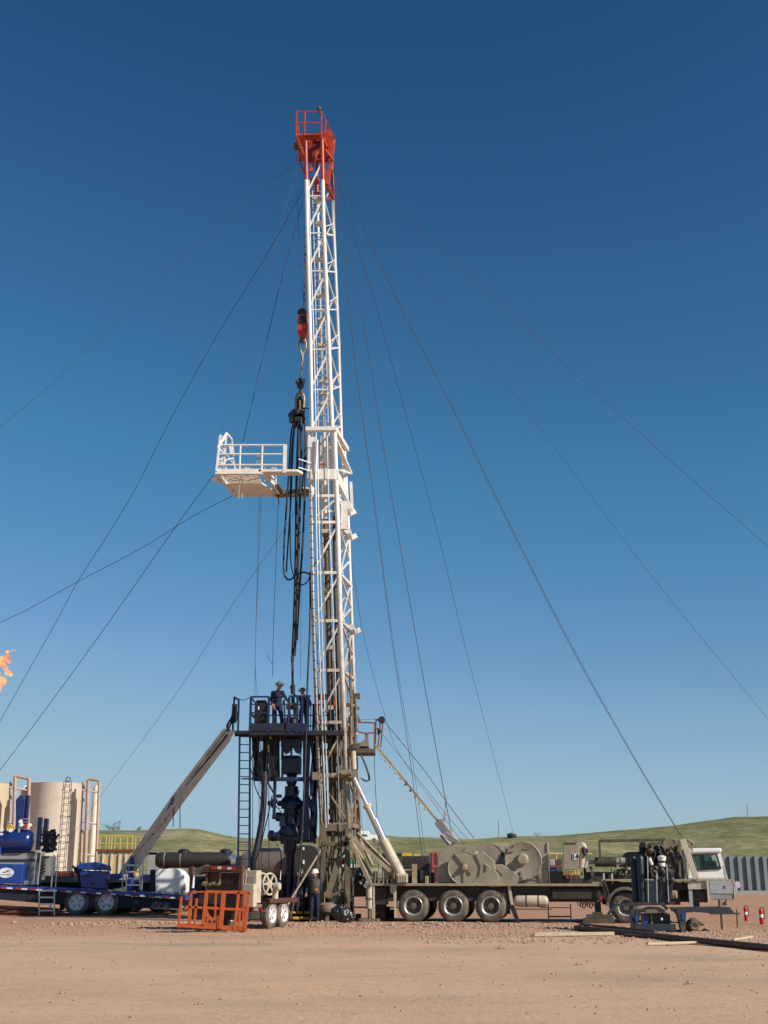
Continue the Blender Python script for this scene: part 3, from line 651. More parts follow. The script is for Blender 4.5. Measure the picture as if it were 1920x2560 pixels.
# crown
ZC = zof(340); cp = MB()
A, B, Cc, D = (at(UP[k], ZC) for k in ('nf', 'nb', 'fb', 'ff'))
cp.bar(A, B, .14); cp.bar(B, Cc, .16); cp.bar(Cc, D, .14); cp.bar(D, A, .14)
cp2 = MB(); cp2.pb(768, 352, 812, 400, 45.5, .08); cp2.pb(768, 356, 812, 404, 46.2, .08); cp2.pb(812, 342, 832, 390, 46.6, .35); cp2.build('crown_plate', 'crown_dark', dk)
cp.pp([(806, 326), (826, 326), (838, 352), (834, 385), (822, 402), (808, 380)], 46.0, .14); cp.pp([(788, 336), (804, 328), (808, 350), (790, 352)], 45.4, .1)
cp.bar(P(776, 430, 45.3), P(796, 372, 45.6), .12); cp.bar(P(812, 375, 45.3), P(831, 400, 46.4), .14); cp.bar(P(818, 462, 45.4), P(829, 402, 46.4), .14, .1); cp.bar(P(817, 462, 45.4), P(833, 498, 46.9), .14, .1)
cp.bar(P(808, 400, 45.2), P(818, 470, 45.5), .1); cp.pb(776, 444, 798, 452, 45.6, .3); cp.bar(P(790, 452, 46), P(788, 485, 46), .08)
cp.bar(P(793, 500, 46.2), P(797, 480, 46.2), .09)
cp.build('crown_frame', 'crown_red', dk, bevel=.008)
for i, (px, Y, r) in enumerate(((790, 45.7, .42), (793, 45.95, .42), (796, 46.45, .42), (815, 45.8, .38), (818, 46.35, .38))):
    MB().lathe(P(px, 352, Y), V(.15, 1, 0), [(-.05, r * .2), (-.05, r), (-.02, r * .85), (.02, r * .85), (.05, r), (.05, r * .2)], 24).build('sheave', 'block_red' if i % 2 else 'mast_dark', dk, smooth=True)
m = MB(); Yp0, Yp1 = 44.9, 46.9; zp = P(770, 334, Yp0).z; zt = P(770, 279, Yp0).z
xl, xm, xr = P(740, 334, Yp0).x, P(761, 334, Yp0).x, P(803, 330, Yp0).x
m.box(xl - .03, Yp0, zp - .09, xm, Yp0 + .9, zp); m.box(xm, Yp0 + .0, zp - .06, xr, Yp0 + .14, zp); m.box(xl, Yp1 - .9, zp - .08, xr + .3, Yp1, zp - .02)
for yy in (Yp0 + .05, Yp1 - .05): m.bar(V(xl, yy, zp), V(P(760, 385, Yp0).x, min(yy, 46.9), P(760, 385, Yp0).z), .07)
m.bar(V(xm, Yp0 + .05, zp), at(UP['nf'], zof(352)), .07)
m.build('crown_platform', 'crown_red', dk)
m = MB(); rr = .033
def rail(m, pts, z_list, r):
    for z in z_list: m.tube([V(p[0], p[1], z) for p in pts], r, 6)
loop = [(xr + .35, Yp1), (xl, Yp1), (xl, Yp0), (xr, Yp0), (xr + .45, Yp1 - .2)]
rail(m, loop, (zt, (zt * .48 + zp * .52)), rr)
for (x, y) in ((xl, Yp0), (xm, Yp0), (xr, Yp0), (xl, Yp1), ((xm + .15), Yp1), (xr + .35, Yp1), (xl, (Yp0 + Yp1) / 2), (xr + .15, 45.5), (xr + .27, 46.1)): m.tube([V(x, y, zp - .1), V(x, y, zt)], rr, 6)
m.build('crown_railing', 'crown_red', dk)
m = MB(); c = P(740, 366, 45.1); m.lathe(c, V(0, 1, 0), [(-.06, .16), (.06, .16)], 16); m.bar(c, P(757, 372, 45.1), .09); m.build('catline_sheave', 'mast_dark', dk)
m = MB(); m.ball(P(798, 272, 44.9), .11, 8, 6); m.tube([P(798, 272, 44.9), P(800, 285, 44.9)], .05, 6); m.build('beacon_lamp', 'mast_dark', dk)
# ---- monkey board
YMN, YMF = 44.2, 47.1; zm = P(600, 1179, YMN).z
xa = P(538, 1180, YMN).x; xb = P(652, 1178, YMN).x; xc = P(588, 1237, YMF).x; xd = P(700, 1237, YMF).x
mb_ = MB()
def plank(x0, y0, x1, y1, z0, z1): mb_.box(x0, y0, z0, x1, y1, z1)
Yd = 45.55
mb_.m = 0
nbd = 9
for i in range(nbd):
    y0 = YMN + .12 + (Yd - YMN) * i / nbd; plank(xa + .1 + .26 * (y0 - YMN), y0, xb - .1, y0 + .10, zm - .04, zm)
plank(xa, YMN, xb + .05, YMN + .09, zm - .09, zm + .12)
mb_.prism([V(xa + .25, Yd, zm - .05), V(xb - .1, Yd, zm - .05), V(xd, YMF, zm - .05), V(xc, YMF, zm - .05)], (0, 0, .06))
mb_.bar(V(xa + .05, YMN, zm - .03), V(xc, YMF, zm - .03), .12, .14); mb_.bar(V(xb, YMN, zm - .03), V(xb + .35, Yd, zm - .03), .10, .14); mb_.bar(V(xb + .35, Yd, zm - .03), V(xd, YMF, zm - .03), .1, .14)
mb_.bar(V(xc, YMF, zm - .03), V(P(742, 1232, YMF).x, YMF, zm - .03), .10, .14)
mb_.build('board_floor', 'board_white', dk)
m = MB(); x0 = P(652, 1178, YMN).x; x1 = P(751, 1172, YMN).x
m.prism([V(x0 - .1, YMN, zm), V(x1 - .1, YMN, zm), V(x1 + .08, YMN + .35, zm), V(x1 + .0, YMN + .5, zm), V(x0 + .35, YMN + .5, zm), V(x0 + .45, YMN + .95, zm), V(x0 + .2, YMN + .95, zm)], (0, 0, .10))
m.build('racking_finger', 'board_white', dk, bevel=.01)
m = MB(); m.bar(V(P(690, 1232, YMF).x, YMF - .05, zm), V(P(778, 1225, 46.9).x, 46.9, zm), .22, .28); m.bar(V(P(692, 1210, 46.6).x, 45.9, zm), V(P(700, 1210, 46.6).x, YMF, zm), .3, .06); m.build('board_beam', 'mast_brown', dk)
m = MB()
for zz in (zm + .25, zm + .6): m.bar(V(P(745, 1170, YMN).x, 44.4, zz), V(P(776, 1170, YMN).x, 44.9, zz), .035)
m.bar(V(P(745, 1200, 46).x, 46.2, zm), V(P(790, 1195, 46).x, 46.4, zm), .05)
m.build('tie_bar', 'board_white', dk)
m = MB(); x0 = P(544, 1118, YMN).x; x1 = P(713, 1105, YMN).x; z_t = P(630, 1112, YMN).z; rr = .036
for k in (z_t, zm + (z_t - zm) * .66, zm + (z_t - zm) * .26): m.tube([V(x0, YMN + .03, k), V(x1, YMN + .03, k)], rr, 6)
for px in (600, 655): x = P(px, 1140, YMN).x; m.tube([V(x, YMN + .03, zm), V(x, YMN + .03, z_t)], rr, 6)
m.bar(V(x1, YMN + .03, zm - .05), V(x1, YMN + .03, z_t + .02), .14, .09)
m.build('board_railing', 'board_white', dk)
m = MB(); zt2 = zm + (z_t - zm) * 1.0
for k in (zt2, zm + (zt2 - zm) * .5): m.tube([V(xa + .15, YMN + .03, k), V(xc, YMF - .05, k), V(P(690, 1200, YMF).x, YMF - .05, k)], rr * .9, 6)
for px in (600, 640, 690): x = P(px, 1200, YMF).x; m.tube([V(x, YMF - .05, zm), V(x, YMF - .05, zt2)], rr * .9, 6)
m.build('board_railing', 'board_white', dk)
m = MB(); q = lambda a, b, Y: P(a, b, Y)
m.bar(q(541, 1178, YMN), q(551, 1088, YMN), .08); m.bar(q(545, 1120, YMN), q(567, 1083, YMN + .1), .1); m.bar(q(567, 1083, YMN + .1), q(580, 1099, 44.9), .06); m.bar(q(551, 1088, YMN), q(560, 1098, 44.9), .05)
m.bar(q(566, 1086, YMN + .1), q(560, 1170, YMN + .1), .07); m.bar(q(547, 1120, 44.3), q(562, 1136, 44.3), .06); m.bar(q(562, 1136, 44.3), q(548, 1158, 44.3), .06); m.bar(q(548, 1150, 44.3), q(566, 1172, 44.3), .06); m.bar(q(566, 1150, 44.3), q(548, 1175, 44.3), .05)
m.bar(q(580, 1099, 44.9), q(585, 1140, 45), .05); m.bar(q(565, 1150, 44.9), q(583, 1145, 45), .05); m.bar(q(583, 1145, 45), q(588, 1172, 45), .05)
m.bar(q(575, 1110, 44.9), q(579, 1135, 44.9), .12, .05)
m.build('escape_frame', 'board_white', dk)
m = MB(); m.bar(q(534, 1197, 44.6), q(564, 1208, 46), .2, .1); m.build('belly_plate', 'board_white', dk)
# chains, ropes and bolts hanging off the board
m = MB()
for a, b, c, Y in ((598, 1200, 1247, 44.5), (606, 1200, 1247, 44.7), (684, 1235, 1262, 46.9), (619, 1235, 1250, 46.9)): m.tube([P(a, b, Y), P(a - 1, c, Y)], .015, 5)
m.build('hanging_cord', 'cream_paint', dk)
m = MB()
for k in range(4): px = 641 + k * 3.2; m.tube([P(px, 1138, 44.6), P(px, 1162, 44.6)], .014, 5)
m.build('finger_pin', 'grey_panel', dk)
# orange box inside the mast above the work floor
m = MB(); m.pp([(826, 1740), (848, 1738), (849, 1770), (822, 1768)], 46.3, .5); m.build('orange_guard', 'orange_box', dk, bevel=.02)
# hydraulic raising ram
a = P(885, 1945, 44.7); b = P(918, 2015, 44.75); c = P(957, 2100, 44.8); d = P(974, 2138, 44.85); e = P(1004, 2190, 44.9)
rm = MB().tube([c, e], .185, 18).build('raising_ram', 'cream_paint', dk, smooth=True)
e1 = MB().tube([b, P(975, 2136, 44.85)], .125, 16).build('ram_stage', 'chrome', dk, smooth=True); MB().tube([a, b], .08, 14).build('ram_stage', 'chrome', dk, smooth=True)
MB().tube([P(936, 2048, 44.8), P(976, 2140, 44.85)], .145, 16).build('ram_stage', 'chrome', dk, smooth=True)
m = MB(); m.tube([b - (b - a).normalized() * .06, b + (b - a).normalized() * .06], .16, 14); m.pb(992, 2184, 1020, 2206, 44.6, .6)
for k in range(6): m.pb(995 + k * 4, 2188, 996.5 + k * 4, 2206, 44.55, .06)
m.build('ram_foot', 'cream_paint', dk)
m = MB(); m.pb(868, 1925, 890, 1945, 44.8, .5); m.pb(780, 1930, 800, 1950, 44.85, .3); m.tube([P(852, 1934, 44.8), P(878, 1930, 44.8)], .12, 10); m.build('pivot_block', 'mast_brown', dk, bevel=.02)
# second near tube: crown ladder-side pipe beside the back leg
MB().tube([P(883, 1878, 44.9), P(885, 1924, 44.9)], .10, 12).build('hydraulic_pipe', 'cream_paint', dk, smooth=True)
m = MB(); m.tube([P(877, 1790, 44.9), P(878, 1870, 44.95), P(882, 1925, 44.95)], .06, 10); m.tube([P(889, 1745, 45), P(893, 1830, 45)], .05, 8); m.build('hydraulic_pipe', 'mast_brown', dk, smooth=True)
# mast foot: A-frame and hinge down to the ground
ft = MB(); ft.pb(800, 2060, 872, 2078, 44.8, .3); ft.pb(803, 2078, 870, 2090, 46.9, .2); ft.pp([(800, 2060), (812, 2060), (818, 2110), (796, 2120)], 44.7, .4); ft.pb(872, 2055, 900, 2075, 46.6, .5)
ft.pb(806, 2104, 868, 2116, 44.9, .2); ft.pb(862, 2070, 880, 2105, 44.75, .5)
ft.build('foot_frame', 'foot_brown', dk, bevel=.02)
ft = MB()
for a_, b_, w_ in (((806, 2115), (804, 2300), .17), ((868, 2100), (869, 2250), .20), ((846, 2110), (842, 2270), .05), ((835, 2090), (833, 2285), .04), ((828, 2112), (830, 2240), .06), ((884, 2110), (882, 2240), .07), ((798, 2140), (796, 2260), .05), ((811, 2110), (812, 2230), .09), ((818, 2070), (824, 2258), .05), ((852, 2085), (856, 2260), .05)):
    ft.bar(P(*a_, 45), P(*b_, 45), w_)
ft.bar(P(850, 2140, 44.9), P(818, 2245, 44.7), .22, .12); ft.bar(P(822, 2242, 44.75), P(858, 2226, 44.75), .14, .1); ft.bar(P(812, 2150, 45), P(862, 2148, 45), .12)
ft.bar(P(868, 2250, 45), P(868, 2306, 45), .2)
ft.build('foot_frame', 'foot_brown', dk)
m = MB()
for a_, b_, w_, Y1, Y2 in (((872, 2085), (976, 2178), .13, 44.6, 44.5), ((893, 2085), (988, 2180), .11, 46.8, 45.6), ((876, 2100), (926, 2210), .12, 44.5, 44.3), ((900, 2098), (932, 2165), .09, 46.5, 45.5), ((885, 2110), (930, 2190), .07, 45.8, 45.2)):
    m.bar(P(*a_, Y1), P(*b_, Y2), w_)
m.build('back_strut', 'tan_rail', dk)
m = MB(); m.bar(P(806, 2118, 44.8), P(705, 2285, 43.6), .055); m.build('prop_rod', 'tan_rail', dk)
# hoses looped by the ram pivot
m = MB()
for o_ in (0, 4, 8): m.tube(curve_pts([P(888, 1880 + o_, 45.2), P(902 + o_ * .3, 1890, 45.2), P(918 + o_ * .4, 1930, 45.1), P(921 + o_ * .4, 1950, 45.1), P(912, 1953 - o_ * .3, 45), P(902, 1945, 45)]), .018, 6)
m.build('hydraulic_hose', 'hose_black', dk)
rq = random.Random(17)
for nm_, mt_, k_, r0_, r1_ in (('service_pipe', 'mast_brown', 9, .018, .04), ('service_pipe', 'mast_dark', 8, .015, .045), ('service_pipe', 'rust', 5, .015, .03), ('air_line', 'galv', 4, .009, .014)):
    for i in range(k_):
        f = rq.random(); ya, yb = rq.uniform(1560, 1850), rq.uniform(2060, 2290 if i % 2 else 2120); g0 = rq.uniform(-3, 3); Yz = rq.uniform(44.85, 46.9)
        xa_ = 786 + f * 92 + (ya - 1600) * .045; xb_ = 800 + f * 92 + (min(yb, 2100) - 2060) * .03
        MB().tube(curve_pts([P(xa_, ya, Yz), P((xa_ + xb_) / 2 + g0, (ya + yb) / 2, Yz), P(xb_, yb, Yz)], 3), rq.uniform(r0_, r1_), 7).build(nm_, mt_, dk, smooth=True)
m = MB()
for i in range(26):
    q_ = P(rq.uniform(792, 892), rq.uniform(1700, 2110), rq.uniform(44.9, 46.9)); a_ = rq.uniform(.05, .16); m.box(q_.x - a_, q_.y - a_, q_.z - a_ * .7, q_.x + a_, q_.y + a_, q_.z + a_ * .7)
m.build('clamp', 'mast_dark', dk, bevel=.01)
m = MB()
for i in range(12):
    xa_, ya = rq.uniform(800, 880), rq.uniform(2080, 2160); xb_, yb = xa_ + rq.uniform(-45, 45), ya + rq.uniform(40, 120); Yz = rq.uniform(44.8, 46.8); m.bar(P(xa_, ya, Yz), P(min(915, max(790, xb_)), yb, Yz), rq.uniform(.03, .08))
m.build('foot_brace', 'foot_brown', dk)
ladder([P(822, 2290, 45.6), P(818, 2100, 45.6)], V(.42, 0, 0), .02, .3, .014).build('foot_ladder', 'mast_brown', dk)
m = MB(); m.tube(curve_pts([P(806, 2105, 44.6), P(800, 2180, 44.5), P(803, 2240, 44.5), P(795, 2295, 44.4)], 4), .022, 6); m.tube(curve_pts([P(880, 2100, 44.5), P(890, 2170, 44.4), P(880, 2230, 44.4), P(886, 2290, 44.4)], 4), .022, 6); m.build('drain_hose', 'hose_black', dk)
# ================================================================ local frames for things that stand askew
_P0, _MP0 = P, MP
class frame:
    """inside a frame, P() answers in the thing's own axes: x along it, y away from its near side"""
    def __init__(s, O, phi): s.O = Vector(O); s.phi = phi
    def __enter__(s):
        xa = V(math.cos(s.phi), -math.sin(s.phi), 0); ya = V(math.sin(s.phi), math.cos(s.phi), 0); O = s.O; c, sn = math.cos(TH), math.sin(TH)
        def Pl(px, py, Y):
            u = (px - 960) / F; v = -(py - 1280) / F; d = V(u, c - v * sn, sn + v * c)
            t = (Y + O.dot(ya)) / d.dot(ya); p = V(0, 0, H) + d * t; q = p - V(O.x, O.y, 0)
            return V(q.dot(xa), q.dot(ya), p.z)
        globals()['P'] = Pl
        globals()['MP'] = lambda py, Y: (Pl(961, py, Y) - Pl(960, py, Y)).length
        return s
    def __exit__(s, *a): globals()['P'] = _P0; globals()['MP'] = _MP0
    def thing(s, name, label, cat, group=None):
        o = thing(name, label, cat, V(s.O.x, s.O.y, 0), group, -s.phi); ORG[o.name] = V(0, 0, 0); return o
# ================================================================ RIG TRUCK
fr = frame(G(1033, 2305), R(9))
with fr:
    tk = fr.thing('rig_truck', 'long tan oilfield carrier truck with open deck, drum housings and white cab', 'truck')
    W = 2.9
    zd = P(1200, 2209, 0).z
    # chassis and decks
    m = MB(); m.box(P(925, 2215, 0).x, .25, zd - .62, P(1510, 2215, 0).x, W - .25, zd - .10); m.box(P(1505, 2215, 0).x, .3, P(1500, 2262, 0).z, P(1700, 2215, 0).x, W - .3, P(1600, 2206, 0).z)
    m.pb(1380, 2222, 1500, 2248, .12, .25); m.pb(925, 2218, 965, 2262, .1, .6)
    m.build('chassis', 'dark_frame', tk, bevel=.02)
    m = MB(); m.box(P(924, 2210, 0).x, 0, zd - .085, P(1512, 2210, 0).x, W, zd); m.build('deck', 'tan_rail', tk, bevel=.01)
    m = MB(); m.box(P(1512, 2200, 0).x, 0, P(1600, 2203, 0).z, P(1832, 2200, 0).x, W, P(1600, 2198, 0).z); m.build('deck', 'tan_rail', tk, bevel=.01)
    m = MB(); m.pb(1504, 2199, 1512, 2216, -.02, .3); m.pb(932, 2208, 936, 2300, .02, .08); m.pp([(975, 2212), (986, 2212), (990, 2230), (984, 2236), (976, 2232)], -.02, .06)
    m.pp([(983, 2212), (991, 2212), (990, 2295), (986, 2295)], -.04, .05); m.build('side_bracket', 'cream_paint', tk)
    # wheels
    for px, py in ((1033, 2268), (1133, 2270), (1227, 2271)):
        c = P(px, py, .02); Rr = 37.5 * MP(2270, 0); c.z = Rr
        w1 = wheel_mesh(tk, c, Rr, .34, Rr * .60, .55, dish='rim_dark')
        w2 = copy_at(w1, V(c.x, .38, c.z)); w2.parent = tk
        w3 = copy_at(w1, V(c.x, W - .40, c.z)); w3.parent = tk
    c = P(1566, 2276, .05); Rr = 36 * MP(2276, 0); c.z = Rr
    w1 = wheel_mesh(tk, c, Rr, .40, Rr * .56, .35, dish='rim_dark'); w2 = copy_at(w1, V(c.x, W - .45, c.z)); w2.parent = tk
    # dusty mud guard over the front wheel
    m = MB(); pts = []; r0, r1 = Rr * 1.12, Rr * 1.32
    A = [R(a) for a in range(20, 182, 12)]
    pl = [V(c.x + r1 * math.cos(a), 0, c.z + r1 * math.sin(a)) for a in A] + [V(c.x + r0 * math.cos(a), 0, c.z + r0 * math.sin(a)) for a in reversed(A)]
    for i in range(len(A) - 1):
        q = [V(c.x + r * math.cos(a), -.06, c.z + r * math.sin(a)) for r, a in ((r0, A[i]), (r1, A[i]), (r1, A[i + 1]), (r0, A[i + 1]))]; m.prism(q, .62)
    m.build('mudguard', 'rubber', tk)
    # axles, springs, brackets below the deck, mudflap, mast-end legs
    m = MB()
    for px in (1033, 1133, 1227, 1566): x = P(px, 2270, 0).x; m.box(x - .1, .3, .42, x + .1, W - .3, .66)
    for px in (985, 1083, 1180, 1265): x = P(px, 2240, 0).x; m.box(x - .05, .3, .45, x + .05, .5, zd - .3)
    m.pb(938, 2215, 962, 2300, .5, .4); m.pp([(1195, 2222), (1268, 2222), (1276, 2285), (1262, 2285), (1240, 2238)], .15, .06)
    m.build('axle_frame', 'dark_frame', tk)
    MB().pp([(1268, 2212), (1276, 2212), (1284, 2262), (1277, 2262)], .1, .05).build('mudflap_bracket', 'cream_paint', tk)
    m = MB(); m.pp([(1272, 2262), (1284, 2262), (1301, 2306), (1291, 2308)], .08, .1); m.pb(1289, 2303, 1303, 2309, .0, .3); m.build('prop_leg', 'black_metal', tk)
    # rear levelling jack
    m = MB(); c = P(923, 2214, .1); m.tube([c, P(924, 2272, .1)], .13, 14); m.build('levelling_jack', 'cream_paint', tk, smooth=True)
    m = MB(); p = P(924, 2246, .1); m.lathe(p, (0, 0, 1), [(-.03, .17), (.03, .17)], 14); q = P(924, 2270, .1); m.tube([q, V(q.x, q.y, .06)], .07, 10); m.box(q.x - .35, q.y - .3, 0.0, q.x + .35, q.y + .35, .1); m.build('jack_foot', 'mast_brown', tk)
    m = MB(); c = P(1492, 2214, .25); m.tube([c, V(c.x, c.y, .3)], .11, 12); m.build('levelling_jack', 'dark_frame', tk, smooth=True)
    m = MB(); m.box(c.x - .55, -.3, 0, c.x + .55, .8, .14); m.box(c.x - .42, -.15, .14, c.x + .5, .7, .27); m.box(c.x - .2, .05, .27, c.x + .15, .45, .36); m.build('jack_foot', 'mast_dark', tk, bevel=.01)
    # air tank
    a = P(1283, 2252, .3); b = P(1373, 2252, .3); r = .21
    MB().lathe(a, b - a, [(0, .02), (.02, r * .5), (.08, r * .85), (.17, r), ((b - a).length - .17, r), ((b - a).length - .08, r * .85), ((b - a).length - .02, r * .5), ((b - a).length, .02)], 24).build('air_tank', 'cream_paint', tk, smooth=True)
    m = MB()
    for px in (1316, 1346): q = P(px, 2252, .3); m.lathe(q, (1, 0, 0), [(-.02, r * 1.04), (.02, r * 1.04)], 20); m.bar(q + V(0, 0, r), q + V(0, 0, .45), .05)
    m.build('tank_strap', 'dark_frame', tk)
    m = MB(); m.pb(1308, 2236, 1318, 2242, .28, .08); m.pb(1328, 2237, 1345, 2240, .25, .1); m.build('tank_fitting', 'galv', tk)
    # folding steps under the deck
    m = MB()
    for px in (1371, 1427): m.pb(px - 1.5, 2260, px + 1.5, 2306, .0, .05)
    m.pb(1371, 2290, 1427, 2293.5, .0, .3); m.pb(1350, 2268, 1427, 2270, .3, .04); m.pb(1286, 2272, 1380, 2274, .35, .04)
    m.build('folding_step', 'black_metal', tk)
    m = MB()
    for k in range(7): px = 1440 + k * 6; m.tube(curve_pts([P(px, 2222, .4), P(px + 5, 2262 + 4 * (k % 3), .4), P(px + 14, 2255, .5), P(px + 10, 2225, .5)], 3), .018, 5)
    for k in range(3): m.tube(curve_pts([P(1508 + k * 3, 2200, -.03), P(1510 + k * 3, 2235, -.05), P(1516 + k * 2, 2253, -.05), P(1521 + k, 2262, -.03)], 3), .017, 5)
    m.tube(curve_pts([P(1508, 2202, -.05), P(1519, 2225, -.06), P(1523, 2262, -.04)], 4), .02, 5)
    m.build('hanging_hose', 'dark_frame', tk, smooth=True)
    m = MB(); m.pb(1499, 2242, 1506, 2253, .2, .1); m.build('tail_lamp', 'red_marker', tk)
    # ---------------- drawworks: plates, brake drum discs, chain guards
    m = MB(); m.pp([(1094, 2209), (1094, 2140), (1102, 2124), (1128, 2114), (1205, 2114), (1212, 2150), (1212, 2209)], .55, 1.7); m.build('drawworks_housing', 'tan_paint', tk, bevel=.03)
    m = MB(); a = R(0); cc = P(1200, 2155, .45); rr_ = 47 * MP(2150, .45); m.lathe(cc, (0, 1, 0), [(0, rr_), (.10, rr_)], 40); m.lathe(cc + V(.12, .14, 0), (0, 1, 0), [(0, rr_ * .98), (1.1, rr_ * .98)], 40); m.build('drum_flange', 'tan_paint', tk, smooth=True)
    m = MB(); rim_c = P(1218, 2156, .75); m.lathe(rim_c, (0, 1, 0), [(0, rr_ * .9), (.05, rr_ * .96), (.9, rr_ * .96)], 36); m.build('cable_drum', 'black_metal', tk, smooth=True)
    cc = P(1160, 2170, .22); r_ = 39 * MP(2170, .2)
    m = MB(); m.lathe(cc, (0, 1, 0), [(.02, r_ * .96), (0, r_), (.03, r_ * 1.03), (.10, r_ * 1.03), (.12, r_)], 48); m.lathe(cc + V(0, .12, 0), (0, 1, 0), [(0, r_ * .93), (.30, r_ * .93)], 40); m.build('brake_drum', 'tan_paint', tk, smooth=True)
    m = MB(); m.lathe(cc + V(.03, .0, .02), (0, -1, 0), [(0, .14), (.06, .12), (.12, .08), (.18, .06)], 16); m.bar(cc + V(.03, -.03, 0), V(cc.x + .03, cc.y - .03, P(1160, 2206, .1).z), .03)
    m.build('drum_shaft', 'tan_rail', tk)
    m = MB(); m.pp([(1186, 2136), (1208, 2128), (1236, 2152), (1240, 2180), (1222, 2208), (1198, 2214), (1176, 2210), (1196, 2190), (1200, 2165)], .19, .10); m.build('chain_guard', 'tan_paint', tk, bevel=.03)
    m = MB(); m.bar(P(1130, 2126, .2), P(1186, 2180, .16), .05, .03)
    m.build('guard_strip', 'tan_rail', tk)
    m = MB(); m.pp([(1206, 2196), (1216, 2176), (1234, 2162), (1254, 2160), (1276, 2172), (1302, 2194), (1306, 2201), (1290, 2210), (1262, 2216), (1230, 2219), (1212, 2212)], .22, .09); m.build('chain_guard', 'tan_paint', tk, bevel=.02)
    cc = P(1229, 2194, .215); r_ = 19 * MP(2194, 0); MB().lathe(cc, (0, 1, 0), [(0, r_ * .97), (-.02, r_ * .9), (-.02, r_ * .1)], 36).build('sprocket_cover', 'tan_paint', tk, smooth=True)
    m = MB(); m.pp([(1252, 2209), (1252, 2166), (1262, 2128), (1280, 2110), (1296, 2104), (1370, 2104), (1371, 2209)], .5, 1.6); m.pb(1367, 2106, 1370, 2130, .45, .06); m.build('drawworks_housing', 'tan_paint', tk, bevel=.03)
    cc = P(1308, 2152, .3); r_ = 45 * MP(2152, .3)
    m = MB(); m.lathe(cc, (0, 1, 0), [(0, r_ * .93), (-.015, r_ * .97), (0, r_), (.10, r_), (.11, r_ * .96), (.25, r_ * .96)], 56)
    for k in range(14): a = 2 * math.pi * k / 14; m.lathe(cc + V(math.cos(a) * r_ * .93, -.03, math.sin(a) * r_ * .93), (0, 1, 0), [(0, .018), (.04, .018)], 6)
    m.build('main_drum_cover', 'tan_paint', tk, smooth=True)
    m = MB(); h = cc + V(-.02, 0, .05); m.lathe(h, (0, -1, 0), [(0, .22), (.06, .21), (.08, .175), (.20, .17), (.23, .15), (.235, .01)], 28); m.build('hub', 'tan_paint', tk, smooth=True)
    m = MB(); m.pb(1286, 2112, 1284, 2116, .25, .05); m.pb(1270, 2128, 1283, 2131, .26, .03); m.pb(1308, 2120, 1325, 2123, .26, .03); m.pb(1326, 2196, 1345, 2200, .47, .03); m.bar(P(1349, 2166, .45), P(1362, 2152, .45), .05); m.bar(P(1344, 2180, .45), P(1356, 2206, .45), .05); m.bar(P(1301, 2178, .26), P(1306, 2200, .2), .06); m.ball(P(1266, 2122, .4), .06)
    m.bar(P(1240, 2172, .2), P(1258, 2188, .2), .02); m.build('pipework', 'mast_brown', tk)
    m = MB(); m.lathe(P(1185, 2150, .42), (0, -1, 0), [(0, .1), (.08, .08)], 12); m.lathe(P(1190, 2134, .42), (0, -1, 0), [(0, .08), (.08, .06)], 12); m.bar(P(1196, 2150, .3), P(1225, 2170, .1), .05); m.build('pipework', 'cream_paint', tk)
    # tubing reaching up behind the drums
    m = MB(); m.bar(P(1104, 2088, .9), P(1125, 2112, .7), .16, .1); m.bar(P(1208, 2112, 1.0), P(1217, 2135, .9), .08); m.build('boom_seat', 'grey_panel', tk)
    # left deck: rails and valve stands
    m = MB()
    for px in (928, 938, 946, 958, 968, 985, 1036): m.pb(px - 1.2, 2170 + (px % 5) * 2, px + 1.2, 2209, .3 + (px % 3) * .3, .05)
    m.pb(1030, 2160, 1042, 2209, .25, .06); m.pb(925, 2196, 975, 2198, .35, .04); m.pb(968, 2173, 1035, 2176, .2, .05); m.pb(980, 2176, 982, 2209, .2, .05); m.pb(1063, 2190, 1070, 2209, .3, .2)
    m.build('deck_railing', 'tan_rail', tk)
    m = MB(); r5 = random.Random(11)
    for i in range(26):
        x0 = r5.uniform(926, 1085); h_ = r5.uniform(6, 30); m.pb(x0, 2208 - h_, x0 + r5.uniform(3, 9), 2209, r5.uniform(.8, 1.8), r5.uniform(.1, .4))
    m.pb(1008, 2140, 1072, 2209, 2.0, .6); m.pb(1050, 2175, 1070, 2209, .8, .4); m.pb(975, 2185, 1008, 2209, 1.2, .5)
    m.build('valve_cluster', 'engine_dark', tk, bevel=.01)
    # control cabinet with lettering
    m = MB(); m.pp([(1408, 2107), (1447, 2107), (1447, 2166), (1440, 2174), (1408, 2174)], .15, .8); m.build('control_cabinet', 'tan_paint', tk, bevel=.02)
    m = MB(); m.pb(1409, 2104, 1443, 2107, .1, .8); m.build('cabinet_lid', 'mast_brown', tk)
    m = MB(); m.pb(1430, 2134, 1447, 2149, .135, .01); sg = m.build('cabinet_plate', 'sign_white', tk)
    t_ = text_mesh('14', .26, 'black_metal', tk, P(1438.5, 2141.5, .12), bold=.004)
    m = MB()
    for i in range(5): m.tube([P(1413 + i * 8, 2177, .35), P(1413 + i * 8, 2187, .35)], .03, 6)
    m.build('valve_handle', 'yellow_paint', tk); m = MB()
    for i in range(3): m.tube([P(1417 + i * 11, 2186, .3), P(1417 + i * 11, 2195, .3)], .025, 6)
    m.build('valve_handle', 'red_paint', tk)
    m = MB(); m.pb(1375, 2178, 1408, 2209, .5, 1.2); m.pb(1408, 2196, 1480, 2209, .5, 1); m.pb(1408, 2188, 1450, 2198, .6, .5); m.build('deck_box', 'engine_dark', tk, bevel=.02)
    # exhaust and mufflers
    m = MB(); m.tube(curve_pts([P(1454, 2168, .5), P(1456, 2140, .5), P(1460, 2120, .5), P(1456, 2112, .5), P(1450, 2118, .5)], 4), .10, 12); m.build('exhaust_pipe', 'cream_paint', tk, smooth=True)
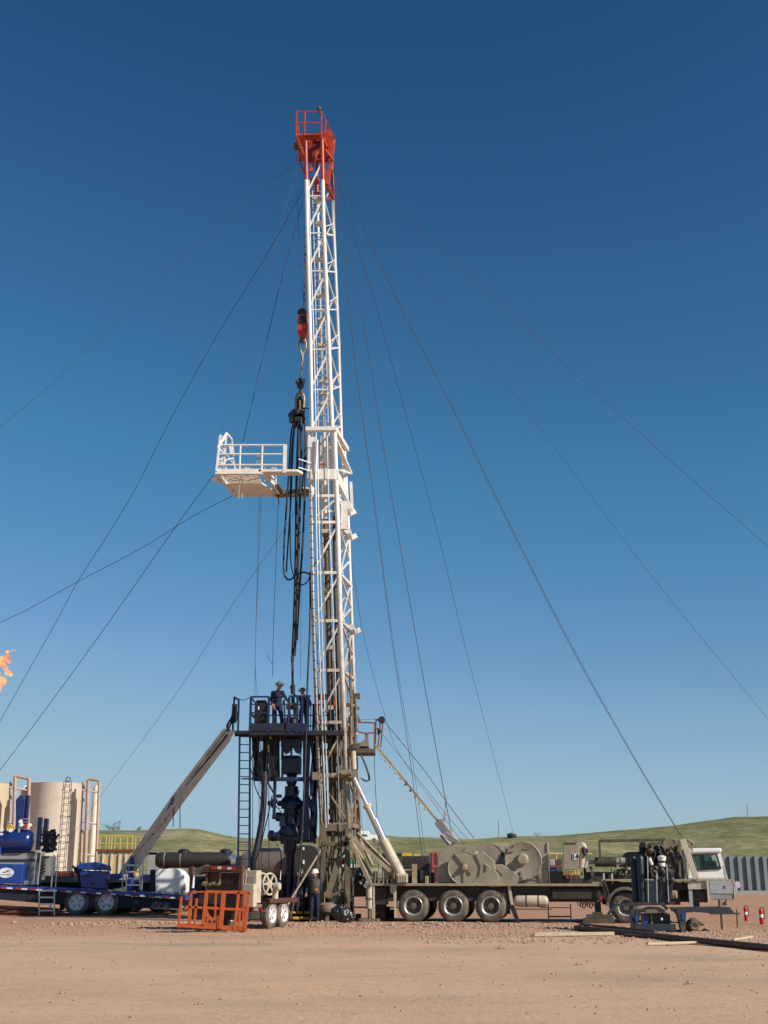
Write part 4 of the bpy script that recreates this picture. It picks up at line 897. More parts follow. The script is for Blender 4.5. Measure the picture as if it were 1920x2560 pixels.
    m = MB(); m.lathe(P(1462, 2128, .42), (0, -1, 0), [(0, .12), (.05, .1)], 12); m.tube([P(1458, 2118, .4), P(1464, 2140, .4)], .07, 8); m.build('exhaust_elbow', 'black_metal', tk)
    a = P(1487, 2155, .6); b = P(1541, 2155, .6); m = MB(); m.lathe(a, b - a, [(0, .05), (.0, .17), ((b - a).length, .17), ((b - a).length, .05)], 22); m.build('muffler', 'engine_dark', tk, smooth=True)
    m = MB(); m.tube([P(1465, 2155, .6), a], .07, 8); m.tube([b, P(1562, 2152, .6)], .1, 8); m.lathe(P(1552, 2153, .6), (1, 0, 0), [(0, .13), (.15, .13)], 12); m.tube([P(1462, 2170, .5), P(1470, 2150, .6)], .07, 8); m.build('exhaust_pipe', 'grey_panel', tk, smooth=True)
    # engine
    m = MB(); m.pp([(1556, 2196), (1556, 2142), (1564, 2132), (1568, 2130), (1618, 2128), (1625, 2138), (1625, 2170), (1556, 2172)], .7, 1.2); m.pb(1545, 2172, 1610, 2198, .6, 1.3); m.pb(1460, 2180, 1548, 2205, .7, 1.2); m.build('engine', 'engine_dark', tk, bevel=.02)
    m = MB(); r5 = random.Random(5)
    for i in range(34):
        x0 = r5.uniform(1452, 1690); y0 = r5.uniform(2165, 2200); m.pb(x0, y0 - r5.uniform(3, 16), x0 + r5.uniform(2, 8), y0, r5.uniform(.35, .9), r5.uniform(.1, .5))
    m.build('engine_fittings', 'mast_dark', tk)
    m = MB()
    for i in range(14): m.ball(P(r5.uniform(1545, 1600), r5.uniform(2168, 2188), .5), r5.uniform(.02, .05), 8, 5)
    for px in (1511, 1532): m.pb(px - 3, 2183, px + 1, 2209, .2, .06)
    m.pb(1548, 2168, 1598, 2172, .5, .06); m.build('engine_fittings', 'cream_paint', tk)
    # pipe frame above the engine
    m = MB(); m.bar(P(1497, 2102, .4), P(1665, 2099, .4), .09); m.bar(P(1498, 2102, .4), P(1500, 2143, .4), .08); m.bar(P(1497, 2104, 2.4), P(1665, 2101, 2.4), .07)
    m.bar(P(1614, 2140, .4), P(1620, 2110, .4), .07); m.bar(P(1620, 2110, .4), P(1655, 2108, .4), .07); m.build('overhead_frame', 'mast_dark', tk)
    # mast rest with hydraulic clutter
    m = MB(); m.pp([(1663, 2098), (1683, 2098), (1686, 2140), (1690, 2198), (1660, 2198), (1668, 2140)], .5, .8); m.bar(P(1655, 2102, .5), P(1716, 2104, .5), .1); m.bar(P(1697, 2104, .5), P(1700, 2196, .5), .08); m.bar(P(1688, 2104, 1.6), P(1692, 2196, 1.6), .08); m.bar(P(1705, 2106, .7), P(1692, 2180, .7), .05)
    m.lathe(P(1668, 2112, .45), (0, -1, 0), [(0, .2), (.1, .18)], 14)
    for i in range(16): q = P(r5.uniform(1622, 1700), r5.uniform(2105, 2190), r5.uniform(.3, .8)); m.ball(q, r5.uniform(.05, .13), 8, 6)
    for i in range(10): a = P(r5.uniform(1622, 1700), r5.uniform(2105, 2150), r5.uniform(.3, .8)); m.bar(a, a + V(r5.uniform(-.3, .3), 0, r5.uniform(-.8, -.2)), .06)
    m.build('mast_rest', 'mast_brown', tk, bevel=.006)
    m = MB(); m.pb(1606, 2150, 1704, 2198, 1.3, .8); m.pb(1625, 2120, 1660, 2160, 1.1, .6); m.pb(1672, 2140, 1706, 2190, .9, .5)
    for i in range(34):
        q = P(r5.uniform(1600, 1708), r5.uniform(2112, 2196), r5.uniform(.5, 1.2)); w_ = r5.uniform(.04, .14); m.box(q.x - w_, q.y, q.z - w_, q.x + w_ * .8, q.y + .2, q.z + w_ * 1.4)
    for i in range(12): q = P(r5.uniform(1600, 1700), r5.uniform(2110, 2150), .6); m.tube([q, q + V(r5.uniform(-.4, .4), 0, r5.uniform(-.9, -.3))], r5.uniform(.02, .05), 6)
    m.build('pump_block', 'black_metal', tk, split=False)
    m = MB()
    for i in range(9): a = P(r5.uniform(1622, 1700), r5.uniform(2108, 2135), .3); m.tube(curve_pts([a, a + V(.15, 0, -.3), a + V(r5.uniform(-.2, .3), 0, -.8), a + V(.1, 0, -1.2)], 3), .03, 6)
    m.build('hydraulic_hose', 'hose_black', tk, smooth=True)
    m = MB(); m.bar(P(1706, 2098, .1), P(1741, 2198, .0), .20, .10); m.bar(P(1703, 2110, .3), P(1722, 2215, .1), .07); m.bar(P(1706, 2098, 2.3), P(1730, 2198, 2.3), .16, .1); m.build('guy_anchor_boom', 'cream_paint', tk, bevel=.006)
    m = MB(); m.tube([P(1719, 2100, .2), P(1733, 2108, .2), P(1728, 2122, .2)], .06, 8)
    m.tube([P(1724, 2112, .15), P(1731, 2128, .1)], .03, 6); m.tube([P(1718, 2115, .15), P(1725, 2131, .1)], .03, 6); m.build('anchor_shackle', 'mast_brown', tk)
    # cab, set on the far side of the engine
    yc = .9
    m = MB()
    for y0_ in (yc, yc + 1.62):
        zc = lambda a_, b_: V(P(a_, b_, yc).x, y0_, P(a_, b_, yc).z)
        for pl in ([(1712, 2198), (1712, 2128), (1734, 2137), (1742, 2174)], [(1712, 2128), (1800, 2127), (1789, 2136), (1734, 2137)], [(1800, 2127), (1820, 2198), (1800, 2172), (1789, 2136)], [(1712, 2198), (1742, 2174), (1800, 2172), (1820, 2198)]): m.prism([zc(*q) for q in pl], .07)
    p1, p2, p3, p4 = P(1810, 2164, yc), P(1818, 2198, yc), P(1712, 2128, yc), P(1712, 2198, yc)
    m.prism([p1, p2, p2 - V(.08, 0, 0), p1 - V(.08, 0, 0)], V(0, 1.68, 0)); m.prism([p4, p3, p3 + V(.06, 0, 0), p4 + V(.06, 0, 0)], V(0, 1.68, 0))
    m.box(p4.x, yc, p4.z - .05, p2.x, yc + 1.68, p4.z + .05); cab = m.build('cab', 'cab_white', tk, split=False)
    m = MB(); q = P(1762, 2185, yc); m.box(q.x, yc + .5, q.z, q.x + .5, yc + 1.1, q.z + .45); m.box(q.x - .05, yc + .5, q.z + .3, q.x + .08, yc + 1.1, q.z + .85); m.build('cab_seat', 'black_metal', tk, bevel=.03)
    m = MB(); m.pp([(1708, 2124), (1712, 2121), (1800, 2120), (1805, 2123), (1804, 2131), (1708, 2133)], yc - .07, 1.85); m.build('cab_roof', 'cab_white', tk, bevel=.04)
    for yy in (yc + .02, yc + 1.64): m = MB(); m.pp([(1732, 2135), (1791, 2134), (1802, 2174), (1740, 2176)], yy, .012); m.build('cab_window', 'clear_glass', tk)
    m = MB(); pl = [(1732, 2137), (1791, 2135), (1802, 2172), (1740, 2175), (1732, 2137)]
    for (a, b), (c_, d_) in zip(pl, pl[1:]): m.bar(P(a, b, yc - .02), P(c_, d_, yc - .02), .045, .03)
    m.build('window_seal', 'black_metal', tk)
    m = MB(); m.prism([P(1802, 2133, yc + .15) + V(.03, 0, 0), P(1802, 2133, yc + 1.5) + V(.03, 0, 0), P(1813, 2170, yc + 1.5) + V(.04, 0, 0), P(1813, 2170, yc + .15) + V(.04, 0, 0)], (.01, 0, .004)); m.build('windscreen', 'clear_glass', tk)
    m = MB(); m.pb(1717, 2136, 1722, 2190, yc - .08, .06); m.build('grab_rail', 'cream_paint', tk)
    # nose of the truck
    m = MB(); m.pb(1770, 2203, 1834, 2250, .0, .9); m.build('front_bumper', 'grey_panel', tk, bevel=.02)
    m = MB(); m.pb(1775, 2202, 1832, 2234, -.02, .015); m.build('bumper_plate', 'galv', tk)
    m = MB(); m.pb(1768, 2201, 1774, 2256, -.03, .06); m.pb(1720, 2204, 1768, 2223, .05, .5); m.pb(1834, 2200, 1838, 2244, -.03, .4); m.build('bumper_frame', 'cream_paint', tk)
    m = MB(); m.pb(1694, 2206, 1718, 2224, .3, .2); m.pb(1700, 2222, 1770, 2255, .8, .5); m.pb(1720, 2226, 1770, 2256, .2, .4); m.pb(1662, 2226, 1696, 2250, .4, .4); m.build('front_frame', 'dark_frame', tk)
    m = MB(); m.lathe(P(1692, 2236, .1), (-1, .3, 0), [(0, .13), (.3, .16), (.34, .05)], 16); m.build('filter_housing', 'tan_paint', tk, smooth=True)
    m = MB(); m.pb(1723, 2224, 1732, 2270, .1, .06); m.build('bumper_post', 'galv', tk)
    m = MB(); m.pb(1733, 2224, 1748, 2268, .3, .3); m.build('rubber_fender', 'black_metal', tk)
    m = MB(); c = P(1841, 2212, -.05); m.lathe(c + V(0, .15, 0), (.6, -1, 0), [(0, .05), (.06, .11), (.1, .12)], 16); m.pb(1836, 2214, 1844, 2230, -.02, .2); m.build('headlight', 'chrome', tk, smooth=True)
    m = MB(); m.pb(1808, 2214, 1814, 2222, -.03, .012); m.build('red_mark', 'red_marker', tk)
    # small parts inside the wheel arch gap
    m = MB(); m.pb(1140 + 37, 2240, 1190, 2248, .3, .2); m.build('red_clamp', 'red_paint', tk)
# ================================================================ TRAVELLING BLOCK, TONGS, HOSES, WIRES
bp = P(755, 812, 46.0); t = thing('travelling_block', 'red travelling block with big hook hung on cables beside the upper mast', 'block', P(755, 780, 46.0))
m = MB(); m.pp([(745, 785), (767, 783), (770, 800), (769, 834), (763, 840), (750, 840), (744, 832), (744, 800)], 45.75, .5); m.build('block_frame', 'block_red', t, bevel=.04)
m = MB(); m.pp([(743, 812), (771, 810), (771, 824), (743, 826)], 45.70, .06); m.build('side_plate', 'crown_red', t, bevel=.01)
m = MB(); m.pp([(748, 790), (765, 788), (766, 806), (748, 808)], 45.72, .04); m.lathe(P(756, 786, 46), (0, 1, 0), [(-.2, .2), (.2, .2)], 16); m.build('sheave', 'black_metal', t)
m = MB(); m.pp([(750, 840), (764, 839), (761, 848), (753, 848)], 45.85, .3); m.ball(P(757, 852, 46), .12, 10, 8); m.build('hook_neck', 'mast_dark', t)
m = MB(); m.tube(curve_pts([P(762, 848, 46), P(765, 858, 46), P(764, 872, 46), P(757, 886, 46), P(756, 902, 46)], 4), .045, 8); m.tube(curve_pts([P(751, 848, 46), P(748, 858, 46), P(749, 872, 46), P(755, 886, 46), P(756, 902, 46)], 4), .045, 8); m.build('hook_bail', 'brass', t, smooth=True)
m = MB()
for i in range(6): a = P(756 - i * .5, 894 + i * 8, 46); m.tube([a + V(.05 * (i % 2), 0, 0), P(755 - i * .5, 902 + i * 8, 46) - V(.03 * (i % 2), 0, 0)], .035, 6)
m.build('chain', 'brass', t, smooth=True)
t2 = thing('power_swivel', 'dark power tong and swivel cluster hanging below the hook by its chain', 'swivel', P(745, 1040, 46.0))
m = MB(); m.lathe(P(751, 962, 46), (0, 0, -1), [(-.3, .06), (-.24, .12), (-.05, .15), (.0, .17), (.12, .14), (.22, .04)], 12); m.bar(P(742, 955, 46), P(763, 950, 46), .06); m.ball(P(744, 955, 45.9), .1, 8, 6); m.ball(P(757, 957, 46.1), .1, 8, 6); m.tube([P(751, 962, 46), P(750, 985, 46)], .035, 6); m.build('swivel_joint', 'black_metal', t2)
m = MB(); m.tube(curve_pts([P(750, 978, 46), P(742, 990, 46), P(740, 1005, 46), P(741, 1022, 46)], 4), .06, 8); m.tube(curve_pts([P(750, 978, 46), P(759, 990, 46), P(760, 1005, 46), P(758, 1022, 46)], 4), .06, 8); m.build('bail', 'brass', t2, smooth=True)
m = MB(); m.lathe(P(750, 990, 46), (0, 0, -1), [(0, .04), (.2, .12), (.5, .1), (.6, .18)], 12); m.pb(736, 1018, 761, 1042, 45.8, .4); m.pb(730, 1022, 737, 1034, 45.9, .2); m.lathe(P(748, 1048, 46), (0, 1, 0), [(-.2, .2), (.2, .2)], 14)
m.lathe(P(729, 1040, 45.9), (0, 1, 0), [(-.12, .14), (.12, .14)], 12); m.lathe(P(728, 1052, 45.9), (0, 1, 0), [(-.1, .09), (.1, .09)], 12); m.lathe(P(738, 1058, 46), (0, 0, 1), [(-.2, .08), (.3, .16)], 10); m.pb(725, 1027, 731, 1030, 45.9, .1)
m.bar(P(760, 1020, 46), P(778, 1022, 45.9), .05); m.bar(P(757, 1032, 46), P(762, 1050, 46), .09); m.ball(P(744, 1030, 45.75), .12, 8, 6); m.ball(P(756, 1028, 45.8), .1, 8, 6)
m.build('tong_body', 'black_metal', t2, bevel=.012)
m = MB(); m.pp([(748, 1000), (752, 1000), (753, 1032), (748, 1032)], 45.76, .04); m.build('link_arm', 'brass', t2)
def hose(pl, Y, r, label, name='hanging_hose', mt='hose_black', cat='hose', group='hoses hanging beside the mast'):
    Ys = Y if isinstance(Y, (list, tuple)) else [Y] * len(pl)
    o = MB().tube(curve_pts([P(a, b, y) for (a, b), y in zip(pl, Ys)], 8), r, 8).build(name, mt, smooth=True); return tag(o, label, cat, group)
hose([(748, 1050), (745, 1120), (741, 1240), (741, 1320), (739, 1430), (736, 1540), (731, 1655)], 45.9, .062, 'thickest black hose of the bundle, ending just above the hanging pipe')
hose([(752, 1045), (754, 1100), (750, 1240), (748, 1330), (744, 1440), (741, 1560), (736, 1640)], 45.7, .052, 'black hose lying right beside the thickest hose of the bundle')
hose([(758, 1045), (763, 1075), (764, 1130), (761, 1260), (756, 1370), (749, 1470), (742, 1600)], 46.05, .044, 'black hose nearest the mast, bowing out below the swivel')
hose([(741, 1056), (735, 1080), (731, 1150), (727, 1250), (722, 1330), (718, 1390), (716, 1430)], 46.2, .032, 'second hose from the left in the sagging bundle')
hose([(735, 1056), (728, 1085), (722, 1180), (712, 1330), (709, 1420), (716, 1446), (728, 1448), (740, 1437), (757, 1431), (770, 1434), (775, 1445), (775, 1560), (769, 1700), (766, 1820), (760, 1980), (748, 2180), (725, 2298)], [46] * 7 + [46, 45.9, 45.5, 45.2, 44.9, 44.7, 44.6, 44.5, 44.3, 43.6], .036, 'long black hose sagging into a loop then running down past the work floor')
hose([(739, 1056), (732, 1090), (726, 1200), (726, 1380), (732, 1432), (737, 1445)], 46.1, .022, 'thin dark hose inside the outer hanging loop')
hose([(762, 1050), (760, 1150), (755, 1230)], 46.0, .03, 'short dark hose beside the swivel closest to the mast')
hose([(743, 1452), (752, 1462), (765, 1458), (774, 1443), (778, 1425), (792, 1402), (804, 1393)], [46, 45.9, 45.6, 45.2, 45, 45.3, 45.6], .026, 'small curled hose joining the hanging hoses to the mast standpipe')
o = MB().tube([P(728, 1640, 46), P(731, 1600, 46)], .08, 8); 
t3 = thing('pipe_joint', 'dark pipe hanging over the work floor, steadied by the raised hand of a worker', 'pipe', P(732, 1735, 46.0))
MB().tube([P(731, 1652, 46.0), P(732, 1735, 46.0)], .045, 8).build('pipe_body', 'hose_black', t3, smooth=True)
MB().tube([P(732, 1712, 46.0), P(732, 1735, 46.0)], .085, 10).build('pipe_collar', 'black_metal', t3, smooth=True)
def wire(pl, Ya, Yb, r, label, mt='cable', group='guy wires staying the mast', cat='guy wire', n=6, anchor=None):
    n_ = len(pl); pts = []
    L = [0]
    for a, b in zip(pl, pl[1:]): L.append(L[-1] + math.dist(a, b))
    for (a, b), l in zip(pl, L):                 # depth advances evenly in 1/Y, as on a straight line in space
        k = l / L[-1]; Y = 1 / ((1 - k) / Ya + k / Yb); pts.append(P(a, b, Y))
    if anchor: pts.append(Vector(anchor))
    o = MB().tube(curve_pts(pts, n), r, 5).build('guy_wire' if cat == 'guy wire' else 'wire_rope', mt, smooth=True); return tag(o, label, cat, group)
wire([(752, 405), (660, 466), (503, 603), (376, 721), (231, 866), (100, 985), (0, 1066), (-330, 1320)], 46, 46, .009, 'faint guy wire sweeping from the crown to the left edge at mid height', 'cable_pale')
wire([(758, 475), (665, 640), (550, 826), (434, 1034), (324, 1248), (197, 1450), (139, 1557), (0, 1803), (-120, 2020), (-210, 2190)], 46, 70, .014, 'dark guy wire from the crown crossing left to above the flare')
wire([(757, 505), (706, 690), (655, 900), (607, 1106)], 46.2, 47.0, .015, 'dark wire from the upper mast down to the railed board, nearer the mast', cat='stay wire', group='wires holding the board')
wire([(741, 420), (670, 680), (610, 880), (555, 1080)], 45.2, 44.4, .008, 'pale thin wire from the crown platform to the far end of the railed board', 'cable_pale', cat='stay wire', group='wires holding the board')
wire([(535, 1186), (430, 1330), (262, 1570), (120, 1765), (0, 1925), (-170, 2140), (-230, 2210)], 44.2, 62, .013, 'dark guy wire from the outer corner of the board down to the lower left')
wire([(586, 1237), (480, 1292), (350, 1372), (197, 1453), (90, 1512), (0, 1556), (-520, 1790), (-1150, 2110)], 47, 60, .012, 'guy wire sagging flat from under the board to the left edge')
wire([(790, 1180), (706, 1330), (578, 1516), (463, 1700), (360, 1845), (260, 1978), (140, 2150), (105, 2200)], 47, 84, .009, 'faint guy wire descending behind the slide to the tan tank pipes', 'cable_pale')
wire([(836, 384), (1026, 552), (1301, 806), (1576, 1060), (1760, 1226), (1920, 1367), (2400, 1800), (2900, 2260)], 47, 47, .013, 'uppermost guy wire on the right, reaching the right edge at mid height')
wire([(834, 412), (992, 620), (1232, 916), (1404, 1142), (1644, 1459), (1919, 1796), (2110, 2040), (2230, 2195)], 47, 60, .0085, 'faint guy wire on the right reaching the edge low down', 'cable_pale')
for k, (dx, lb) in enumerate(((0, 'left strand of the heavy double guy line to the truck front'), (3.5, 'right strand of the heavy double guy line to the truck front'))):
    wire([(833, 400), (860, 455), (889 + dx * .3, 524), (999 + dx * .7, 765), (1129 + dx, 1019), (1287 + dx, 1342), (1438 + dx, 1637), (1582 + dx * .8, 1891), (1668 + dx * .6, 2035), (1708, 2098)], 46.8, 43.6, .0095, lb, group='double guy line to the truck front')
wire([(833, 420), (862, 590), (902, 765), (957, 1108), (1026, 1513), (1095, 1898), (1134, 2110)], 46.8, 45.5, .0145, 'dark wire from the crown to the drawworks drum')
for dx, lb in ((0, 'dark left strand of the close pair of wires right of the mast'), (3, 'paler right strand of the close pair of wires right of the mast')):
    wire([(832, 425), (861 + dx * .2, 655), (889 + dx * .4, 916), (937 + dx * .6, 1270), (978 + dx, 1589), (1025 + dx * 2, 1898), (1052 + dx * 2.6, 2110), (1066 + dx * 2.6, 2205)], 46.8, 45.6, .012 if dx == 0 else .008, lb, 'cable' if dx == 0 else 'cable_pale', group='pair of wires right of the mast')
wire([(834, 415), (890, 600), (957, 826), (1095, 1335), (1163, 1617), (1236, 1898), (1283, 2082), (1290, 2110)], 47, 150, .016, 'faint guy wire ending at the round stock tank on the ridge', 'cable_pale')
wire([(868, 1330), (878, 1397), (909, 1589), (964, 1795), (1002, 1891), (1100, 2030), (1150, 2098), (1210, 2180)], 47, 60, .009, 'thin guy wire from mid mast passing the small side platform', 'cable_pale')
wire([(958, 1800), (1060, 1925), (1113, 2000), (1185, 2096)], 46.6, 46, .015, 'upper stay line from the side platform to the drawworks', 'cable', cat='stay wire', group='stay lines of the side platform')
wire([(956, 1835), (1040, 1940), (1098, 2014), (1170, 2100)], 46.6, 46, .010, 'lower stay line from the side platform to the drawworks', 'cable_pale', cat='stay wire', group='stay lines of the side platform')
G2 = 'lines hanging from the board'
wire([(648, 1238), (643, 1450), (638, 1640), (637, 1742)], 45.5, 45.2, .010, 'leftmost line hanging from the board to the work floor', cat='rope', group=G2)
wire([(654, 1238), (647, 1400), (638, 1640), (644, 1742)], 45.5, 45.3, .009, 'line meeting the leftmost one above the console on the work floor', cat='rope', group=G2)
wire([(695, 1262), (690, 1400), (684, 1560), (681, 1692)], 46.8, 46.6, .011, 'line hanging above the helmet of the standing worker', cat='rope', group=G2)
wire([(696, 1234), (697, 1262)], 46.8, 46.8, .024, 'short dark chain under the board', cat='chain', group=G2)
wire([(666, 1636), (681, 1660)], 46.6, 46.6, .010, 'short slanting line tied above the standing worker', cat='rope', group=G2)
wire([(740, 372), (745, 540), (754, 700), (762, 780)], 45.1, 45.8, .010, 'pale line from the crown platform down to the red block', 'cable_pale', cat='wire rope', group='lines carrying the red block')
for i in range(4):
    wire([(766 + i * 1.5, 400), (763 + i * 1.2, 560), (760 + i, 700), (757 + i * 1.6, 786)], 45.9 + i * .06, 45.9 + i * .06, .013, ('first', 'second', 'third', 'fourth')[i] + ' dark hoist cable from the left above the red block', cat='wire rope', group='lines carrying the red block')
wire([(755, 1440), (752, 1560), (751, 1700)], 46.2, 46.4, .008, 'faint line hanging over the second worker on the floor', 'cable_pale', cat='rope', group=G2)
wire([(873, 1760), (885, 1795), (945, 1798), (958, 1800)], 46.4, 46.6, .008, 'cord strung from the mast to the side platform', cat='rope')
wire([(935, 1870), (938, 1960), (945, 2090), (946, 2170)], 46, 46, .013, 'brown rod hanging from the side platform to the deck', cat='rod')
wire([(899, 1965), (903, 2050), (917, 2120)], 46.4, 46.4, .009, 'thin line hanging behind the raising ram', cat='rope')
# ================================================================ WORK FLOOR
wf = thing('work_floor', 'dark navy railed work floor around the well, high beside the mast', 'platform', V(P(700, 1830, 45).x, 45.6, P(700, 1830, 44.6).z))
YW = 44.6; YW2 = 46.8
zt0 = P(700, 1826, YW).z; zb0 = P(700, 1834, YW).z
xl, xr = P(622, 1820, YW).x, P(800, 1820, YW).x
m = MB(); m.box(xl, YW, zb0 - .05, xr + .9, YW2, zt0); m.bar(V(P(580, 1830, YW).x, YW + .1, zt0 - .06), V(xl, YW + .1, zt0 - .06), .12); m.bar(V(P(580, 1830, YW).x, YW + .9, zt0 - .06), V(xl, YW + .9, zt0 - .06), .12); m.box(P(584, 1830, YW).x, YW + .1, zt0 - .06, xl, YW + .9, zt0 - .02)
m.build('floor_deck', 'navy_floor', wf)
m = MB(); m.box(xl, YW - .03, zt0 - .02, P(772, 1820, YW).x, YW - .005, P(700, 1808, YW).z); m.box(P(584, 1830, YW).x, YW - .01, zb0, xl, YW + .1, zt0 - .02); m.build('toe_board', 'navy_floor', wf)
rt = P(640, 1742, YW).z
def wpost(m, px, Y=YW, z1=None, r=.045): x = P(px, 1790, Y).x; m.bar(V(x, Y, zt0 - .1), V(x, Y, z1 or rt), r * 2, r * 1.4)
m = MB()
for px in (626, 671): wpost(m, px)
for f in (1, .52): z = zt0 + (rt - zt0) * f; m.bar(V(P(626, 1790, YW).x, YW, z), V(P(672, 1790, YW).x, YW, z), .06)
m.build('floor_railing', 'navy_steel', wf)
m = MB()
for px in (722, 743, 755, 770): wpost(m, px)
m.bar(V(P(722, 1790, YW).x, YW, rt + .03), V(P(776, 1790, YW).x, YW, rt + .03), .06); m.bar(V(P(714, 1790, YW).x, YW, zt0), V(P(709, 1790, YW).x, YW, rt - .1), .06); m.bar(V(P(709, 1790, YW).x, YW, rt - .1), V(P(705, 1790, YW).x, YW, rt - .3), .05)
m.build('floor_railing', 'navy_steel', wf)
m = MB(); YF_ = YW2 - .1; zf = rt
for px in (640, 690, 735, 785, 795, 812): x = P(px, 1790, YF_).x; m.bar(V(x, YF_, zt0), V(x, YF_, zf), .06)
for f in (1, .66, .33): z = zt0 + (zf - zt0) * f; m.bar(V(P(626, 1790, YF_).x, YF_, z), V(P(845, 1790, YF_).x, YF_, z), .045)
for k in range(9): x = P(772 + k * 5, 1790, YF_).x; m.bar(V(x, YF_, zt0), V(x, YF_, zf), .035)
m.bar(V(P(626, 1790, YW).x, YW, rt), V(P(640, 1790, YF_).x, YF_, zf), .05); m.bar(V(P(626, 1790, YW).x, YW, zt0 + (rt - zt0) * .52), V(P(640, 1790, YF_).x, YF_, zt0 + (rt - zt0) * .52), .05)
m.build('floor_railing', 'navy_steel', wf)
m = MB(); m.bar(P(582, 1826, YW + .5), P(586, 1743, YW + .5), .07); m.bar(P(595, 1826, YW + .1), P(597, 1750, YW + .1), .07); m.bar(P(586, 1743, YW + .5), P(597, 1750, YW + .1), .06); m.tube(curve_pts([P(597, 1747, YW), P(610, 1750, YW), P(624, 1744, YW)], 4), .012, 5); m.build('gate_railing', 'navy_steel', wf)
m = MB(); m.tube(curve_pts([P(587, 1760, YW + .4), P(584, 1790, YW + .4), P(572, 1812, YW + .3), P(568, 1828, YW + .3)], 4), [.1] * 4 + [.09] * 6 + [.05] * 3, 8); m.tube(curve_pts([P(586, 1765, YW + .3), P(588, 1790, YW + .3), P(585, 1806, YW + .3)], 4), .09, 8); m.tube(curve_pts([P(577, 1800, YW + .3), P(571, 1815, YW + .3), P(574, 1826, YW + .3)], 4), .03, 6); m.build('slung_hose', 'hose_black', wf)
# pillars, cross beam, lattice
m = MB(); m.pb(679, 1834, 693, 1952, 45.6, .3); m.pb(682, 1952, 689.5, 2044, 45.6, .15); m.pb(684, 2040, 688, 2048, 45.65, .1); m.build('support_pillar', 'navy_steel', wf, bevel=.01)
m = MB(); m.pp([(757, 1834), (776, 1834), (774, 1900), (771, 1945), (772, 2010), (775, 2100), (758, 2100), (760, 1990), (757, 1945)], 45.6, .3); m.build('support_pillar', 'navy_steel', wf, bevel=.01)
m = MB(); 
for a_, b_ in (((776, 1836), (790, 1960)), ((790, 1836), (776, 1950)), ((772, 1990), (790, 2095)), ((790, 1950), (772, 2095)), ((788, 1834), (787, 2110)), ((777, 1950), (778, 1990)), ((783, 1950), (783, 1990))): m.bar(P(*a_, 45.7), P(*b_, 45.7), .09)
m.build('pillar_lattice', 'navy_steel', wf)
m = MB(); m.bar(P(604, 1947, 45.4), P(640, 1947, 45.4), .05); m.bar(P(634, 1948, 45.45), P(790, 1948, 45.45), .15, .15); m.build('cross_beam', 'navy_steel', wf)
m = MB(); m.pb(736, 1944, 752, 1948, 45.35, .04); m.build('blue_clamp', 'box_blue', wf)
m = MB()
for x0, w_ in ((640, 4), (658, 7), (704, 5), (750, 4)): m.pb(x0, 1834, x0 + w_, 1952 if w_ > 4 else 1880, 46.9, .12)
m.pb(652, 1876, 672, 1908, 46, .3); m.pb(668, 1836, 680, 1890, 46.2, .3); m.pb(640, 1880, 652, 1950, 46.2, .2)
m.build('pillar_box', 'navy_steel', wf, bevel=.01)
# slips and hangers under the rotary
m = MB(); m.pb(702, 1846, 754, 1866, 45.6, .5); m.pp([(704, 1866), (728, 1866), (722, 1880), (712, 1884)], 45.6, .4); m.pp([(730, 1866), (754, 1866), (748, 1884), (738, 1880)], 45.6, .4); m.pb(726, 1862, 731, 1892, 45.8, .08)
for px in (703, 751): m.pb(px, 1846, px + 2.5, 1900, 45.7, .08)
m.build('rotary_hanger', 'bop_navy', wf, bevel=.01)
# hoses, cables below the floor on the left
m = MB(); r6 = random.Random(3)
for i in range(16):
    x0 = r6.uniform(628, 700); m.tube(curve_pts([P(x0, 1832, 45.2), P(x0 + r6.uniform(-5, 5), 1880, 45.2), P(x0 + r6.uniform(-8, 8), 1920 + r6.uniform(-15, 20), 45.3), P(x0 + r6.uniform(-2, 8), 1952, 45.4)], 4), r6.uniform(.012, .03), 6)
for x0 in (627, 632, 648, 655): m.tube([P(x0, 1832, 45.1), P(x0 - 1, 2180, 44.9)], .011, 5)
m.tube(curve_pts([P(632, 1900, 45.2), P(636, 1960, 45.1), P(651, 1995, 45), P(652, 2000, 45)], 4), .02, 6); m.tube([P(672, 1880, 45.0), P(672, 2170, 44.8)], .014, 5)
m.tube([P(680, 1990, 45.2), P(672, 2030, 45.1), P(650, 2120, 45)], .022, 6)
for i in range(14):
    x0 = r6.uniform(634, 704); m.tube(curve_pts([P(x0, 1832, 45.9), P(x0 + r6.uniform(-4, 4), 1870, 45.9), P(x0 + r6.uniform(-9, 9), 1915, 46), P(x0 + r6.uniform(-4, 4), 1950, 46)], 3), r6.uniform(.03, .065), 7)
for i in range(9): x0 = r6.uniform(762, 792); m.tube(curve_pts([P(x0, 1834, 46.2), P(x0 + r6.uniform(-5, 5), 1930, 46.2), P(x0 + r6.uniform(-6, 4), 2040, 46.1), P(x0 - 3, 2098, 46.1)], 3), r6.uniform(.02, .045), 7)
m.build('control_hose', 'hose_black', wf, smooth=True, split=False)
m = MB(); m.tube([P(673, 1826, 45.1), P(675, 1838, 45.1), P(677, 1848, 45.1)], .025, 6); m.tube([P(671, 1862, 45.1), P(672, 1880, 45.1)], .03, 6); m.build('hanging_strap', 'rail_yellow', wf)
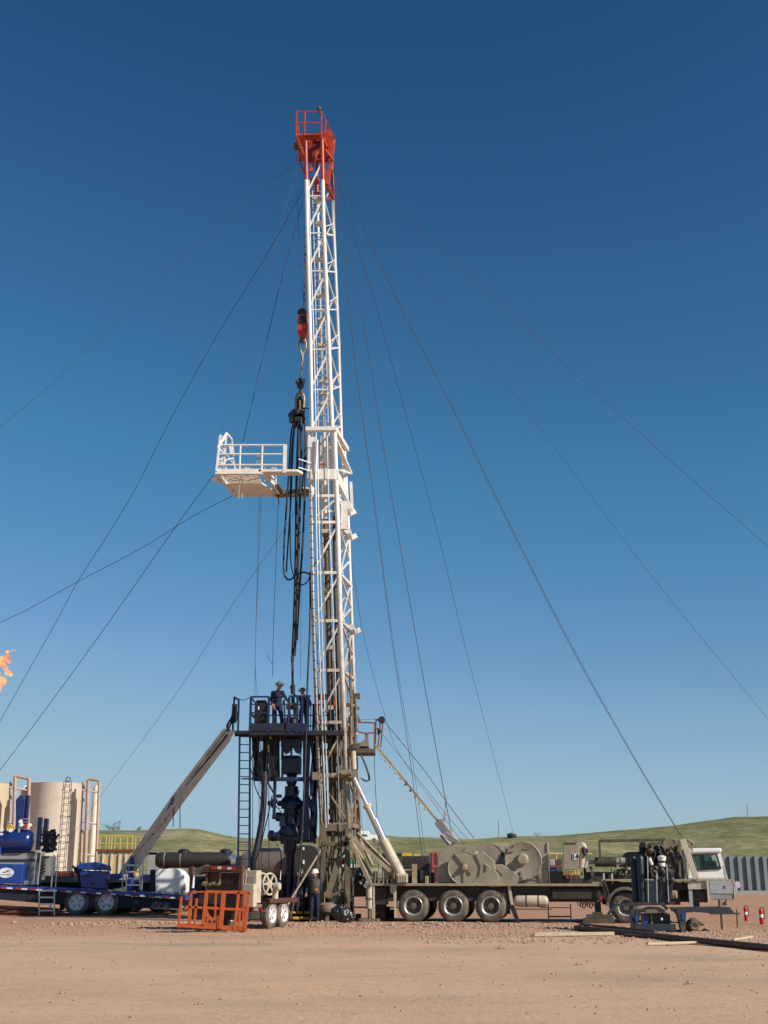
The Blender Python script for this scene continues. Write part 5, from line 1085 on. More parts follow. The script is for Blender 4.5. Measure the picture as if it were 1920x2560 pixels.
# side platform behind the mast
sp_ = thing('side_platform', 'small railed step platform on the truck side of the mast', 'platform', P(910, 1872, 46.3))
z1 = P(900, 1870, 45.4).z
m = MB(); m.box(P(800, 1870, 45.6).x, 45.6, z1 - .16, P(938, 1870, 45.6).x, 46.9, z1); m.build('platform_floor', 'mast_dark', sp_, bevel=.01)
m = MB(); m.pb(895, 1856, 922, 1866, 45.7, .8); m.pb(912, 1835, 921, 1858, 45.7, .5); m.prism([P(903, 1856, 45.7), P(912, 1856, 45.7), P(912, 1848, 45.7)], .3); m.build('step_box', 'mast_brown', sp_, bevel=.01)
m = MB(); m.bar(P(936, 1872, 45.7), P(937, 1806, 45.7), .06); m.bar(P(937, 1807, 45.7), P(893, 1806, 45.7), .05); m.bar(P(894, 1829, 45.7), P(912, 1833, 45.7), .05); m.bar(P(912, 1833, 45.7), P(935, 1832, 45.7), .05)
m.bar(P(957, 1800, 46.6), P(952, 1868, 46.7), .05); m.bar(P(951, 1800, 46.6), P(945, 1868, 46.7), .05); m.bar(P(938, 1800, 46.6), P(958, 1800, 46.6), .05); m.bar(P(938, 1820, 46.6), P(956, 1824, 46.6), .04); m.bar(P(940, 1800, 46.6), P(939, 1860, 46.7), .04)
m.build('platform_railing', 'rust', sp_)
m = MB(); m.lathe(P(954, 1800, 46.6), (0, 1, 0), [(-.08, .14), (.08, .14)], 14); m.pb(943, 1822, 947, 1836, 46.5, .1); m.pb(949, 1826, 953, 1832, 46.5, .1); m.build('pulley', 'black_metal', sp_)
# sloping handrail beam from the side platform to the drawworks
hb = thing('handrail_beam', 'long tan beam sloping from the side platform down to the drawworks', 'beam', P(1130, 2105, 45.2))
m = MB(); m.bar(P(938, 1866, 46.2), P(948, 1872, 46.2), .12); m.bar(P(946, 1871, 46.2), P(1100, 2060, 45.7), .10, .08); m.build('beam', 'tan_rail', hb)
m = MB(); m.bar(P(1095, 2053, 45.7), P(1138, 2108, 45.5), .22, .30); m.bar(P(1115, 2080, 45.3), P(1150, 2106, 45.3), .06, .06); m.build('beam_sleeve', 'grey_panel', hb, bevel=.02)
m = MB()
for k in range(10): m.ball(P(952 + k * 12.2, 1886 + k * 15.2, 46), .045, 8, 6)
m.build('knob', 'rail_yellow', hb)
m = MB(); m.bar(P(1109, 2062, 45.6), P(1112, 2030, 45.6), .06); m.bar(P(1112, 2030, 45.6), P(1116, 1990, 45.6), .035); m.bar(P(1111, 2046, 45.55), P(1113, 2028, 45.55), .11, .05); m.build('turnbuckle', 'grey_panel', hb)
# navy access ladder
zl = P(611, 1832, 44.75); lb = thing('access_ladder', 'tall navy ladder from the ground up to the work floor', 'ladder', V(P(610, 2150, 44.75).x, 44.75, 0))
A0 = P(599.5, 1830, 44.8); B0 = P(625, 1830, 44.8); A1 = P(595, 2172, 44.75); B1 = P(623, 2172, 44.75); kz = (A1.z) / (A0.z - A1.z); A1 = A1 + (A1 - A0) * kz; B1 = B1 + (B1 - B0) * kz
m = MB(); m.bar(A0, A1, .07, .045); m.build('ladder_rail', 'navy_steel', lb); m = MB(); m.bar(B0, B1, .07, .045); m.build('ladder_rail', 'navy_steel', lb)
nr = 23
for i in range(nr): k = (i + .6) / nr; a = A0.lerp(A1, k); b = B0.lerp(B1, k); MB().tube([a, b], .020, 6).build('rung', 'navy_steel', lb)
# slide (pipe chute)
sl_ = thing('pipe_slide', 'long grey steel chute sloping from the work floor down to the left', 'slide', P(318, 2186, 53.3))
def PS(px, py, off=0.0): return P(px, py, 45.2 + (560 - px) / 248 * 8.2 + off)    # the chute runs away to the left
def slab(pl, off, th, mt, nm='chute', par=None, bev=0):
    m = MB(); m.prism([PS(a, b, off) for a, b in pl], V(.0, th, .0)); return m.build(nm, mt, par, bevel=bev)
slab([(559, 1821), (586, 1828), (575, 1850), (452, 2012), (352, 2160), (334, 2186), (296, 2186), (312, 2160), (430, 1990)], 0.12, .12, 'slide_grey', par=sl_)
slab([(559, 1821), (566, 1823), (436, 1994), (322, 2160), (305, 2186), (296, 2186), (312, 2160), (430, 1990)], -.05, .16, 'slide_grey', 'chute_side', sl_)
slab([(577, 1838), (586, 1828), (575, 1850), (452, 2012), (352, 2160), (334, 2186), (328, 2186), (346, 2160), (446, 2006)], -.05, .16, 'slide_grey', 'chute_side', sl_)
m = MB(); m.bar(PS(568, 1838, .05), PS(436, 2006, .05), .07); m.build('chute_rib', 'dark_frame', sl_)
m = MB(); m.tube(curve_pts([PS(500, 1920, -.1), PS(478, 1950, -.1), PS(452, 1985, -.1), PS(430, 2015, -.1)], 4), .02, 6); m.tube([PS(433, 1994, -.15), PS(433, 2068, -.15)], .018, 6); m.tube([PS(450, 2012, -.15), PS(450, 2070, -.15)], .018, 6); m.tube(curve_pts([PS(433, 1992, -.15), PS(428, 2005, -.15), PS(436, 2020, -.15), PS(424, 2010, -.15), PS(412, 2052, -.15)], 5), .02, 6); m.build('hanging_rope', 'black_metal', sl_)
m = MB(); q = PS(383, 2084, -.08); m.box(q.x - .05, q.y, q.z - .05, q.x + .05, q.y + .1, q.z + .05); m.build('chute_pin', 'dark_frame', sl_)
# ================================================================ BLOWOUT PREVENTER
bo = thing('blowout_preventer', 'tall navy blowout preventer stack standing on the wellhead under the floor', 'preventer', V(P(727, 2290, 46).x, 46, 0))
xc = P(727, 2050, 46).x
def zz(py): return P(727, py, 46).z
def st(prof, nm, mt='bop_navy', n=24): m = MB(); m.lathe(V(xc, 46, 0), (0, 0, 1), [(zz(y), r * MP(y, 46)) for y, r in reversed(prof)], n); return m.build(nm, mt, bo, smooth=True)
m = MB(); m.pb(703, 1894, 752, 1934, 45.7, .6); m.pb(707, 1888, 749, 1894, 45.75, .5); m.build('bell_box', 'bop_navy', bo, bevel=.03)
st([(1933, 9), (1938, 14), (1945, 11), (1955, 14), (1962, 11), (1968, 9), (1976, 9)], 'bell_nipple'); st([(1966, 17), (1992, 17), (1993, 11), (1994, 11)], 'annular_head')
st([(1990, 17), (1996, 22), (2008, 31), (2013, 31), (2014, 25), (2022, 25), (2023, 18), (2060, 19), (2068, 26), (2080, 30), (2088, 30), (2089, 14), (2100, 14), (2101, 17), (2128, 17), (2136, 13), (2140, 12), (2300, 12)], 'preventer_body')
m = MB()
for y_, wd in ((2008, 47), (2042, 33), (2092, 44)):
    m.box(xc - wd * MP(y_, 46), 45.85, zz(y_ + 7), xc + wd * MP(y_, 46) * .85, 46.2, zz(y_ - 6))
    for s_ in (-1, 1): m.lathe(V(xc + s_ * wd * MP(y_, 46) * .9, 46.02, zz(y_)), (s_, 0, 0), [(-.1, .17), (.1, .17), (.14, .1), (.26, .08)], 14)
m.build('ram_bonnet', 'bop_navy', bo, bevel=.015)
m = MB()
for y_ in (2000, 2033, 2058, 2084, 2100):
    for k in range(12): a = 2 * math.pi * k / 12; q = V(xc + math.cos(a) * .34, 46 + math.sin(a) * .34, zz(y_)); m.tube([q, q - V(0, 0, .14)], .03, 6)
m.build('flange_bolts', 'bop_navy', bo)
m = MB(); m.lathe(V(P(683, 2090, 45.7).x, 45.7, zz(2090)), (-.6, -.6, 0), [(0, .14), (.06, .2), (.12, .2), (.2, .08)], 14); m.tube(curve_pts([P(697, 2008, 45.7), P(688, 1990, 45.7), P(676, 1968, 45.6), P(668, 1955, 45.5)], 4), .035, 6); m.tube(curve_pts([P(704, 2030, 45.7), P(694, 2018, 45.7), P(690, 2010, 45.7)], 4), .03, 6); m.bar(P(745, 1988, 45.8), P(748, 1975, 45.8), .04); m.bar(P(733, 1996, 45.7), P(744, 1985, 45.7), .05); m.tube(curve_pts([P(690, 2110, 45.7), P(701, 2122, 45.7), P(703, 2160, 45.7), P(700, 2200, 45.5)], 4), .025, 6); m.pb(690, 2082, 700, 2098, 45.6, .3); m.build('side_valve', 'bop_navy', bo)
m = MB(); m.pb(750, 2015, 762, 2075, 45.7, .3); m.pb(762, 2078, 772, 2102, 45.8, .2); m.pb(776, 2078, 784, 2102, 45.8, .2); m.pb(752, 2100, 788, 2106, 45.8, .2); m.pb(690, 1986, 704, 1994, 45.8, .2); m.pb(744, 2022, 756, 2034, 45.7, .4); m.pb(698, 2040, 712, 2066, 45.7, .3); m.pb(741, 2040, 754, 2066, 45.7, .3)
m.pp([(684, 2086), (706, 2070), (746, 2070), (768, 2088), (766, 2102), (684, 2102)], 45.75, .4); m.build('valve_arm', 'bop_navy', bo, bevel=.02)
o = MB().tube(curve_pts([P(661, 1945, 45.3), P(660, 1985, 45.2), P(656, 2040, 45.1), P(648, 2090, 45), P(640, 2130, 44.9), P(633, 2155, 44.9), P(632, 2200, 45.1), P(640, 2285, 45.4)], 6), .115, 10).build('choke_hose', 'hose_black', smooth=True); tag(o, 'thick black choke hose curving down from the floor beam to the ground', 'hose')
MB_ = MB().tube([P(660, 1930, 45.3), P(661, 1960, 45.3)], .14, 10)
o = MB_.build('hose_coupling', 'black_metal'); tag(o, 'dark coupling at the top of the thick curved choke hose', 'coupling')
# control console on the floor
c_ = thing('driller_console', 'black cabinet with hanging gear behind the left floor railing', 'cabinet', V(P(652, 1826, 45.6).x, 45.6, zt0))
m = MB(); m.pb(636, 1757, 669, 1808, 45.3, .8); m.pb(640, 1750, 665, 1757, 45.5, .5); m.build('cabinet_body', 'black_metal', c_, bevel=.03)
m = MB(); m.pb(645, 1766, 648, 1774, 45.28, .02); m.build('gauge', 'sign_white', c_)
m = MB(); 
for k in range(5): m.bar(P(640 + k * 7, 1808, 45.4), P(641 + k * 7, 1822, 45.4), .06)
m.build('cabinet_leg', 'black_metal', c_)
c_ = thing('pipe_tongs', 'dark pipe tongs and slips standing in the middle of the work floor', 'tongs', V(P(732, 1826, 45.8).x, 45.8, zt0))
m = MB(); m.lathe(P(732, 1800, 45.9), (0, 0, -1), [(-.1, .12), (0, .25), (.4, .3), (.45, .1)], 16); m.pb(715, 1762, 742, 1772, 45.8, .3); m.bar(P(722, 1772, 45.9), P(727, 1800, 45.9), .09); m.bar(P(740, 1772, 45.9), P(735, 1800, 45.9), .09); m.pb(716, 1790, 724, 1812, 45.7, .4); m.bar(P(732, 1741, 45.9), P(733, 1765, 45.9), .13); m.pb(700, 1795, 716, 1815, 45.5, .3); m.build('tong_head', 'black_metal', c_, bevel=.02)
m = MB(); m.bar(P(716, 1760, 45.6), P(744, 1758, 45.6), .07); m.build('tong_arm', 'green_paint', c_)
# ================================================================ PEOPLE
def person(base, joints, name_label, coat='coverall', yaw=0.0, helmet='helmet_dark', hands=True, look=0.0, extra=None):
    """joints: local positions in metres (x right, y away, z up) of a 1.78 m body; one remeshed continuous surface"""
    J = {k: Vector(v) for k, v in joints.items()}
    m = MB()
    def limb(a, b, r1, r2): m.tube([a, a.lerp(b, .5), b], [r1, (r1 + r2) / 2 * 1.04, r2], 10); m.ball(a, r1 * 1.0, 10, 8); m.ball(b, r2, 10, 8)
    hip, ch, nk, hd = J['hip'], J['chest'], J['neck'], J['head']; ax = (J['sr'] - J['sl']).normalized()
    for k, rx, ry, rz in ((hip, .17, .125, .13), (hip.lerp(ch, .5), .155, .115, .17), (ch, .185, .13, .16), (ch.lerp(nk, .5), .16, .11, .10)):
        b = len(m.v); m.ball((0, 0, 0), 1, 14, 10, (rx, ry, rz)); ang = math.atan2(ax.y, ax.x); rot = Matrix.Rotation(ang, 3, 'Z')
        for i in range(b, len(m.v)): m.v[i] = k + rot @ m.v[i]
    limb(J['sl'], J['sr'], .075, .075); limb(ch.lerp(nk, .6), nk + V(0, 0, .05), .07, .055)
    for s in 'lr':
        limb(J['s' + s], J['e' + s], .062, .048); limb(J['e' + s], J['w' + s], .048, .032)
        limb(J['hip' + s], J['k' + s], .092, .066); limb(J['k' + s], J['a' + s], .064, .045)
        limb(J['a' + s], J['a' + s] + V(math.sin(yaw) * .17, -math.cos(yaw) * .17, -.04), .05, .045)
        h = J['w' + s] + (J['w' + s] - J['e' + s]).normalized() * .07; limb(J['w' + s], h, .03, .036)
    m.ball(hd, .1, 14, 12, (.78, .95, 1.15)); f = V(math.sin(look), -math.cos(look), 0); sd = V(math.cos(look), math.sin(look), 0)
    m.tube([hd + f * .075 + V(0, 0, .02), hd + f * .118 - V(0, 0, .02)], [.012, .018], 6)      # nose
    m.ball(hd + f * .055 - V(0, 0, .075), .045, 10, 8)                                      # chin
    for q in (-1, 1): m.ball(hd + sd * .08 * q, .024, 8, 6, (.6, 1, 1.3))                    # ears
    root = thing('person', name_label, 'person', base)
    ORG['_'] = V(0, 0, 0)
    me = bpy.data.meshes.new('body'); me.from_pydata([tuple(p) for p in m.v], [], m.f)
    bm = bmesh.new(); bm.from_mesh(me); bmesh.ops.recalc_face_normals(bm, faces=bm.faces[:]); bm.to_mesh(me); bm.free()
    tmp = bpy.data.objects.new('tmp', me); col.objects.link(tmp)
    rm_ = tmp.modifiers.new('r', 'REMESH'); rm_.mode = 'VOXEL'; rm_.voxel_size = .018; rm_.use_smooth_shade = True
    sm = tmp.modifiers.new('s', 'SMOOTH'); sm.iterations = 3; sm.factor = .5
    dg = bpy.context.evaluated_depsgraph_get(); dg.update(); me2 = bpy.data.meshes.new_from_object(tmp.evaluated_get(dg)); bpy.data.objects.remove(tmp)
    # fingers and thumb grow from each palm
    bm = bmesh.new(); bm.from_mesh(me2)
    fm = MB()
    for s in 'lr':
        d = (J['w' + s] - J['e' + s]).normalized(); pal = J['w' + s] + d * .085; sd2 = d.cross(V(0, 1, 0) if abs(d.y) < .8 else V(1, 0, 0)).normalized(); nrm = d.cross(sd2).normalized()
        for k, L_ in enumerate((.066, .076, .071, .055)):
            o_ = pal + sd2 * (k - 1.5) * .019; fm.tube([o_, o_ + d * L_ * .45 + nrm * .012, o_ + d * L_ * .8 + nrm * .036], [.0095, .009, .007], 6)
        o_ = J['w' + s] + d * .045 + sd2 * .03; fm.tube([o_, o_ + sd2 * .025 + d * .02, o_ + sd2 * .032 + d * .05 + nrm * .015], [.011, .010, .008], 6)
    vb = [bm.verts.new(p) for p in fm.v]
    for fc in fm.f: bm.faces.new([vb[i] for i in fc])
    bm.to_mesh(me2); bm.free(); me2.materials.clear()
    for k in (coat, 'skin', 'boot'): me2.materials.append(M[k])
    for p in me2.polygons:
        c = p.center; p.use_smooth = True
        if (c - hd).length < .145 or (c - nk).length < .06 or min((c - (J['w' + s] + (J['w' + s] - J['e' + s]).normalized() * .09)).length for s in 'lr') < .105: p.material_index = 1
        elif min((c.z - J['a' + s].z) if (c - J['a' + s]).length < .25 else 9 for s in 'lr') < .06: p.material_index = 2
        else: p.material_index = 0
    me2.name = 'body'; o = bpy.data.objects.new('body', me2); col.objects.link(o); o.parent = root
    hc = hd + V(0, 0, .035)
    m = MB(); m.lathe(hc + base, (0, 0, 1), [(-.005, .138), (.012, .140), (.016, .126), (.06, .122), (.10, .095), (.125, .05), (.132, .001)], 20); m.tube([hc + base + f * .10 + V(0, 0, .005), hc + base + f * .19 + V(0, 0, -.005)], [.07, .05], 10)
    m.build('hard_hat', helmet, root, smooth=True)
    if extra: extra(root, J, base)
    return root
STAND = dict(hip=(0, 0, .97), chest=(0, .01, 1.30), neck=(0, .02, 1.50), head=(0, -.01, 1.66), sl=(-.18, .02, 1.44), sr=(.18, .02, 1.44), el=(-.25, .03, 1.16), er=(.25, .03, 1.16), wl=(-.24, -.08, .93), wr=(.25, -.1, .94),
             hipl=(-.09, 0, .92), hipr=(.09, 0, .92), kl=(-.11, -.03, .50), kr=(.11, -.03, .50), al=(-.12, .02, .09), ar=(.12, .02, .09))
def pose(**k): d = dict(STAND); d.update(k); return d
b1 = P(692, 1826, 45.15); b1.z = zt0
_p = person(b1, pose(head=(.05, -.04, 1.67), neck=(.01, .02, 1.51), er=(.30, -.02, 1.19), wr=(.42, -.14, 1.02), el=(-.22, .08, 1.17), wl=(-.16, -.08, .98), kl=(-.10, -.02, .5), kr=(.15, -.03, .5), al=(-.13, .02, .09), ar=(.19, .03, .09), sl=(-.17, .06, 1.44), sr=(.16, -.04, 1.44)),
       'person in navy coverall and hard hat standing left on the work floor, looking right', yaw=.9, look=.9); _p.scale = (1.14, 1.1, 1.04)
b2 = P(758, 1826, 46.1); b2.z = zt0 + .0
person(b2, pose(head=(-.05, -.05, 1.66), sl=(-.20, .0, 1.42), sr=(.16, .03, 1.44), el=(-.36, -.03, 1.52), wl=(-.47, -.05, 1.74), er=(.27, -.02, 1.2), wr=(.22, -.2, 1.05)),
       'person in dark coverall and hard hat gripping the hanging pipe with a raised arm', coat='coverall_dark', yaw=-.6, look=-.7)
b3 = P(877, 1866, 46.5); b3.z = z1
person(b3, pose(chest=(.06, -.02, 1.28), neck=(.14, -.05, 1.45), head=(.18, -.08, 1.58), sl=(-.04, -.02, 1.4), sr=(.22, .0, 1.38), el=(.1, -.2, 1.2), wl=(.28, -.28, 1.15), er=(.3, -.05, 1.14), wr=(.34, -.26, 1.1)),
       'person in blue coverall partly hidden behind the mast on the side platform', coat='coverall', yaw=.8, look=.8)
def vest(root, J, base): m = MB(); m.lathe(J['hip'] + base + V(0, .0, .02), (0, 0, 1), [(0, .19), (.2, .18), (.36, .205), (.46, .19), (.50, .1)], 18); m.build('vest', 'vest_tan', root, smooth=True)
b4 = V(P(786, 2290, 44.3).x, 44.3, 0)
person(b4, pose(head=(0, -.06, 1.66), el=(-.28, -.02, 1.17), wl=(-.30, -.16, .98), er=(.22, -.05, 1.17), wr=(.12, -.22, 1.12)), 'person with white hard hat and brownish vest standing at the foot of the mast', coat='coverall', yaw=-.2, look=-.3, helmet='sign_white', extra=vest)
b5 = V(P(750, 2288, 45.4).x, 45.4, 0)
person(b5, pose(), 'person with pale hard hat in the shade left of the vested worker', coat='coverall_dark', yaw=.3, look=.4, helmet='grey_panel')
# ================================================================ BLUE PUMP TRAILER (left) AND ITS LOAD
YT = 51.8
def dk_y(px): return 2213 + 26 * px / 440.0        # picture row of the deck edge
tr = thing('equipment_trailer', 'long flat blue trailer with red and white edge markers at lower left', 'trailer', V(P(230, 2289, YT).x, YT, 0))
m = MB(); m.pp([(-60, dk_y(-60)), (462, dk_y(462)), (462, dk_y(462) + 8), (-60, dk_y(-60) + 8)], YT, 2.6); m.build('deck', 'trailer_blue', tr, bevel=.02)
m = MB(); m.pp([(-60, dk_y(-60) + 9), (478, dk_y(478) + 9), (478, dk_y(478) + 30), (300, 2270), (150, 2262), (-60, 2244)], YT + .12, .25); m.pp([(-60, dk_y(-60) + 9), (478, dk_y(478) + 9), (478, dk_y(478) + 30), (-60, 2244)], YT + 2.2, .25); m.build('side_beam', 'trailer_under', tr)
mr = MB(); mw = MB(); px = 2
k = 0
while px < 455:
    m = mw if k % 2 else mr; m.pp([(px, dk_y(px) + 4), (px + 14, dk_y(px + 14) + 4), (px + 14, dk_y(px) + 8.5), (px, dk_y(px) + 8)], YT - .02, .012); px += 15 if k % 2 == 0 else 22; k += 1
mr.build('marker_strip', 'red_marker', tr); mw.build('marker_strip', 'white_marker', tr)
m = MB(); m.pp([(227, dk_y(227) + 5), (241, dk_y(241) + 5), (241, dk_y(241) + 9), (227, dk_y(227) + 9)], YT - .03, .012); m.build('side_lamp', 'box_blue', tr)
def tw(px, py, Y, Rpx, par, w=.3, dish='rim_metal'):
    c = P(px, py, Y); Rr = Rpx * MP(py, Y); c.z = Rr; o = wheel_mesh(par, c - org(par), Rr, w, Rr * .62, .22, rimm='rim_white' if dish == 'rim_metal' else 'rim_metal', dish='rim_white' if dish == 'rim_metal' else dish); return o, Rr
w1, Rr = tw(191, 2258, YT + .05, 31, tr)
for px, yo in ((265, .05), (191, 2.2), (265, 2.2)): c = P(px, 2258, YT + .05); copy_at(w1, V(c.x, YT + yo, Rr) - org(tr)).parent = tr
m = MB()
for px in (191, 228, 265): x = P(px, 2258, YT).x; m.box(x - .06, YT + .35, .42, x + .06, YT + 2.2, .62)
m.pb(150, 2240, 160, 2275, YT + .3, .2); m.pb(222, 2240, 234, 2272, YT + .2, .2); m.build('axle', 'trailer_under', tr)
def al_ladder(x0, x1, y0, y1, Y, label, rails_up=0, n=4, lean=0):
    t = thing('aluminium_ladder', label, 'ladder', V(P((x0 + x1) / 2, y1, Y).x, Y, P(x0, y1, Y).z), 'aluminium ladders on the blue trailer')
    for x in (x0, x1):
        m = MB(); m.bar(P(x, y1, Y), P(x + lean, y0 - rails_up, Y), .05, .04); m.build('ladder_rail', 'galv', t)
    for i in range(n): y = y0 + (y1 - y0) * (i + .3) / n; m = MB(); m.bar(P(x0, y, Y), P(x1, y, Y), .045, .06); m.build('ladder_rung', 'galv', t)
    return t
la = al_ladder(98, 136, 2222, 2288, YT - .25, 'aluminium ladder standing on the dirt against the left part of the trailer', n=4)
for (a, b, c, d) in ((91, 2133, 84, 2203), (103, 2130, 94, 2212), (135, 2137, 128, 2218), (145, 2135, 139, 2218)): m = MB(); m.tube([P(a, b, YT + (.6 if a in (91, 135) else .1)), P(c, d, YT + (.6 if a in (91, 135) else .1))], .028, 6); m.build('grab_rail', 'galv', la)
m = MB(); m.ball(P(126, 2266, YT - .3), .07, 10, 8); m.build('white_knob', 'sign_white', la)
lb2 = al_ladder(316, 350, 2158, 2224, YT + .4, 'aluminium ladder on the trailer deck beside the blue post and white tank', n=4, lean=-2)
for (a, b, c, d) in ((311, 2145, 305, 2226), (359, 2145, 354, 2228)): m = MB(); m.tube([P(a, b, YT + .3), P(c, d, YT + .1)], .028, 6); m.build('grab_rail', 'galv', lb2)
# blue box with the white oval badge
bx = thing('badge_box', 'blue steel box with white oval badge on the trailer at the left edge', 'box', P(20, dk_y(20), YT + .3))
m = MB(); m.pp([(-60, 2158), (59, 2161), (54, 2209), (-60, 2207)], YT + .3, 1.2); m.build('box_body', 'box_blue', bx, bevel=.03)
m = MB(); c = P(15, 2182, YT + .28); vs = []; n = 32; rx, rz = 19.5 * MP(2182, YT), 12.3 * MP(2182, YT)
m.prism([c + V(math.cos(2 * math.pi * k / n) * rx, 0, math.sin(2 * math.pi * k / n) * rz) for k in range(n)], .012); m.build('oval_badge', 'sign_white', bx)
m = MB(); m.prism([c + V(x_, -.006, z_) for x_, z_ in ((-.18, .02), (-.02, .05), (.06, .10), (.09, .10), (.03, .03), (-.05, .0))], .005); m.build('badge_mark', 'box_blue', bx)
m = MB(); m.prism([c + V(x_, -.006, z_) for x_, z_ in ((.02, .06), (.12, .11), (.16, .10), (.08, .04))], .005); m.build('badge_mark', 'basket_orange', bx)
m = MB(); r7 = random.Random(2); x_ = -.26
while x_ < .26: w_ = r7.uniform(.02, .035); m.box(c.x + x_, c.y - .006, c.z - .09, c.x + x_ + w_, c.y - .001, c.z - .09 + r7.uniform(.025, .045)); x_ += w_ + .012
m.build('badge_lettering', 'grey_panel', bx, split=False)
# blue lidded hopper
hp = thing('lidded_hopper', 'blue steel hopper with pitched lid standing on the trailer deck', 'hopper', P(235, dk_y(235), YT + .5))
m = MB(); m.pp([(200, 2176), (268, 2178), (266, 2200), (262, 2222), (203, 2219), (200, 2195)], YT + .5, .6); m.build('hopper_body', 'box_blue', hp, bevel=.03)
m = MB(); m.pp([(190, 2164), (203, 2159), (222, 2156), (238, 2155), (256, 2160), (268, 2166), (270, 2176), (195, 2174)], YT + .42, .7); m.build('hopper_lid', 'box_blue', hp, bevel=.03)
m = MB(); m.pp([(183, 2166), (200, 2172), (202, 2215), (194, 2200), (186, 2180)], YT + .6, .4); m.build('hopper_side', 'trailer_under', hp); m = MB(); m.pb(201, 2188, 228, 2191, YT + .46, .04); m.bar(P(229, 2212, YT + .45), P(234, 2207, YT + .45), .05); m.build('hopper_latch', 'trailer_under', hp)
m = MB()
for q in (183, 273): m.ball(P(q, 2166, YT + .5), .05, 8, 6); m.bar(P(q, 2166, YT + .5), P(q + 4, 2178, YT + .5), .04)
m.build('lid_clamp', 'dark_frame', hp)
# white skid tank
wt = thing('white_tank', 'bright white tank with one rounded top corner on the trailer end', 'tank', P(425, dk_y(425), YT + .1))
m = MB(); m.pp([(388, 2172), (440, 2172), (450, 2177), (459, 2187), (463, 2200), (464, 2215), (463, 2232), (388, 2230)], YT + .0, 1.3); m.build('tank_body', 'pure_white', wt, bevel=.03)
m = MB(); m.pb(374, 2174, 387, 2230, YT + .1, 1.2); m.build('tank_panel', 'trailer_under', wt, bevel=.02)
# blue post with yellow sleeve
o_ = thing('blue_post', 'round topped blue post with yellow sleeve behind the deck ladder', 'post', P(329, dk_y(329), YT + 1.0))
m = MB(); m.lathe(V(P(329, 2190, YT + 1).x, YT + 1, P(329, 2228, YT + 1).z), (0, 0, 1), [(0, .16), (1.25, .15), (1.42, .1), (1.5, .02)], 16); m.build('post_body', 'box_blue', o_, smooth=True)
m = MB(); m.lathe(V(P(336, 2190, YT + .8).x, YT + .8, P(336, 2190, YT + 1).z), (0, 0, 1), [(0, .06), (.45, .06)], 12); m.build('sleeve', 'yellow_paint', o_, smooth=True)
# blue vessel with pump gear on the trailer
pu = thing('pump_unit', 'glossy blue round vessel with columns, pipes and gauges on a grey skid', 'pump', P(60, 2205, YT + .6))
a = P(2, 2102, YT + 1.0); b = P(84, 2104, YT + 1.0); rr = 28 * MP(2104, YT)
m = MB(); L_ = (b - a).length; m.lathe(a - V(.8, 0, 0), (1, 0, 0), [(0, rr), (L_ + .8 - rr * .55, rr), (L_ + .8 - rr * .25, rr * .87), (L_ + .8 - rr * .08, rr * .6), (L_ + .8, 0.01)], 32); m.build('vessel', 'pump_blue', pu, smooth=True)
m = MB(); m.pb(91, 2043, 101, 2125, YT + .8, .25); m.pb(108, 2046, 118, 2090, YT + .9, .25); m.pb(39, 1995, 52, 2108, YT + .9, .25); m.pb(60, 1988, 70, 2060, YT + 1.2, .25); m.pp([(39, 2000), (50, 1988), (54, 1988), (50, 2108), (39, 2108)], YT + .85, .3); m.build('pump_column', 'pump_blue', pu, bevel=.02)
m = MB(); r8 = random.Random(9)
for i in range(30):
    q = P(r8.uniform(104, 138), r8.uniform(2078, 2122), YT + r8.uniform(.5, 1.2)); d_ = V(r8.uniform(-1, 1), r8.uniform(-.4, .4), r8.uniform(-1, 1)).normalized() * r8.uniform(.12, .3)
    m.lathe(q, d_, [(0, r8.uniform(.03, .08)), (d_.length * .6, r8.uniform(.03, .1)), (d_.length, .03)], 10)
m.bar(P(148, 2085, YT + .6), P(132, 2105, YT + .6), .08); m.bar(P(118, 2080, YT + .7), P(140, 2092, YT + .7), .1); m.pp([(106, 2075), (124, 2078), (136, 2110), (126, 2130), (112, 2132), (106, 2110)], YT + .8, .5); m.bar(P(152, 2092, YT + .8), P(136, 2103, YT + .7), .03)
m.build('valve_cluster', 'trailer_under', pu, bevel=.01)
m = MB()
for y_ in (2048, 2056, 2062): m.tube([P(52, y_, YT + .8), P(95, y_ + r8.uniform(-4, 3), YT + .8)], .025, 6)
m.tube([P(48, 2060, YT + .7), P(46, 2108, YT + .7)], .04, 8); m.pb(42, 2108, 52, 2111, YT + .6, .1); m.build('pipework', 'galv', pu, smooth=True)
m = MB()
for q in ((5, 2075), (4, 2087), (27, 2076), (54, 2062), (75, 2063), (52, 2054)): m.lathe(P(q[0], q[1], YT + .65), (0, -1, 0), [(0, .08), (.06, .08), (.065, .01)], 14)
m.build('gauge', 'sign_white', pu)
m = MB(); m.tube(curve_pts([P(18, 2078, YT + .8), P(20, 2066, YT + .8), P(28, 2064, YT + .8), P(34, 2078, YT + .8)], 4), .05, 8); m.build('yellow_valve', 'yellow_paint', pu, smooth=True)
m = MB(); m.pb(61, 2060, 66, 2072, YT + .6, .1); m.build('red_valve', 'red_paint', pu)
m = MB(); m.pb(0, 2131, 92, 2150, YT + .9, 1.2); m.pb(-30, 2150, 88, 2208, YT + .95, 1.1); m.pb(100, 2140, 132, 2190, YT + 1.4, .5); m.pb(54, 2202, 92, 2212, YT + .7, .4); m.build('skid_panel', 'grey_panel', pu, bevel=.02)
m = MB(); m.pb(0, 2148, 88, 2151, YT + .88, .05); m.pb(0, 2128, 86, 2132, YT + .88, .05)
for k in range(4): m.bar(P(102, 2160 + k * 8, YT + 1.3), P(113, 2153 + k * 8, YT + 1.3), .05)
m.build('skid_trim', 'trailer_under', pu)
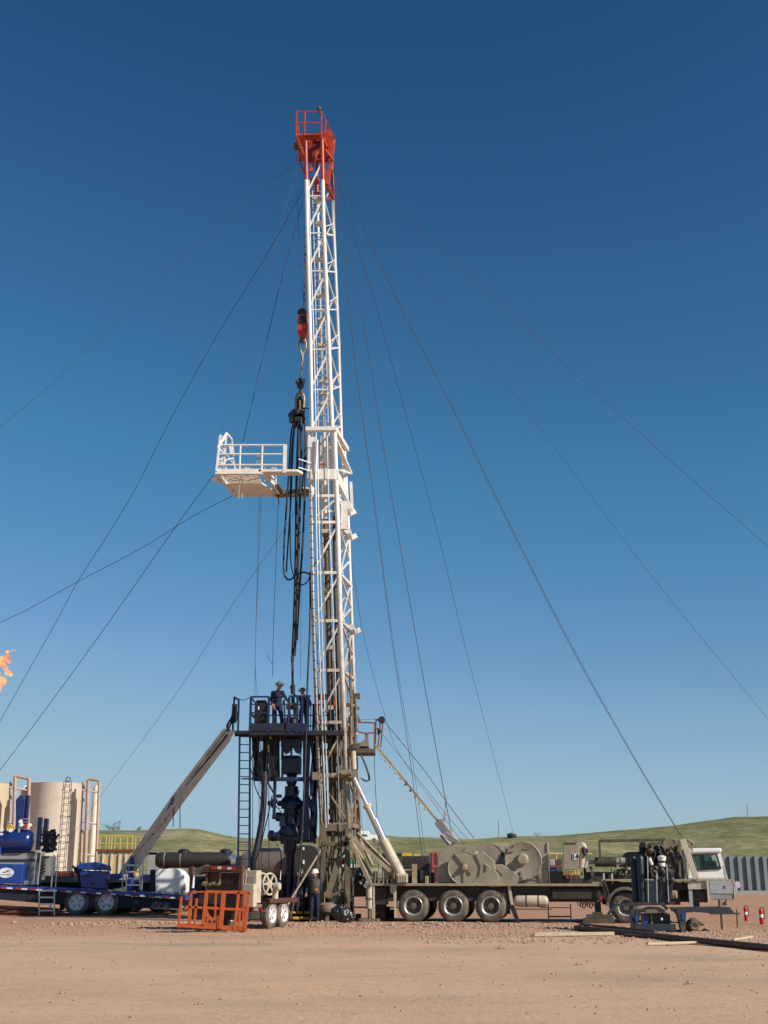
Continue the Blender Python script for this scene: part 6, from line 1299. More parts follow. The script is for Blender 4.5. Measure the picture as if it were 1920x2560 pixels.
m = MB(); m.pb(-30, 2080, 4, 2135, YT + .6, .6); m.build('blue_housing', 'box_blue', pu, bevel=.03)
# second trailer behind
t2 = thing('second_trailer', 'dark flat trailer standing behind the blue trailer, only its wheels showing', 'trailer', V(P(360, 2285, 55).x, 55, 0))
m = MB(); m.pb(60, 2190, 470, 2200, 55, 2.4); m.pb(60, 2200, 470, 2206, 55.1, .2); m.build('deck', 'grey_panel', t2); m = MB(); m.pb(60, 2206, 470, 2235, 55.4, 1.8); m.build('side_beam', 'trailer_under', t2)
w1, Rr = tw(312, 2256, 54.9, 31, t2, dish='rim_dark')
for px in (398, 440): c = P(px, 2256, 55); copy_at(w1, V(c.x, 54.9, Rr) - org(t2)).parent = t2
for px in (312, 398, 440): c = P(px, 2256, 55); copy_at(w1, V(c.x, 57.0, Rr) - org(t2)).parent = t2
m = MB(); m.pb(120, 2186, 185, 2192, 54.9, .3); m.pb(150, 2178, 185, 2186, 54.95, .2)
for k in range(9): m.ball(P(124 + k * 7, 2183, 55), .1, 8, 6)
m.build('coiled_hose', 'rust', t2)
m = MB(); m.pb(272, 2184, 305, 2192, 54.8, .4); m.pb(355, 2186, 385, 2192, 54.8, .4); m.build('deck_box', 'pump_blue', t2)
# long red-brown pipes lying under the trailer
for (a, b, c, d), lb in (((-20, 2264, 150, 2274), 'upper reddish pipe lying on the dirt under the left trailer'), ((-20, 2279, 156, 2281), 'lower reddish pipe lying on the dirt under the left trailer')):
    p = G(a, b + 8); q = G(c, d + 8); p.z = q.z = .1; o = MB().tube([p, q], .10, 10).build('steel_pipe', 'rust', smooth=True); tag(o, lb, 'pipe', 'pipes under the blue trailer')
# ================================================================ STORAGE TANKS
def tank_thing(xl_, xr_, ytop, Y, label, ladder_px, tmat='tank_tan'):
    c = P((xl_ + xr_) / 2, ytop, Y); r = (xr_ - xl_) / 2 * MP(ytop, Y); kk = (Y + r) / Y; r *= kk; base = V(c.x * kk, Y + r, 0); t = thing('storage_tank', label, 'tank', base, 'tan storage tanks')
    z1_ = c.z; m = MB(); m.lathe(base, (0, 0, 1), [(0, r), (z1_ - .05, r), (z1_, r * 1.012), (z1_ + .02, r * .99), (z1_ + .12, r * .2), (z1_ + .13, .01)], 64); m.build('tank_shell', tmat, t, smooth=True)
    m = MB()
    for k in (1, 2, 3): m.lathe(base + V(0, 0, z1_ * k / 4), (0, 0, 1), [(-.02, r * 1.001), (0, r * 1.004), (.02, r * 1.001)], 64, caps=False)
    m.build('weld_seam', tmat, t, smooth=True, split=False)
    if ladder_px:
        ang = math.asin(max(-1, min(1, ((ladder_px - (xl_ + xr_) / 2) / ((xr_ - xl_) / 2))))); d = V(math.sin(ang), -math.cos(ang), 0); s_ = V(d.y, -d.x, 0) * -1; p = base + d * (r + .14); m = MB()
        for k in (-.23, .23): m.tube([p + s_ * k + V(0, 0, .6), p + s_ * k + V(0, 0, z1_ + .1)], .022, 6)
        z_ = .8
        while z_ < z1_: m.tube([p + s_ * -.23 + V(0, 0, z_), p + s_ * .23 + V(0, 0, z_)], .016, 5); z_ += .42
        for z_ in (z1_ - .4, z1_ - 2.2, z1_ - 3.9, z1_ - 5.5):
            for k in (-.23, .23): m.bar(p + s_ * k + V(0, 0, z_), p + s_ * k * 1.5 - d * .15 + V(0, 0, z_ - .1), .04)
        m.build('tank_ladder', 'dark_frame', t)
        q = p + V(0, 0, z1_ + .2) - d * .1; m = MB(); m.tube([q + s_ * math.cos(a_) * .16 + V(0, 0, math.sin(a_) * .16) for a_ in [k * math.pi / 9 for k in range(19)]], .035, 6); m.build('hatch_ring', 'dark_frame', t)
    return t, base, r, z1_
t_, base_, r_k, zk = tank_thing(78, 206, 1955, 83, 'complete tan upright tank with black ladder and red brown pipes on its right', 182)
Yq = 83.5
m = MB()
for (a, b, c, d) in ((209, 1955, 201, 2180), (221, 1950, 212, 2180), (248, 1956, 240, 2180)): m.tube([P(a, b, Yq - (.0 if a == 209 else .5)), P(c, d, Yq - (.0 if a == 209 else .5))], .10 if a != 221 else .13, 10)
m.tube([P(220, 1947, Yq - .5), P(249, 1952, Yq - .5)], .1, 10); m.build('riser_pipe', 'tank_pipe', t_, smooth=True)
m = MB()
for y_ in (1980, 2060, 2140): m.tube([P(206, y_ - 5, Yq - .5), P(246, y_ + 1, Yq - .5)], .06, 8)
m.build('cross_pipe', 'tank_tan', t_, smooth=True)
m = MB(); m.lathe(V(P(228, 2100, 84.2).x, 84.6, 0), (0, 0, 1), [(0, .22), (P(230, 1962, 84.2).z - .2, .22), (P(230, 1962, 84.2).z, .06)], 20); m.build('stand_column', 'tank_tan', t_, smooth=True)
t_, base_, r_k, zk = tank_thing(-140, 24, 1954, 83, 'tan upright tank cut off by the left edge of the picture', 3, 'tank_cream')
m = MB()
for (a, b, c, d) in ((38, 1942, 32, 2180), (73, 1946, 66, 2180)): m.tube([P(a, b, Yq - .5), P(c, d, Yq - .5)], .13, 10)
m.tube([P(36, 1939, Yq - .5), P(74, 1948, Yq - .5)], .1, 10); m.tube([P(27, 1955, Yq), P(20, 2180, Yq)], .1, 10); m.build('riser_pipe', 'tank_pipe', t_, smooth=True)
m = MB()
for y_ in (1972, 2060): m.tube([P(22, y_ - 4, Yq - .5), P(72, y_ + 4, Yq - .5)], .07, 8)
m.build('cross_pipe', 'tank_tan', t_, smooth=True)
m = MB(); m.lathe(V(P(46, 2100, 84.2).x, 84.6, 0), (0, 0, 1), [(0, .25), (P(50, 1962, 84.2).z - .2, .25), (P(50, 1962, 84.2).z, .06)], 20); m.build('stand_column', 'tank_tan', t_, smooth=True)
# yellow railed mud tank
yt = thing('railed_tank', 'ochre ribbed steel tank with yellow guard railing on its top', 'tank', V(P(280, 2180, 74).x, 74, 0))
m = MB(); p = P(244, 2130, 74); q = P(330, 2130, 74); m.box(p.x, 74, .1, q.x, 76.5, P(290, 2128, 74).z); m.build('tank_box', 'tank_yellow', yt, bevel=.02)
m = MB()
for px in (258, 279, 299, 314): x = P(px, 2150, 74).x; m.box(x - .05, 73.9, .15, x + .05, 74.0 - .002, P(px, 2134, 74).z)
m.build('tank_rib', 'tank_tan', yt)
m = MB(); z_ = P(290, 2128, 74).z; m.box(p.x - .1, 73.85, z_, q.x + .1, 76.6, z_ + .12); m.build('top_rim', 'rust', yt)
m = MB(); zr_ = P(290, 2090, 74).z
for px in (250, 265, 279, 318, 331):
    x = P(px, 2110, 74).x; m.tube([V(x, 73.95, z_), V(x, 73.95, zr_)], .04, 6)
    m.tube([V(x, 76.4, z_), V(x, 76.4, zr_)], .04, 6)
for f in (1, .5):
    for yy in (73.95, 76.4): m.tube([V(P(248, 2110, 74).x, yy, z_ + (zr_ - z_) * f), V(P(332, 2110, 74).x, yy, z_ + (zr_ - z_) * f)], .04, 6)
m.build('guard_railing', 'rail_yellow', yt)
o = MB(); o.pb(366, 2130, 392, 2230, 70, 2); o.pb(366, 2130, 450, 2138, 70, 2.2); o = o.build('steel_cabin', 'grey_panel', bevel=.03); tag(o, 'pale grey box behind the slide and left of the black tank', 'cabin')
# horizontal black tank on legs and long tanker behind the rig
ht = thing('horizontal_tank', 'long black horizontal tank with pale straps behind the red generator', 'tank', V(P(470, 2180, 62).x, 62, 0))
a = P(388, 2150, 62); b = P(585, 2150, 62); r9 = 19 * MP(2150, 62)
m = MB(); L_ = (b - a).length; m.lathe(a, (1, 0, 0), [(0, .02), (.04, r9 * .7), (.15, r9 * .95), (.3, r9), (L_ - .3, r9), (L_ - .15, r9 * .95), (L_ - .03, r9 * .7), (L_, .02)], 32); m.build('tank_shell', 'tanker_dark', ht, smooth=True)
for px in (413, 453): x = P(px, 2150, 62).x; m = MB(); m.lathe(V(x, 62, a.z), (1, 0, 0), [(-.02, r9 * 1.015), (.02, r9 * 1.015)], 32); m.build('strap', 'grey_panel', ht)
for px in (460, 565): m = MB(); x = P(px, 2128, 62).x; z_ = a.z + r9; m.lathe(V(x, 62, z_ - .1), (0, 0, 1), [(0, .25), (.22, .25), (.26, .12)], 16); m.bar(V(x - .3, 62, z_ + .05), V(x + .35, 62, z_ + .0), .08); m.build('hatch', 'black_metal', ht)
m = MB(); m.lathe(P(585, 2152, 61.2), (1, 0, 0), [(-.12, r9 * .9), (.12, r9 * .9)], 24); m.build('flange', 'chrome', ht, smooth=True)
m = MB(); m.lathe(P(592, 2155, 61.2), (1, 0, 0), [(0, r9 * .75), (.9, r9 * .75), (1.0, r9 * .5)], 24); m.build('end_pipe', 'black_metal', ht, smooth=True)
m = MB()
for px in (405, 470, 540): m.pb(px, 2165, px + 8, 2244, 61.8, .8)
m.pb(395, 2200, 600, 2236, 62.4, 1.0); m.build('tank_saddle', 'trailer_under', ht)
tt = thing('tanker_trailer', 'brownish dull tanker with rounded dark rear end standing behind the well', 'tanker', V(P(700, 2200, 58).x, 58, 0))
a = P(600, 2166, 58.9); b = P(742, 2164, 58.9); r9 = 35 * MP(2166, 59)
m = MB(); m.lathe(a, b - a, [(0, .02), (.1, r9 * .85), (.3, r9), ((b - a).length, r9)], 36); m.build('tank_barrel', 'tanker_brown', tt, smooth=True)
m = MB(); m.pp([(736, 2125), (742, 2116), (756, 2112), (778, 2113), (792, 2120), (798, 2130), (799, 2235), (736, 2238)], 57.6, 1.6); m.build('rear_cabinet', 'tanker_dark', tt, bevel=.04)
m = MB()
for (x, y, h_) in ((757, 2118, 7), (757, 2150, 10), (729, 2134, 22), (744, 2180, 12), (727, 2185, 6)): m.pb(x, y, x + 4, y + h_, 57.5, .06)
m.build('reflector', 'sign_white', tt)
m = MB(); m.pb(600, 2196, 800, 2248, 58.3, 1.5); m.pb(640, 2120, 700, 2134, 58.9, .1); m.build('under_frame', 'trailer_under', tt)
for px in (620, 665, 770): c = P(px, 2250, 58); wr_ = .5; m = MB(); m.lathe(V(c.x, 57.8, .5), (0, 1, 0), [(0, .3), (0, .45), (.04, .5), (.3, .5), (.34, .45)], 24); m.build('wheel', 'rubber', tt, smooth=True)
# skid units behind the truck
s1 = thing('pump_skid', 'dark skid with grey panels, yellow and blue tops, behind the raising ram', 'skid', V(P(1010, 2190, 62).x, 62, 0))
m = MB(); m.pb(955, 2140, 1075, 2236, 62, 2); m.build('skid_box', 'engine_dark', s1, bevel=.03)
m = MB(); m.pb(1006, 2132, 1030, 2140, 62, .5); m.pb(1034, 2134, 1050, 2140, 62, .5); m.build('yellow_top', 'yellow_paint', s1); m = MB(); m.pb(955, 2133, 968, 2142, 61.9, .5); m.pb(990, 2133, 1004, 2140, 62, .5); m.build('blue_top', 'trailer_under', s1)
m = MB(); m.pb(1074, 2132, 1080, 2205, 61.8, .1); m.pb(1083, 2133, 1092, 2164, 61.8, .1); m.pb(1082, 2168, 1092, 2204, 61.8, .1); m.build('grey_door', 'grey_panel', s1)
m = MB()
for x in (1080, 1092): m.pb(x, 2130, x + 2.5, 2206, 61.7, .08)
for y in (2131, 2165, 2204): m.pb(1080, y, 1094, y + 2, 61.68, .06)
m.pb(955, 2146, 1000, 2149, 61.9, .06); m.build('red_frame', 'red_paint', s1)
s2 = thing('red_railing', 'red pipe railing showing between the two drum housings', 'railing', V(P(1240, 2200, 60).x, 60, 0))
m = MB()
for x in (1205, 1222, 1232, 1251): m.tube([P(x, 2130, 60), V(P(x, 2130, 60).x, 60, 0)], .05, 6)
m.tube([P(1204, 2132, 60), P(1268, 2134, 60)], .05, 6); m.tube([P(1204, 2160, 60), P(1256, 2162, 60)], .04, 6); m.build('railing', 'red_paint', s2, split=False)
s3 = thing('yellow_pipe_rail', 'thin yellowish pipe rail running behind the drawworks to the wall', 'railing', V(P(1380, 2180, 80).x, 80, 0))
m = MB(); m.tube([P(1232, 2133, 80), P(1480, 2135, 80)], .07, 6)
for x in (1240, 1300, 1390, 1460): m.tube([P(x, 2134, 80), V(P(x, 2134, 80).x, 80, 0)], .05, 6)
m.build('railing', 'tank_yellow', s3, split=False)
s4 = thing('chemical_tote', 'blue and white tote beside a dark drum, right of the big drum housing', 'tote', V(P(1385, 2190, 60).x, 60, 0))
m = MB(); m.pb(1374, 2148, 1388, 2164, 60, .9); m.build('tote_top', 'grey_panel', s4, bevel=.03); m = MB(); m.pb(1374, 2164, 1388, 2182, 60, .9); m.build('tote_body', 'box_blue', s4, bevel=.03); m = MB(); m.pb(1389, 2148, 1406, 2182, 60.2, .8); m.pb(1372, 2182, 1408, 2238, 60, .9); m.build('drum', 'engine_dark', s4, bevel=.03)
m = MB(); m.pb(1374, 2165, 1407, 2167, 59.9, .05); m.build('tote_bar', 'red_paint', s4)
# ================================================================ CLUTTER AT THE MAST FOOT
cb_ = thing('control_stand', 'dark hydraulic control stand with green cap and white rags behind the mast foot', 'stand', V(P(890, 2250, 45.9).x, 45.9, 0))
m = MB(); m.pb(868, 2168, 905, 2205, 45.9, .7); m.pb(862, 2205, 915, 2242, 45.7, .8); m.pb(830, 2148, 858, 2180, 46.4, .4); m.build('stand_body', 'engine_dark', cb_, bevel=.03)
m = MB(); m.pb(872, 2153, 892, 2163, 46, .4); m.build('green_cap', 'green_paint', cb_, bevel=.02)
m = MB(); m.pb(872, 2160, 892, 2169, 45.85, .3); m.ball(P(859, 2141, 46), .07, 8, 6); m.ball(P(883, 2141, 46), .06, 8, 6); m.ball(P(858, 2166, 46), .08, 8, 6); m.pb(876, 2178, 879, 2203, 45.8, .05); m.pb(870, 2198, 880, 2206, 45.8, .1); m.build('white_rag', 'board_white', cb_)
m = MB(); m.pp([(850, 2168), (858, 2170), (853, 2192), (846, 2200)], 45.6, .1); m.build('hanging_cloth', 'cream_paint', cb_)
m = MB(); r8 = random.Random(21)
for i in range(22): q = P(r8.uniform(895, 920), r8.uniform(2182, 2216), 45.4 + r8.uniform(-.2, .3)); m.ball(q, r8.uniform(.05, .14), 8, 6)
m.build('hose_bundle', 'black_metal', cb_, split=False)
m = MB(); m.ball(P(917, 2209, 45.1), .09, 8, 6); m.ball(P(914, 2214, 45.1), .09, 8, 6); m.build('glove', 'sign_white', cb_)
cl = thing('cellar_clutter', 'dark manifold of pipes and valves around the wellhead at ground level', 'manifold', V(P(740, 2296, 45.2).x, 45.2, 0))
m = MB()
for i in range(30):
    px = r8.uniform(705, 800); h_ = r8.uniform(.2, 1.5); x = P(px, 2290, 46).x; y = r8.uniform(45.6, 47.3); m.box(x, y, 0, x + r8.uniform(.08, .35), y + .3, h_)
m.build('valve_body', 'black_metal', cl, bevel=.02)
m = MB(); x = P(646, 2290, 48.2).x; x2 = P(800, 2290, 48.2).x; m.box(x, 48.2, 0, x2, 49.6, 1.25); m.box(x + .5, 48.1, .0, x + 1.1, 48.4, 1.55); m.box(x2 - .9, 48.05, 0, x2 - .3, 48.5, 1.6); m.build('cellar_box', 'black_metal', cl, bevel=.04)
m = MB(); x = P(812, 2290, 47.6).x; m.box(x, 47.6, 0, P(884, 2290, 47.6).x, 48.4, 1.1); m.box(x + .1, 47.4, 0, x + .5, 47.9, 1.6); m.box(x + .7, 47.5, .0, x + .9, 47.9, 1.45); m.build('manifold_block', 'engine_dark', cl, bevel=.03)
m = MB()
for i in range(16):
    px = r8.uniform(640, 720); x = P(px, 2290, 46).x; y = r8.uniform(45.6, 47.5); m.box(x, y, 0, x + r8.uniform(.1, .3), y + .3, r8.uniform(.3, 1.7))
for i in range(12):
    px = r8.uniform(805, 985); x = P(px, 2290, 46).x; y = r8.uniform(46.2, 47.5); m.box(x, y, 0, x + r8.uniform(.1, .4), y + .3, r8.uniform(.15, .5))
m.build('manifold_block', 'engine_dark', cl, bevel=.02)
m = MB(); m.tube([V(P(700, 2296, 45).x, 45.0, .12), V(P(800, 2296, 45).x, 45.0, .12)], .05, 8); m.tube([V(P(640, 2296, 45).x, 45.4, .3), V(P(780, 2296, 45).x, 45.4, .3)], .05, 8); m.build('yellow_pipe', 'yellow_paint', cl, smooth=True)
m = MB()
for i in range(5): x0 = 700 + i * 6; m.tube(curve_pts([P(748 - i * 3, 2200, 44.6), P(742 - i * 4, 2250, 44.5), P(725 - i * 4, 2280, 44.3), G(712 - i * 6, 2303) + V(0, 0, .03)], 4), .014, 5)
m.build('loose_cable', 'hose_black', cl, split=False)
o = MB(); c = V(P(857, 2295, 43.9).x, 43.9, .28)
for (dx, dz, r) in ((0, 0, .34), (-.18, .08, .26), (.2, -.05, .25), (-.05, .16, .22), (.1, -.1, .25)): o.ball(c + V(dx, 0, dz), r, 14, 10, (1, .8, .85))
o = o.build('rubbish_bag', 'bag_black', smooth=True); tb = bpy.data.textures.new('crease', 'CLOUDS'); tb.noise_scale = 0.09; d1 = o.modifiers.new('sub', 'SUBSURF'); d1.levels = d1.render_levels = 2; d2 = o.modifiers.new('crease', 'DISPLACE'); d2.texture = tb; d2.strength = 0.10; d2.texture_coords = 'LOCAL'; tag(o, 'shiny black plastic rubbish bag at the foot of the mast', 'bag')
o = MB(); o.lathe(V(P(818, 2282, 44.6).x, 44.6, .35), (0, 0, 1), [(0, .28), (.12, .34), (.25, .33), (.32, .15)], 18); o.box(P(818, 2282, 44.6).x - .06, 44.55, 0, P(818, 2282, 44.6).x + .06, 44.67, .35); o = o.build('jack_pad', 'mast_brown', smooth=True); tag(o, 'rusty round jack pad under the near mast leg', 'jack')
# low dirt boards by the rear jack
for (a, b, c_, d_), lb in (((870, 2298, 940, 2302), 'long weathered board flat under the rear of the truck'), ((975, 2300, 1000, 2303), 'short pale board by the first truck wheel')):
    p = G(a, b); q = G(c_, d_); p.z = q.z = .04 + gz(p.x, p.y); o = MB().bar(p, q, .25, .05, V(0, 0, 1)).build('plank', 'mast_brown'); tag(o, lb, 'plank')
# ================================================================ GENERATOR TRAILER
O = G(612, 2340); fr = frame(V(O.x, 37.35, 0), R(20))
with fr:
    gt = fr.thing('generator_trailer', 'brown and cream generator on a tandem trailer with red and white rear band', 'generator')
    rear = lambda *a: None
    # rear face (local y = 0), x to the left is negative
    m = MB(); m.pb(513, 2164, 606, 2180, 0, .2); m.build('rear_band', 'gen_brown', gt, bevel=.01)
    m = MB(); m.pb(528, 2166, 544, 2173, -.02, .02); m.pb(553, 2167, 564, 2174, -.02, .02); m.pb(579, 2168, 587, 2175, -.02, .02); m.build('marker_strip', 'red_marker', gt)
    m = MB(); m.pb(544, 2166, 553, 2173, -.02, .02); m.pb(568, 2168, 578, 2174, -.02, .02); m.build('marker_strip', 'white_marker', gt)
    m = MB(); m.pp([(486, 2173), (513, 2162), (514, 2178), (494, 2187), (486, 2186)], .05, .3); m.build('side_hood', 'tanker_brown', gt, bevel=.01)
    m = MB(); m.pb(597, 2168, 603, 2300, .02, .12); m.pb(513, 2178, 519, 2210, .05, .1); m.pb(474, 2165, 480, 2235, .3, .1); m.build('corner_post', 'gen_brown', gt)
    m = MB(); m.pb(512, 2178, 596, 2226, .15, 1.2); m.build('engine_bay', 'gen_brown', gt, bevel=.02)
    m = MB(); m.pb(550, 2182, 596, 2212, .10, .05); m.build('radiator_grille', 'black_metal', gt)
    m = MB()
    for k in range(9): m.pb(553 + k * 4.6, 2184, 554 + k * 4.6, 2210, .07, .03)
    m.build('grille_slats', 'gen_brown', gt)
    m = MB(); m.pb(550, 2180, 598, 2182.5, .06, .08); m.pb(549, 2182, 551, 2212, .06, .08); m.build('grille_frame', 'tan_rail', gt)
    m = MB(); r9_ = random.Random(8)
    for k in range(14): m.ball(P(r9_.uniform(505, 548), r9_.uniform(2206, 2216), .05), r9_.uniform(.03, .06), 8, 5)
    m.bar(P(503, 2211, .05), P(550, 2211, .05), .05); m.build('cable_loom', 'brass', gt, split=False)
    m = MB(); m.pb(484, 2190, 512, 2226, .5, .8); m.pb(484, 2204, 505, 2226, .3, .3); m.build('motor', 'trailer_under', gt, bevel=.03)
    m = MB(); m.tube([P(486, 2186, .1), P(482, 2220, .1)], .04, 8); m.pb(482, 2226, 490, 2234, .1, .05); m.pb(450, 2265, 457, 2278, .3, .1); m.build('white_bottle', 'sign_white', gt, smooth=True)
    m = MB(); m.pb(480, 2226, 600, 2300, .25, 1.6); m.build('frame_box', 'dark_frame', gt, bevel=.02)
    m = MB(); m.pb(496, 2234, 512, 2262, .1, .2); m.pb(520, 2234, 552, 2262, .15, .3); m.pb(560, 2230, 592, 2268, .12, .2); m.build('battery_box', 'engine_dark', gt, bevel=.02)
    # cream cabinet on the right
    m = MB(); m.pb(604, 2176, 641, 2258, .5, .35); m.pb(600, 2210, 634, 2268, .25, .25); m.build('cream_cabinet', 'cream_paint', gt, bevel=.02)
    m = MB(); m.pb(619, 2192, 636, 2250, .485, .012); m.build('cabinet_door', 'grey_panel', gt); m = MB(); m.pb(620, 2214, 622, 2222, .46, .03); m.pb(634, 2214, 637, 2222, .46, .03); m.pb(603, 2250, 606, 2258, .22, .03); m.build('door_latch', 'black_metal', gt)
    m = MB(); m.pb(616, 2170, 621, 2180, .6, .1); m.pb(606, 2182, 608, 2212, .23, .04); m.pb(613, 2182, 615, 2212, .48, .03); m.build('lifting_lug', 'cream_paint', gt)
    # hose reel
    c = P(674, 2210, 2.2); rx = 22 * MP(2210, 2.2)
    m = MB(); ax = V(.93, -.28, 0).normalized()
    for off in (-.0, .32):
        pts = []; a_, b_, d_ = basis(ax)
        for k in range(29): a = 2 * math.pi * k / 28; pts.append(c - ax * off + (a_ * math.cos(a) + b_ * math.sin(a)) * rx * 1.12)
        m.tube(pts, .035, 6, caps=False)
        for k in range(6): a = math.pi * k / 3; m.bar(c - ax * off, c - ax * off + (a_ * math.cos(a) + b_ * math.sin(a)) * rx * 1.1, .05)
    m.build('hose_reel', 'cream_paint', gt, smooth=False, split=False)
    m = MB(); m.lathe(c - ax * .3, ax, [(0, rx * .45), (.3, rx * .45)], 18); m.build('reel_drum', 'cream_paint', gt, smooth=True)
    m = MB(); m.pb(680, 2212, 690, 2248, 1.5, .2); m.lathe(P(686, 2216, 1.45), (1, 0, 0), [(0, .12), (.2, .12)], 12); m.build('reel_motor', 'cream_paint', gt, bevel=.03)
    # deck, mudguard and tandem wheels on the right side
    m = MB(); m.pb(560, 2262, 620, 2270, .4, 1.0); m.pb(640, 2246, 664, 2300, 1.7, .1); m.build('trailer_deck', 'mast_brown', gt, bevel=.02)
    m = MB(); x0 = P(679, 2270, 2.0).x; m.box(x0 - .28, 1.6, .86, x0 + .05, 3.9, .90); m.box(x0 + .03, 1.6, .76, x0 + .06, 3.9, .88); m.build('mudguard', 'gen_brown', gt, bevel=.01)
    m = MB(); m.pb(634, 2270, 645, 2277, .9, .05); m.build('marker_lamp', 'white_marker', gt); m = MB(); m.pb(626, 2270, 634, 2277, .9, .05); m.pb(646, 2270, 654, 2277, .9, .05); m.build('marker_lamp', 'red_marker', gt); m = MB(); m.pb(656, 2275, 660, 2279, .85, .05); m.build('side_lamp', 'basket_orange', gt)
    Rr = 33.5 * MP(2287, 2.0)
    w1 = wheel_mesh(gt, V(x0, 2.1, Rr), Rr, .24, Rr * .62, .18, rimm='rim_white', name='wheel', yaw=R(90), dish='rim_white')
    w2 = copy_at(w1, V(x0, 3.0, Rr)); w2.parent = gt
    for yy in (2.1, 3.0): w3 = copy_at(w1, V(x0 - 1.9, yy, Rr)); w3.parent = gt
# ================================================================ ORANGE BASKET
ob = thing('steel_basket', 'bright orange steel frame with rails and a curved cut-out gusset on the ground', 'frame', V(P(530, 2325, 36.7).x, 36.7, 0))
Yo = 36.7
def ob_y(px): return 2307 + (px - 443) * .055
m = MB(); m.pp([(443, 2308), (542, 2313), (542, 2324), (443, 2318)], Yo, .10); m.pp([(549, 2314), (617, 2319), (617, 2329), (549, 2325)], Yo, .10); m.bar(P(443, 2314, Yo + .9), P(612, 2320, Yo + .9), .1); m.build('base_rail', 'basket_orange', ob, bevel=.006)
m = MB()
for a_, b_, w_ in (((446, 2318), (454, 2240), .07), ((471, 2310), (476, 2252), .07), ((486, 2310), (492, 2246), .07), ((508, 2312), (517, 2231), .10), ((551, 2322), (560, 2229), .12), ((586, 2326), (597, 2230), .08), ((611, 2329), (623, 2231), .08), ((596, 2324), (600, 2270), .06), ((614, 2326), (618, 2270), .05)):
    m.bar(P(*a_, Yo + .02), P(*b_, Yo + .02), w_, w_)
m.bar(P(545, 2318, Yo), P(546, 2290, Yo), .05); m.build('upright', 'basket_orange', ob, bevel=.004)
m = MB(); m.bar(P(516, 2229, Yo + .02), P(625, 2232, Yo + .02), .08); m.bar(P(464, 2267, Yo + .02), P(622, 2275, Yo + .02), .07); m.bar(P(478, 2230, Yo + .9), P(610, 2228, Yo + .9), .05); m.bar(P(464, 2267, Yo), P(466, 2272, Yo), .09); m.build('cross_rail', 'basket_orange', ob, bevel=.004)
m = MB()
for px, py in ((478, 2232), (610, 2232), (540, 2232)): q = P(px, py, Yo + .9); m.bar(V(q.x, q.y, .05), q, .06)
m.bar(P(623, 2232, Yo), P(610, 2230, Yo + .9), .05); m.bar(P(614, 2326, Yo), V(P(606, 2320, Yo + .9).x, Yo + .9, .08), .07); m.bar(P(446, 2316, Yo), V(P(450, 2316, Yo + .9).x, Yo + .9, .08), .07); m.build('back_frame', 'basket_orange', ob)
m = MB(); m.tube(curve_pts([P(454, 2242, Yo), P(455, 2228, Yo), P(458, 2222, Yo), P(463, 2223, Yo)], 4), .025, 6); m.build('lifting_hook', 'black_metal', ob)
# gusset with the curved cut-out and round holes
pl = [(508, 2311), (514, 2262), (518, 2272), (522, 2285), (529, 2293), (536, 2295), (543, 2290), (546, 2282), (546, 2313)]
m = MB(); m.pp(pl, Yo + .0, .03); m.build('gusset_plate', 'basket_orange', ob)
m = MB()
for q in ((514, 2295), (513, 2303), (524, 2304), (536, 2304)): m.lathe(P(q[0], q[1], Yo - .004), (0, 1, 0), [(0, .04), (.004, .04)], 14)
m.build('gusset_hole', 'black_metal', ob)
# rubble shadowed litter left of the basket
# ================================================================ HYDRAULIC POWER UNIT TRAILER (right)
jk = thing('power_unit_trailer', 'small dark blue trailer with upright black cylinder and jack legs before the truck front', 'trailer', V(P(1650, 2332, 36.9).x, 36.9, 0))
Yj = 36.9
m = MB(); c = V(P(1611, 2200, Yj).x, Yj + .45, P(1611, 2256, Yj).z); hh = P(1611, 2136, Yj).z - c.z; m.lathe(c, (0, 0, 1), [(0, .115), (hh - .12, .115), (hh - .04, .09), (hh, .03)], 20); m.lathe(c + V(-.16, .2, .0), (0, 0, 1), [(0, .1), (hh - .15, .1), (hh - .05, .05)], 16); m.build('accumulator', 'dark_teal', jk, smooth=True)
m = MB(); m.pp([(1622, 2200), (1668, 2205), (1672, 2255), (1622, 2258)], Yj + .3, .6); m.pb(1640, 2172, 1668, 2205, Yj + .5, .4); m.build('reservoir', 'dark_teal', jk, bevel=.02)
m = MB()
for a_, b_ in (((1619, 2140), (1621, 2258)), ((1641, 2170), (1643, 2258)), ((1667, 2160), (1672, 2255)), ((1645, 2200), (1640, 2166))): m.bar(P(*a_, Yj + .15), P(*b_, Yj + .15), .025)
m.build('frame_rod', 'galv', jk)
m = MB(); m.lathe(P(1655, 2152, Yj + .3), (0, 0, 1), [(0, .11), (.12, .13), (.16, .05)], 16); m.lathe(P(1655, 2166, Yj + .3), (0, 0, 1), [(0, .1), (.1, .1)], 16); m.tube([P(1623, 2145, Yj + .3), P(1630, 2162, Yj + .3)], .05, 8); m.build('filter_cap', 'board_white', jk, smooth=True)
m = MB(); r8 = random.Random(33)
for i in range(34): q = P(r8.uniform(1620, 1680), r8.uniform(2165, 2215), Yj + r8.uniform(.1, .6)); m.ball(q, r8.uniform(.03, .09), 8, 6)
m.build('valve_cluster', 'engine_dark', jk, split=False)
m = MB()
for i in range(5): x0 = 1668 + i * 2; m.tube(curve_pts([P(x0 - 8, 2170, Yj + .2), P(x0 + 8, 2185, Yj + .2), P(x0 + 4, 2225, Yj + .2), P(x0, 2250, Yj + .2)], 4), .018, 6)
m.build('hydraulic_hose', 'hose_black', jk, split=False)
m = MB(); m.pb(1577, 2330, 1724, 2324, Yj + .8, .08); m.pb(1577, 2272, 1590, 2332, Yj, .12); m.pb(1590, 2310, 1690, 2330, Yj + .02, .1); m.pp([(1600, 2257), (1658, 2256), (1672, 2270), (1668, 2276), (1655, 2263), (1540, 2266), (1524, 2287), (1519, 2285), (1536, 2260)], Yj + .0, .14)
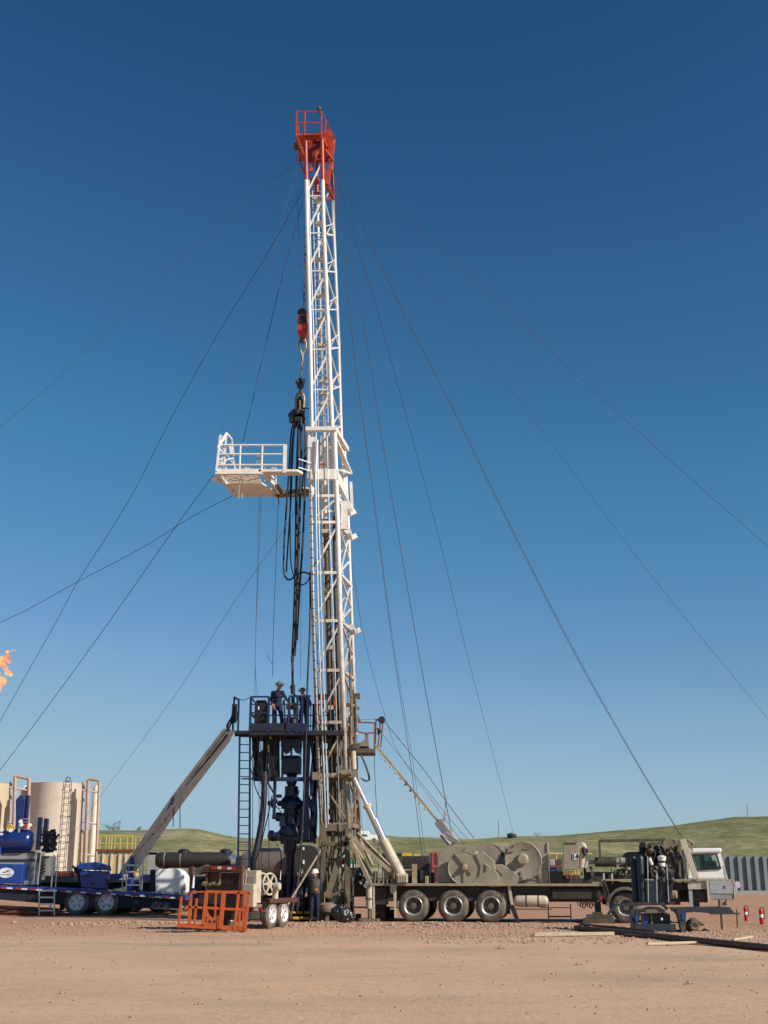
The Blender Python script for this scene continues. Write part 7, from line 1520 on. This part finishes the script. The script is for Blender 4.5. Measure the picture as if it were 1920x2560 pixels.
m.pp([(1690, 2272), (1715, 2272), (1715, 2332), (1704, 2332), (1697, 2300)], Yj - .02, .2); m.pp([(1590, 2272), (1605, 2272), (1598, 2300), (1592, 2332), (1584, 2332)], Yj - .02, .06); m.pb(1680, 2270, 1736, 2278, Yj + .05, .15); m.build('trailer_frame', 'jack_blue', jk, bevel=.006)
m = MB(); m.pp([(1612, 2282), (1616, 2272), (1630, 2267), (1650, 2268), (1662, 2275), (1672, 2283)], Yj + .1, .6); m.build('fender_hood', 'tanker_brown', jk, bevel=.01)
m = MB(); m.pb(1610, 2284, 1676, 2312, Yj + .35, .5); m.build('pump_box', 'dark_teal', jk, bevel=.02)
m = MB(); m.pp([(1610, 2287), (1616, 2285), (1622, 2296), (1618, 2312), (1608, 2314)], Yj + .3, .1); m.pp([(1586, 2290), (1596, 2288), (1594, 2300), (1590, 2304)], Yj - .05, .05); m.pb(1705, 2286, 1712, 2300, Yj - .04, .04); m.build('blue_bracket', 'box_blue', jk)
m = MB(); m.pb(1627, 2284, 1631, 2312, Yj + .3, .05); m.build('brass_pipe', 'brass', jk); m = MB(); m.ball(P(1654, 2298, Yj + .25), .05, 8, 6); m.build('white_cap', 'sign_white', jk)
m = MB(); m.pb(1602, 2322, 1623, 2328, Yj - .01, .05); m.pb(1672, 2321, 1690, 2328, Yj - .01, .05); m.build('fork_pocket', 'black_metal', jk)
m = MB(); m.pp([(1673, 2268), (1800, 2266), (1826, 2268), (1836, 2282), (1790, 2284), (1736, 2280), (1690, 2284)], Yj + .7, .12); m.build('tow_beam', 'jack_blue', jk, bevel=.01)
m = MB(); m.pb(1775, 2282, 1850, 2286, Yj + .65, .05); m.bar(P(1802, 2280, Yj + .7), P(1805, 2324, Yj + .7), .05); m.bar(P(1842, 2274, Yj + .7), P(1843, 2320, Yj + .7), .03); m.pb(1797, 2248, 1801, 2266, Yj + .7, .08); m.pb(1808, 2256, 1817, 2264, Yj + .7, .1); m.bar(P(1812, 2256, Yj + .7), P(1816, 2250, Yj + .7), .04); m.build('tow_jack', 'dark_frame', jk)
c = P(1738, 2327, Yj - .1); Rr = 12.5 * MP(2327, Yj); c.z = Rr + .05
o = wheel_mesh(jk, c - org(jk), Rr, .16, Rr * .5, .3, dish='rim_dark'); copy_at(o, c + V(.12, .55, .05) - org(jk)).parent = jk
m = MB(); m.pp([(1716, 2316), (1728, 2300), (1736, 2302), (1734, 2326), (1720, 2332)], Yj + .1, .4); m.pp([(1738, 2302), (1748, 2303), (1760, 2312), (1757, 2315), (1744, 2310)], Yj + .2, .1); m.build('wheel_bracket', 'dark_frame', jk)
# ================================================================ FIRE EXTINGUISHERS
def exting(px, ytop, ybot, label):
    p = G(px, ybot); s_ = MP(ybot, p.y); h_ = (ybot - ytop) * s_; r = 5.2 * s_ * (ybot - ytop) / 48; t = thing('fire_extinguisher', label, 'extinguisher', p, 'fire extinguishers on the dirt')
    m = MB(); m.lathe(p, (0, 0, 1), [(0, r * .9), (.03, r), (h_ * .68, r), (h_ * .78, r * .75), (h_ * .82, r * .35)], 18); m.build('bottle', 'red_paint', t, smooth=True)
    m = MB(); m.lathe(p, (0, 0, 1), [(h_ * .36, r * 1.02), (h_ * .52, r * 1.02)], 18); m.build('paper_label', 'sign_white', t, smooth=True)
    m = MB(); m.lathe(p, (0, 0, 1), [(h_ * .8, r * .35), (h_ * .9, r * .3)], 10); m.bar(p + V(-r * .3, 0, h_ * .92), p + V(r * 1.1, 0, h_ * .98), .03); m.bar(p + V(-r * .3, 0, h_ * .9), p + V(r * .9, 0, h_ * .88), .025); m.build('valve_handle', 'galv', t)
    m = MB(); m.tube(curve_pts([p + V(r * .2, -.02, h_ * .88), p + V(r * 1.2, -.03, h_ * .8), p + V(r * 1.25, -.03, h_ * .5), p + V(r * 1.2, -.03, h_ * .3)], 4), .018, 6); m.build('discharge_hose', 'hose_black', t, smooth=True)
exting(1866, 2260, 2303, 'left of two red fire extinguishers standing on the dirt by the truck nose')
exting(1905, 2264, 2312, 'right and nearer red fire extinguisher, close to the right edge')
# ================================================================ PIPES AND TIMBERS ON THE GROUND
def gpipe(a, b, r, label, mt='pipe_brown', nm='steel_pipe', grp='dark pipes lying at the right'):
    p = G(*a); q = G(*b); p.z = r + max(gz(p.x, p.y), 0) ; q.z = r; t = thing(nm, label, 'pipe', V((p.x + q.x) / 2, (p.y + q.y) / 2, 0), grp)
    m = MB(); m.tube([p, q], r, 14); m.build('pipe_body', mt, t, smooth=True)
    m = MB(); d = (q - p).normalized(); L_ = (q - p).length
    for k in (0.02, .45, .93): m.tube([p + d * L_ * k, p + d * (L_ * k + .25)], r * 1.14, 14)
    m.build('coupling', 'mast_dark', t, smooth=True)
gpipe((1440, 2326), (2080, 2396), .078, 'long brown steel pipe running to the right edge of the yard')
gpipe((1452, 2318), (1640, 2336), .06, 'shorter dark pipe lying just behind the start of the long brown pipe')
gpipe((1560, 2342), (1700, 2352), .04, 'thin dark pipe in front of the small blue trailer', grp='dark pipes lying at the right')
def timber(a, b, w_, h_, label, nm='timber'):
    p = G(*a); q = G(*b); p.z = q.z = h_ / 2 + .02; o = MB().bar(p, q, w_, h_, V(0, 0, 1)).build(nm, 'timber', bevel=.006); tag(o, label, 'timber', 'pale timbers on the dirt'); return o
timber((1335, 2342), (1535, 2340), .10, .09, 'long straight cream timber lying in front of the middle of the truck')
timber((1618, 2364), (1752, 2360), .09, .05, 'half buried pale board below the small blue trailer')
timber((1832, 2354), (1880, 2346), .09, .05, 'short pale board at the far right behind the brown pipe')
rock(1838, 2342, 0.06, 'small red earth clod near the short pale board at far right')
rock(1765, 2326, 0.09, 'brown debris lump beside the small trailer wheel')
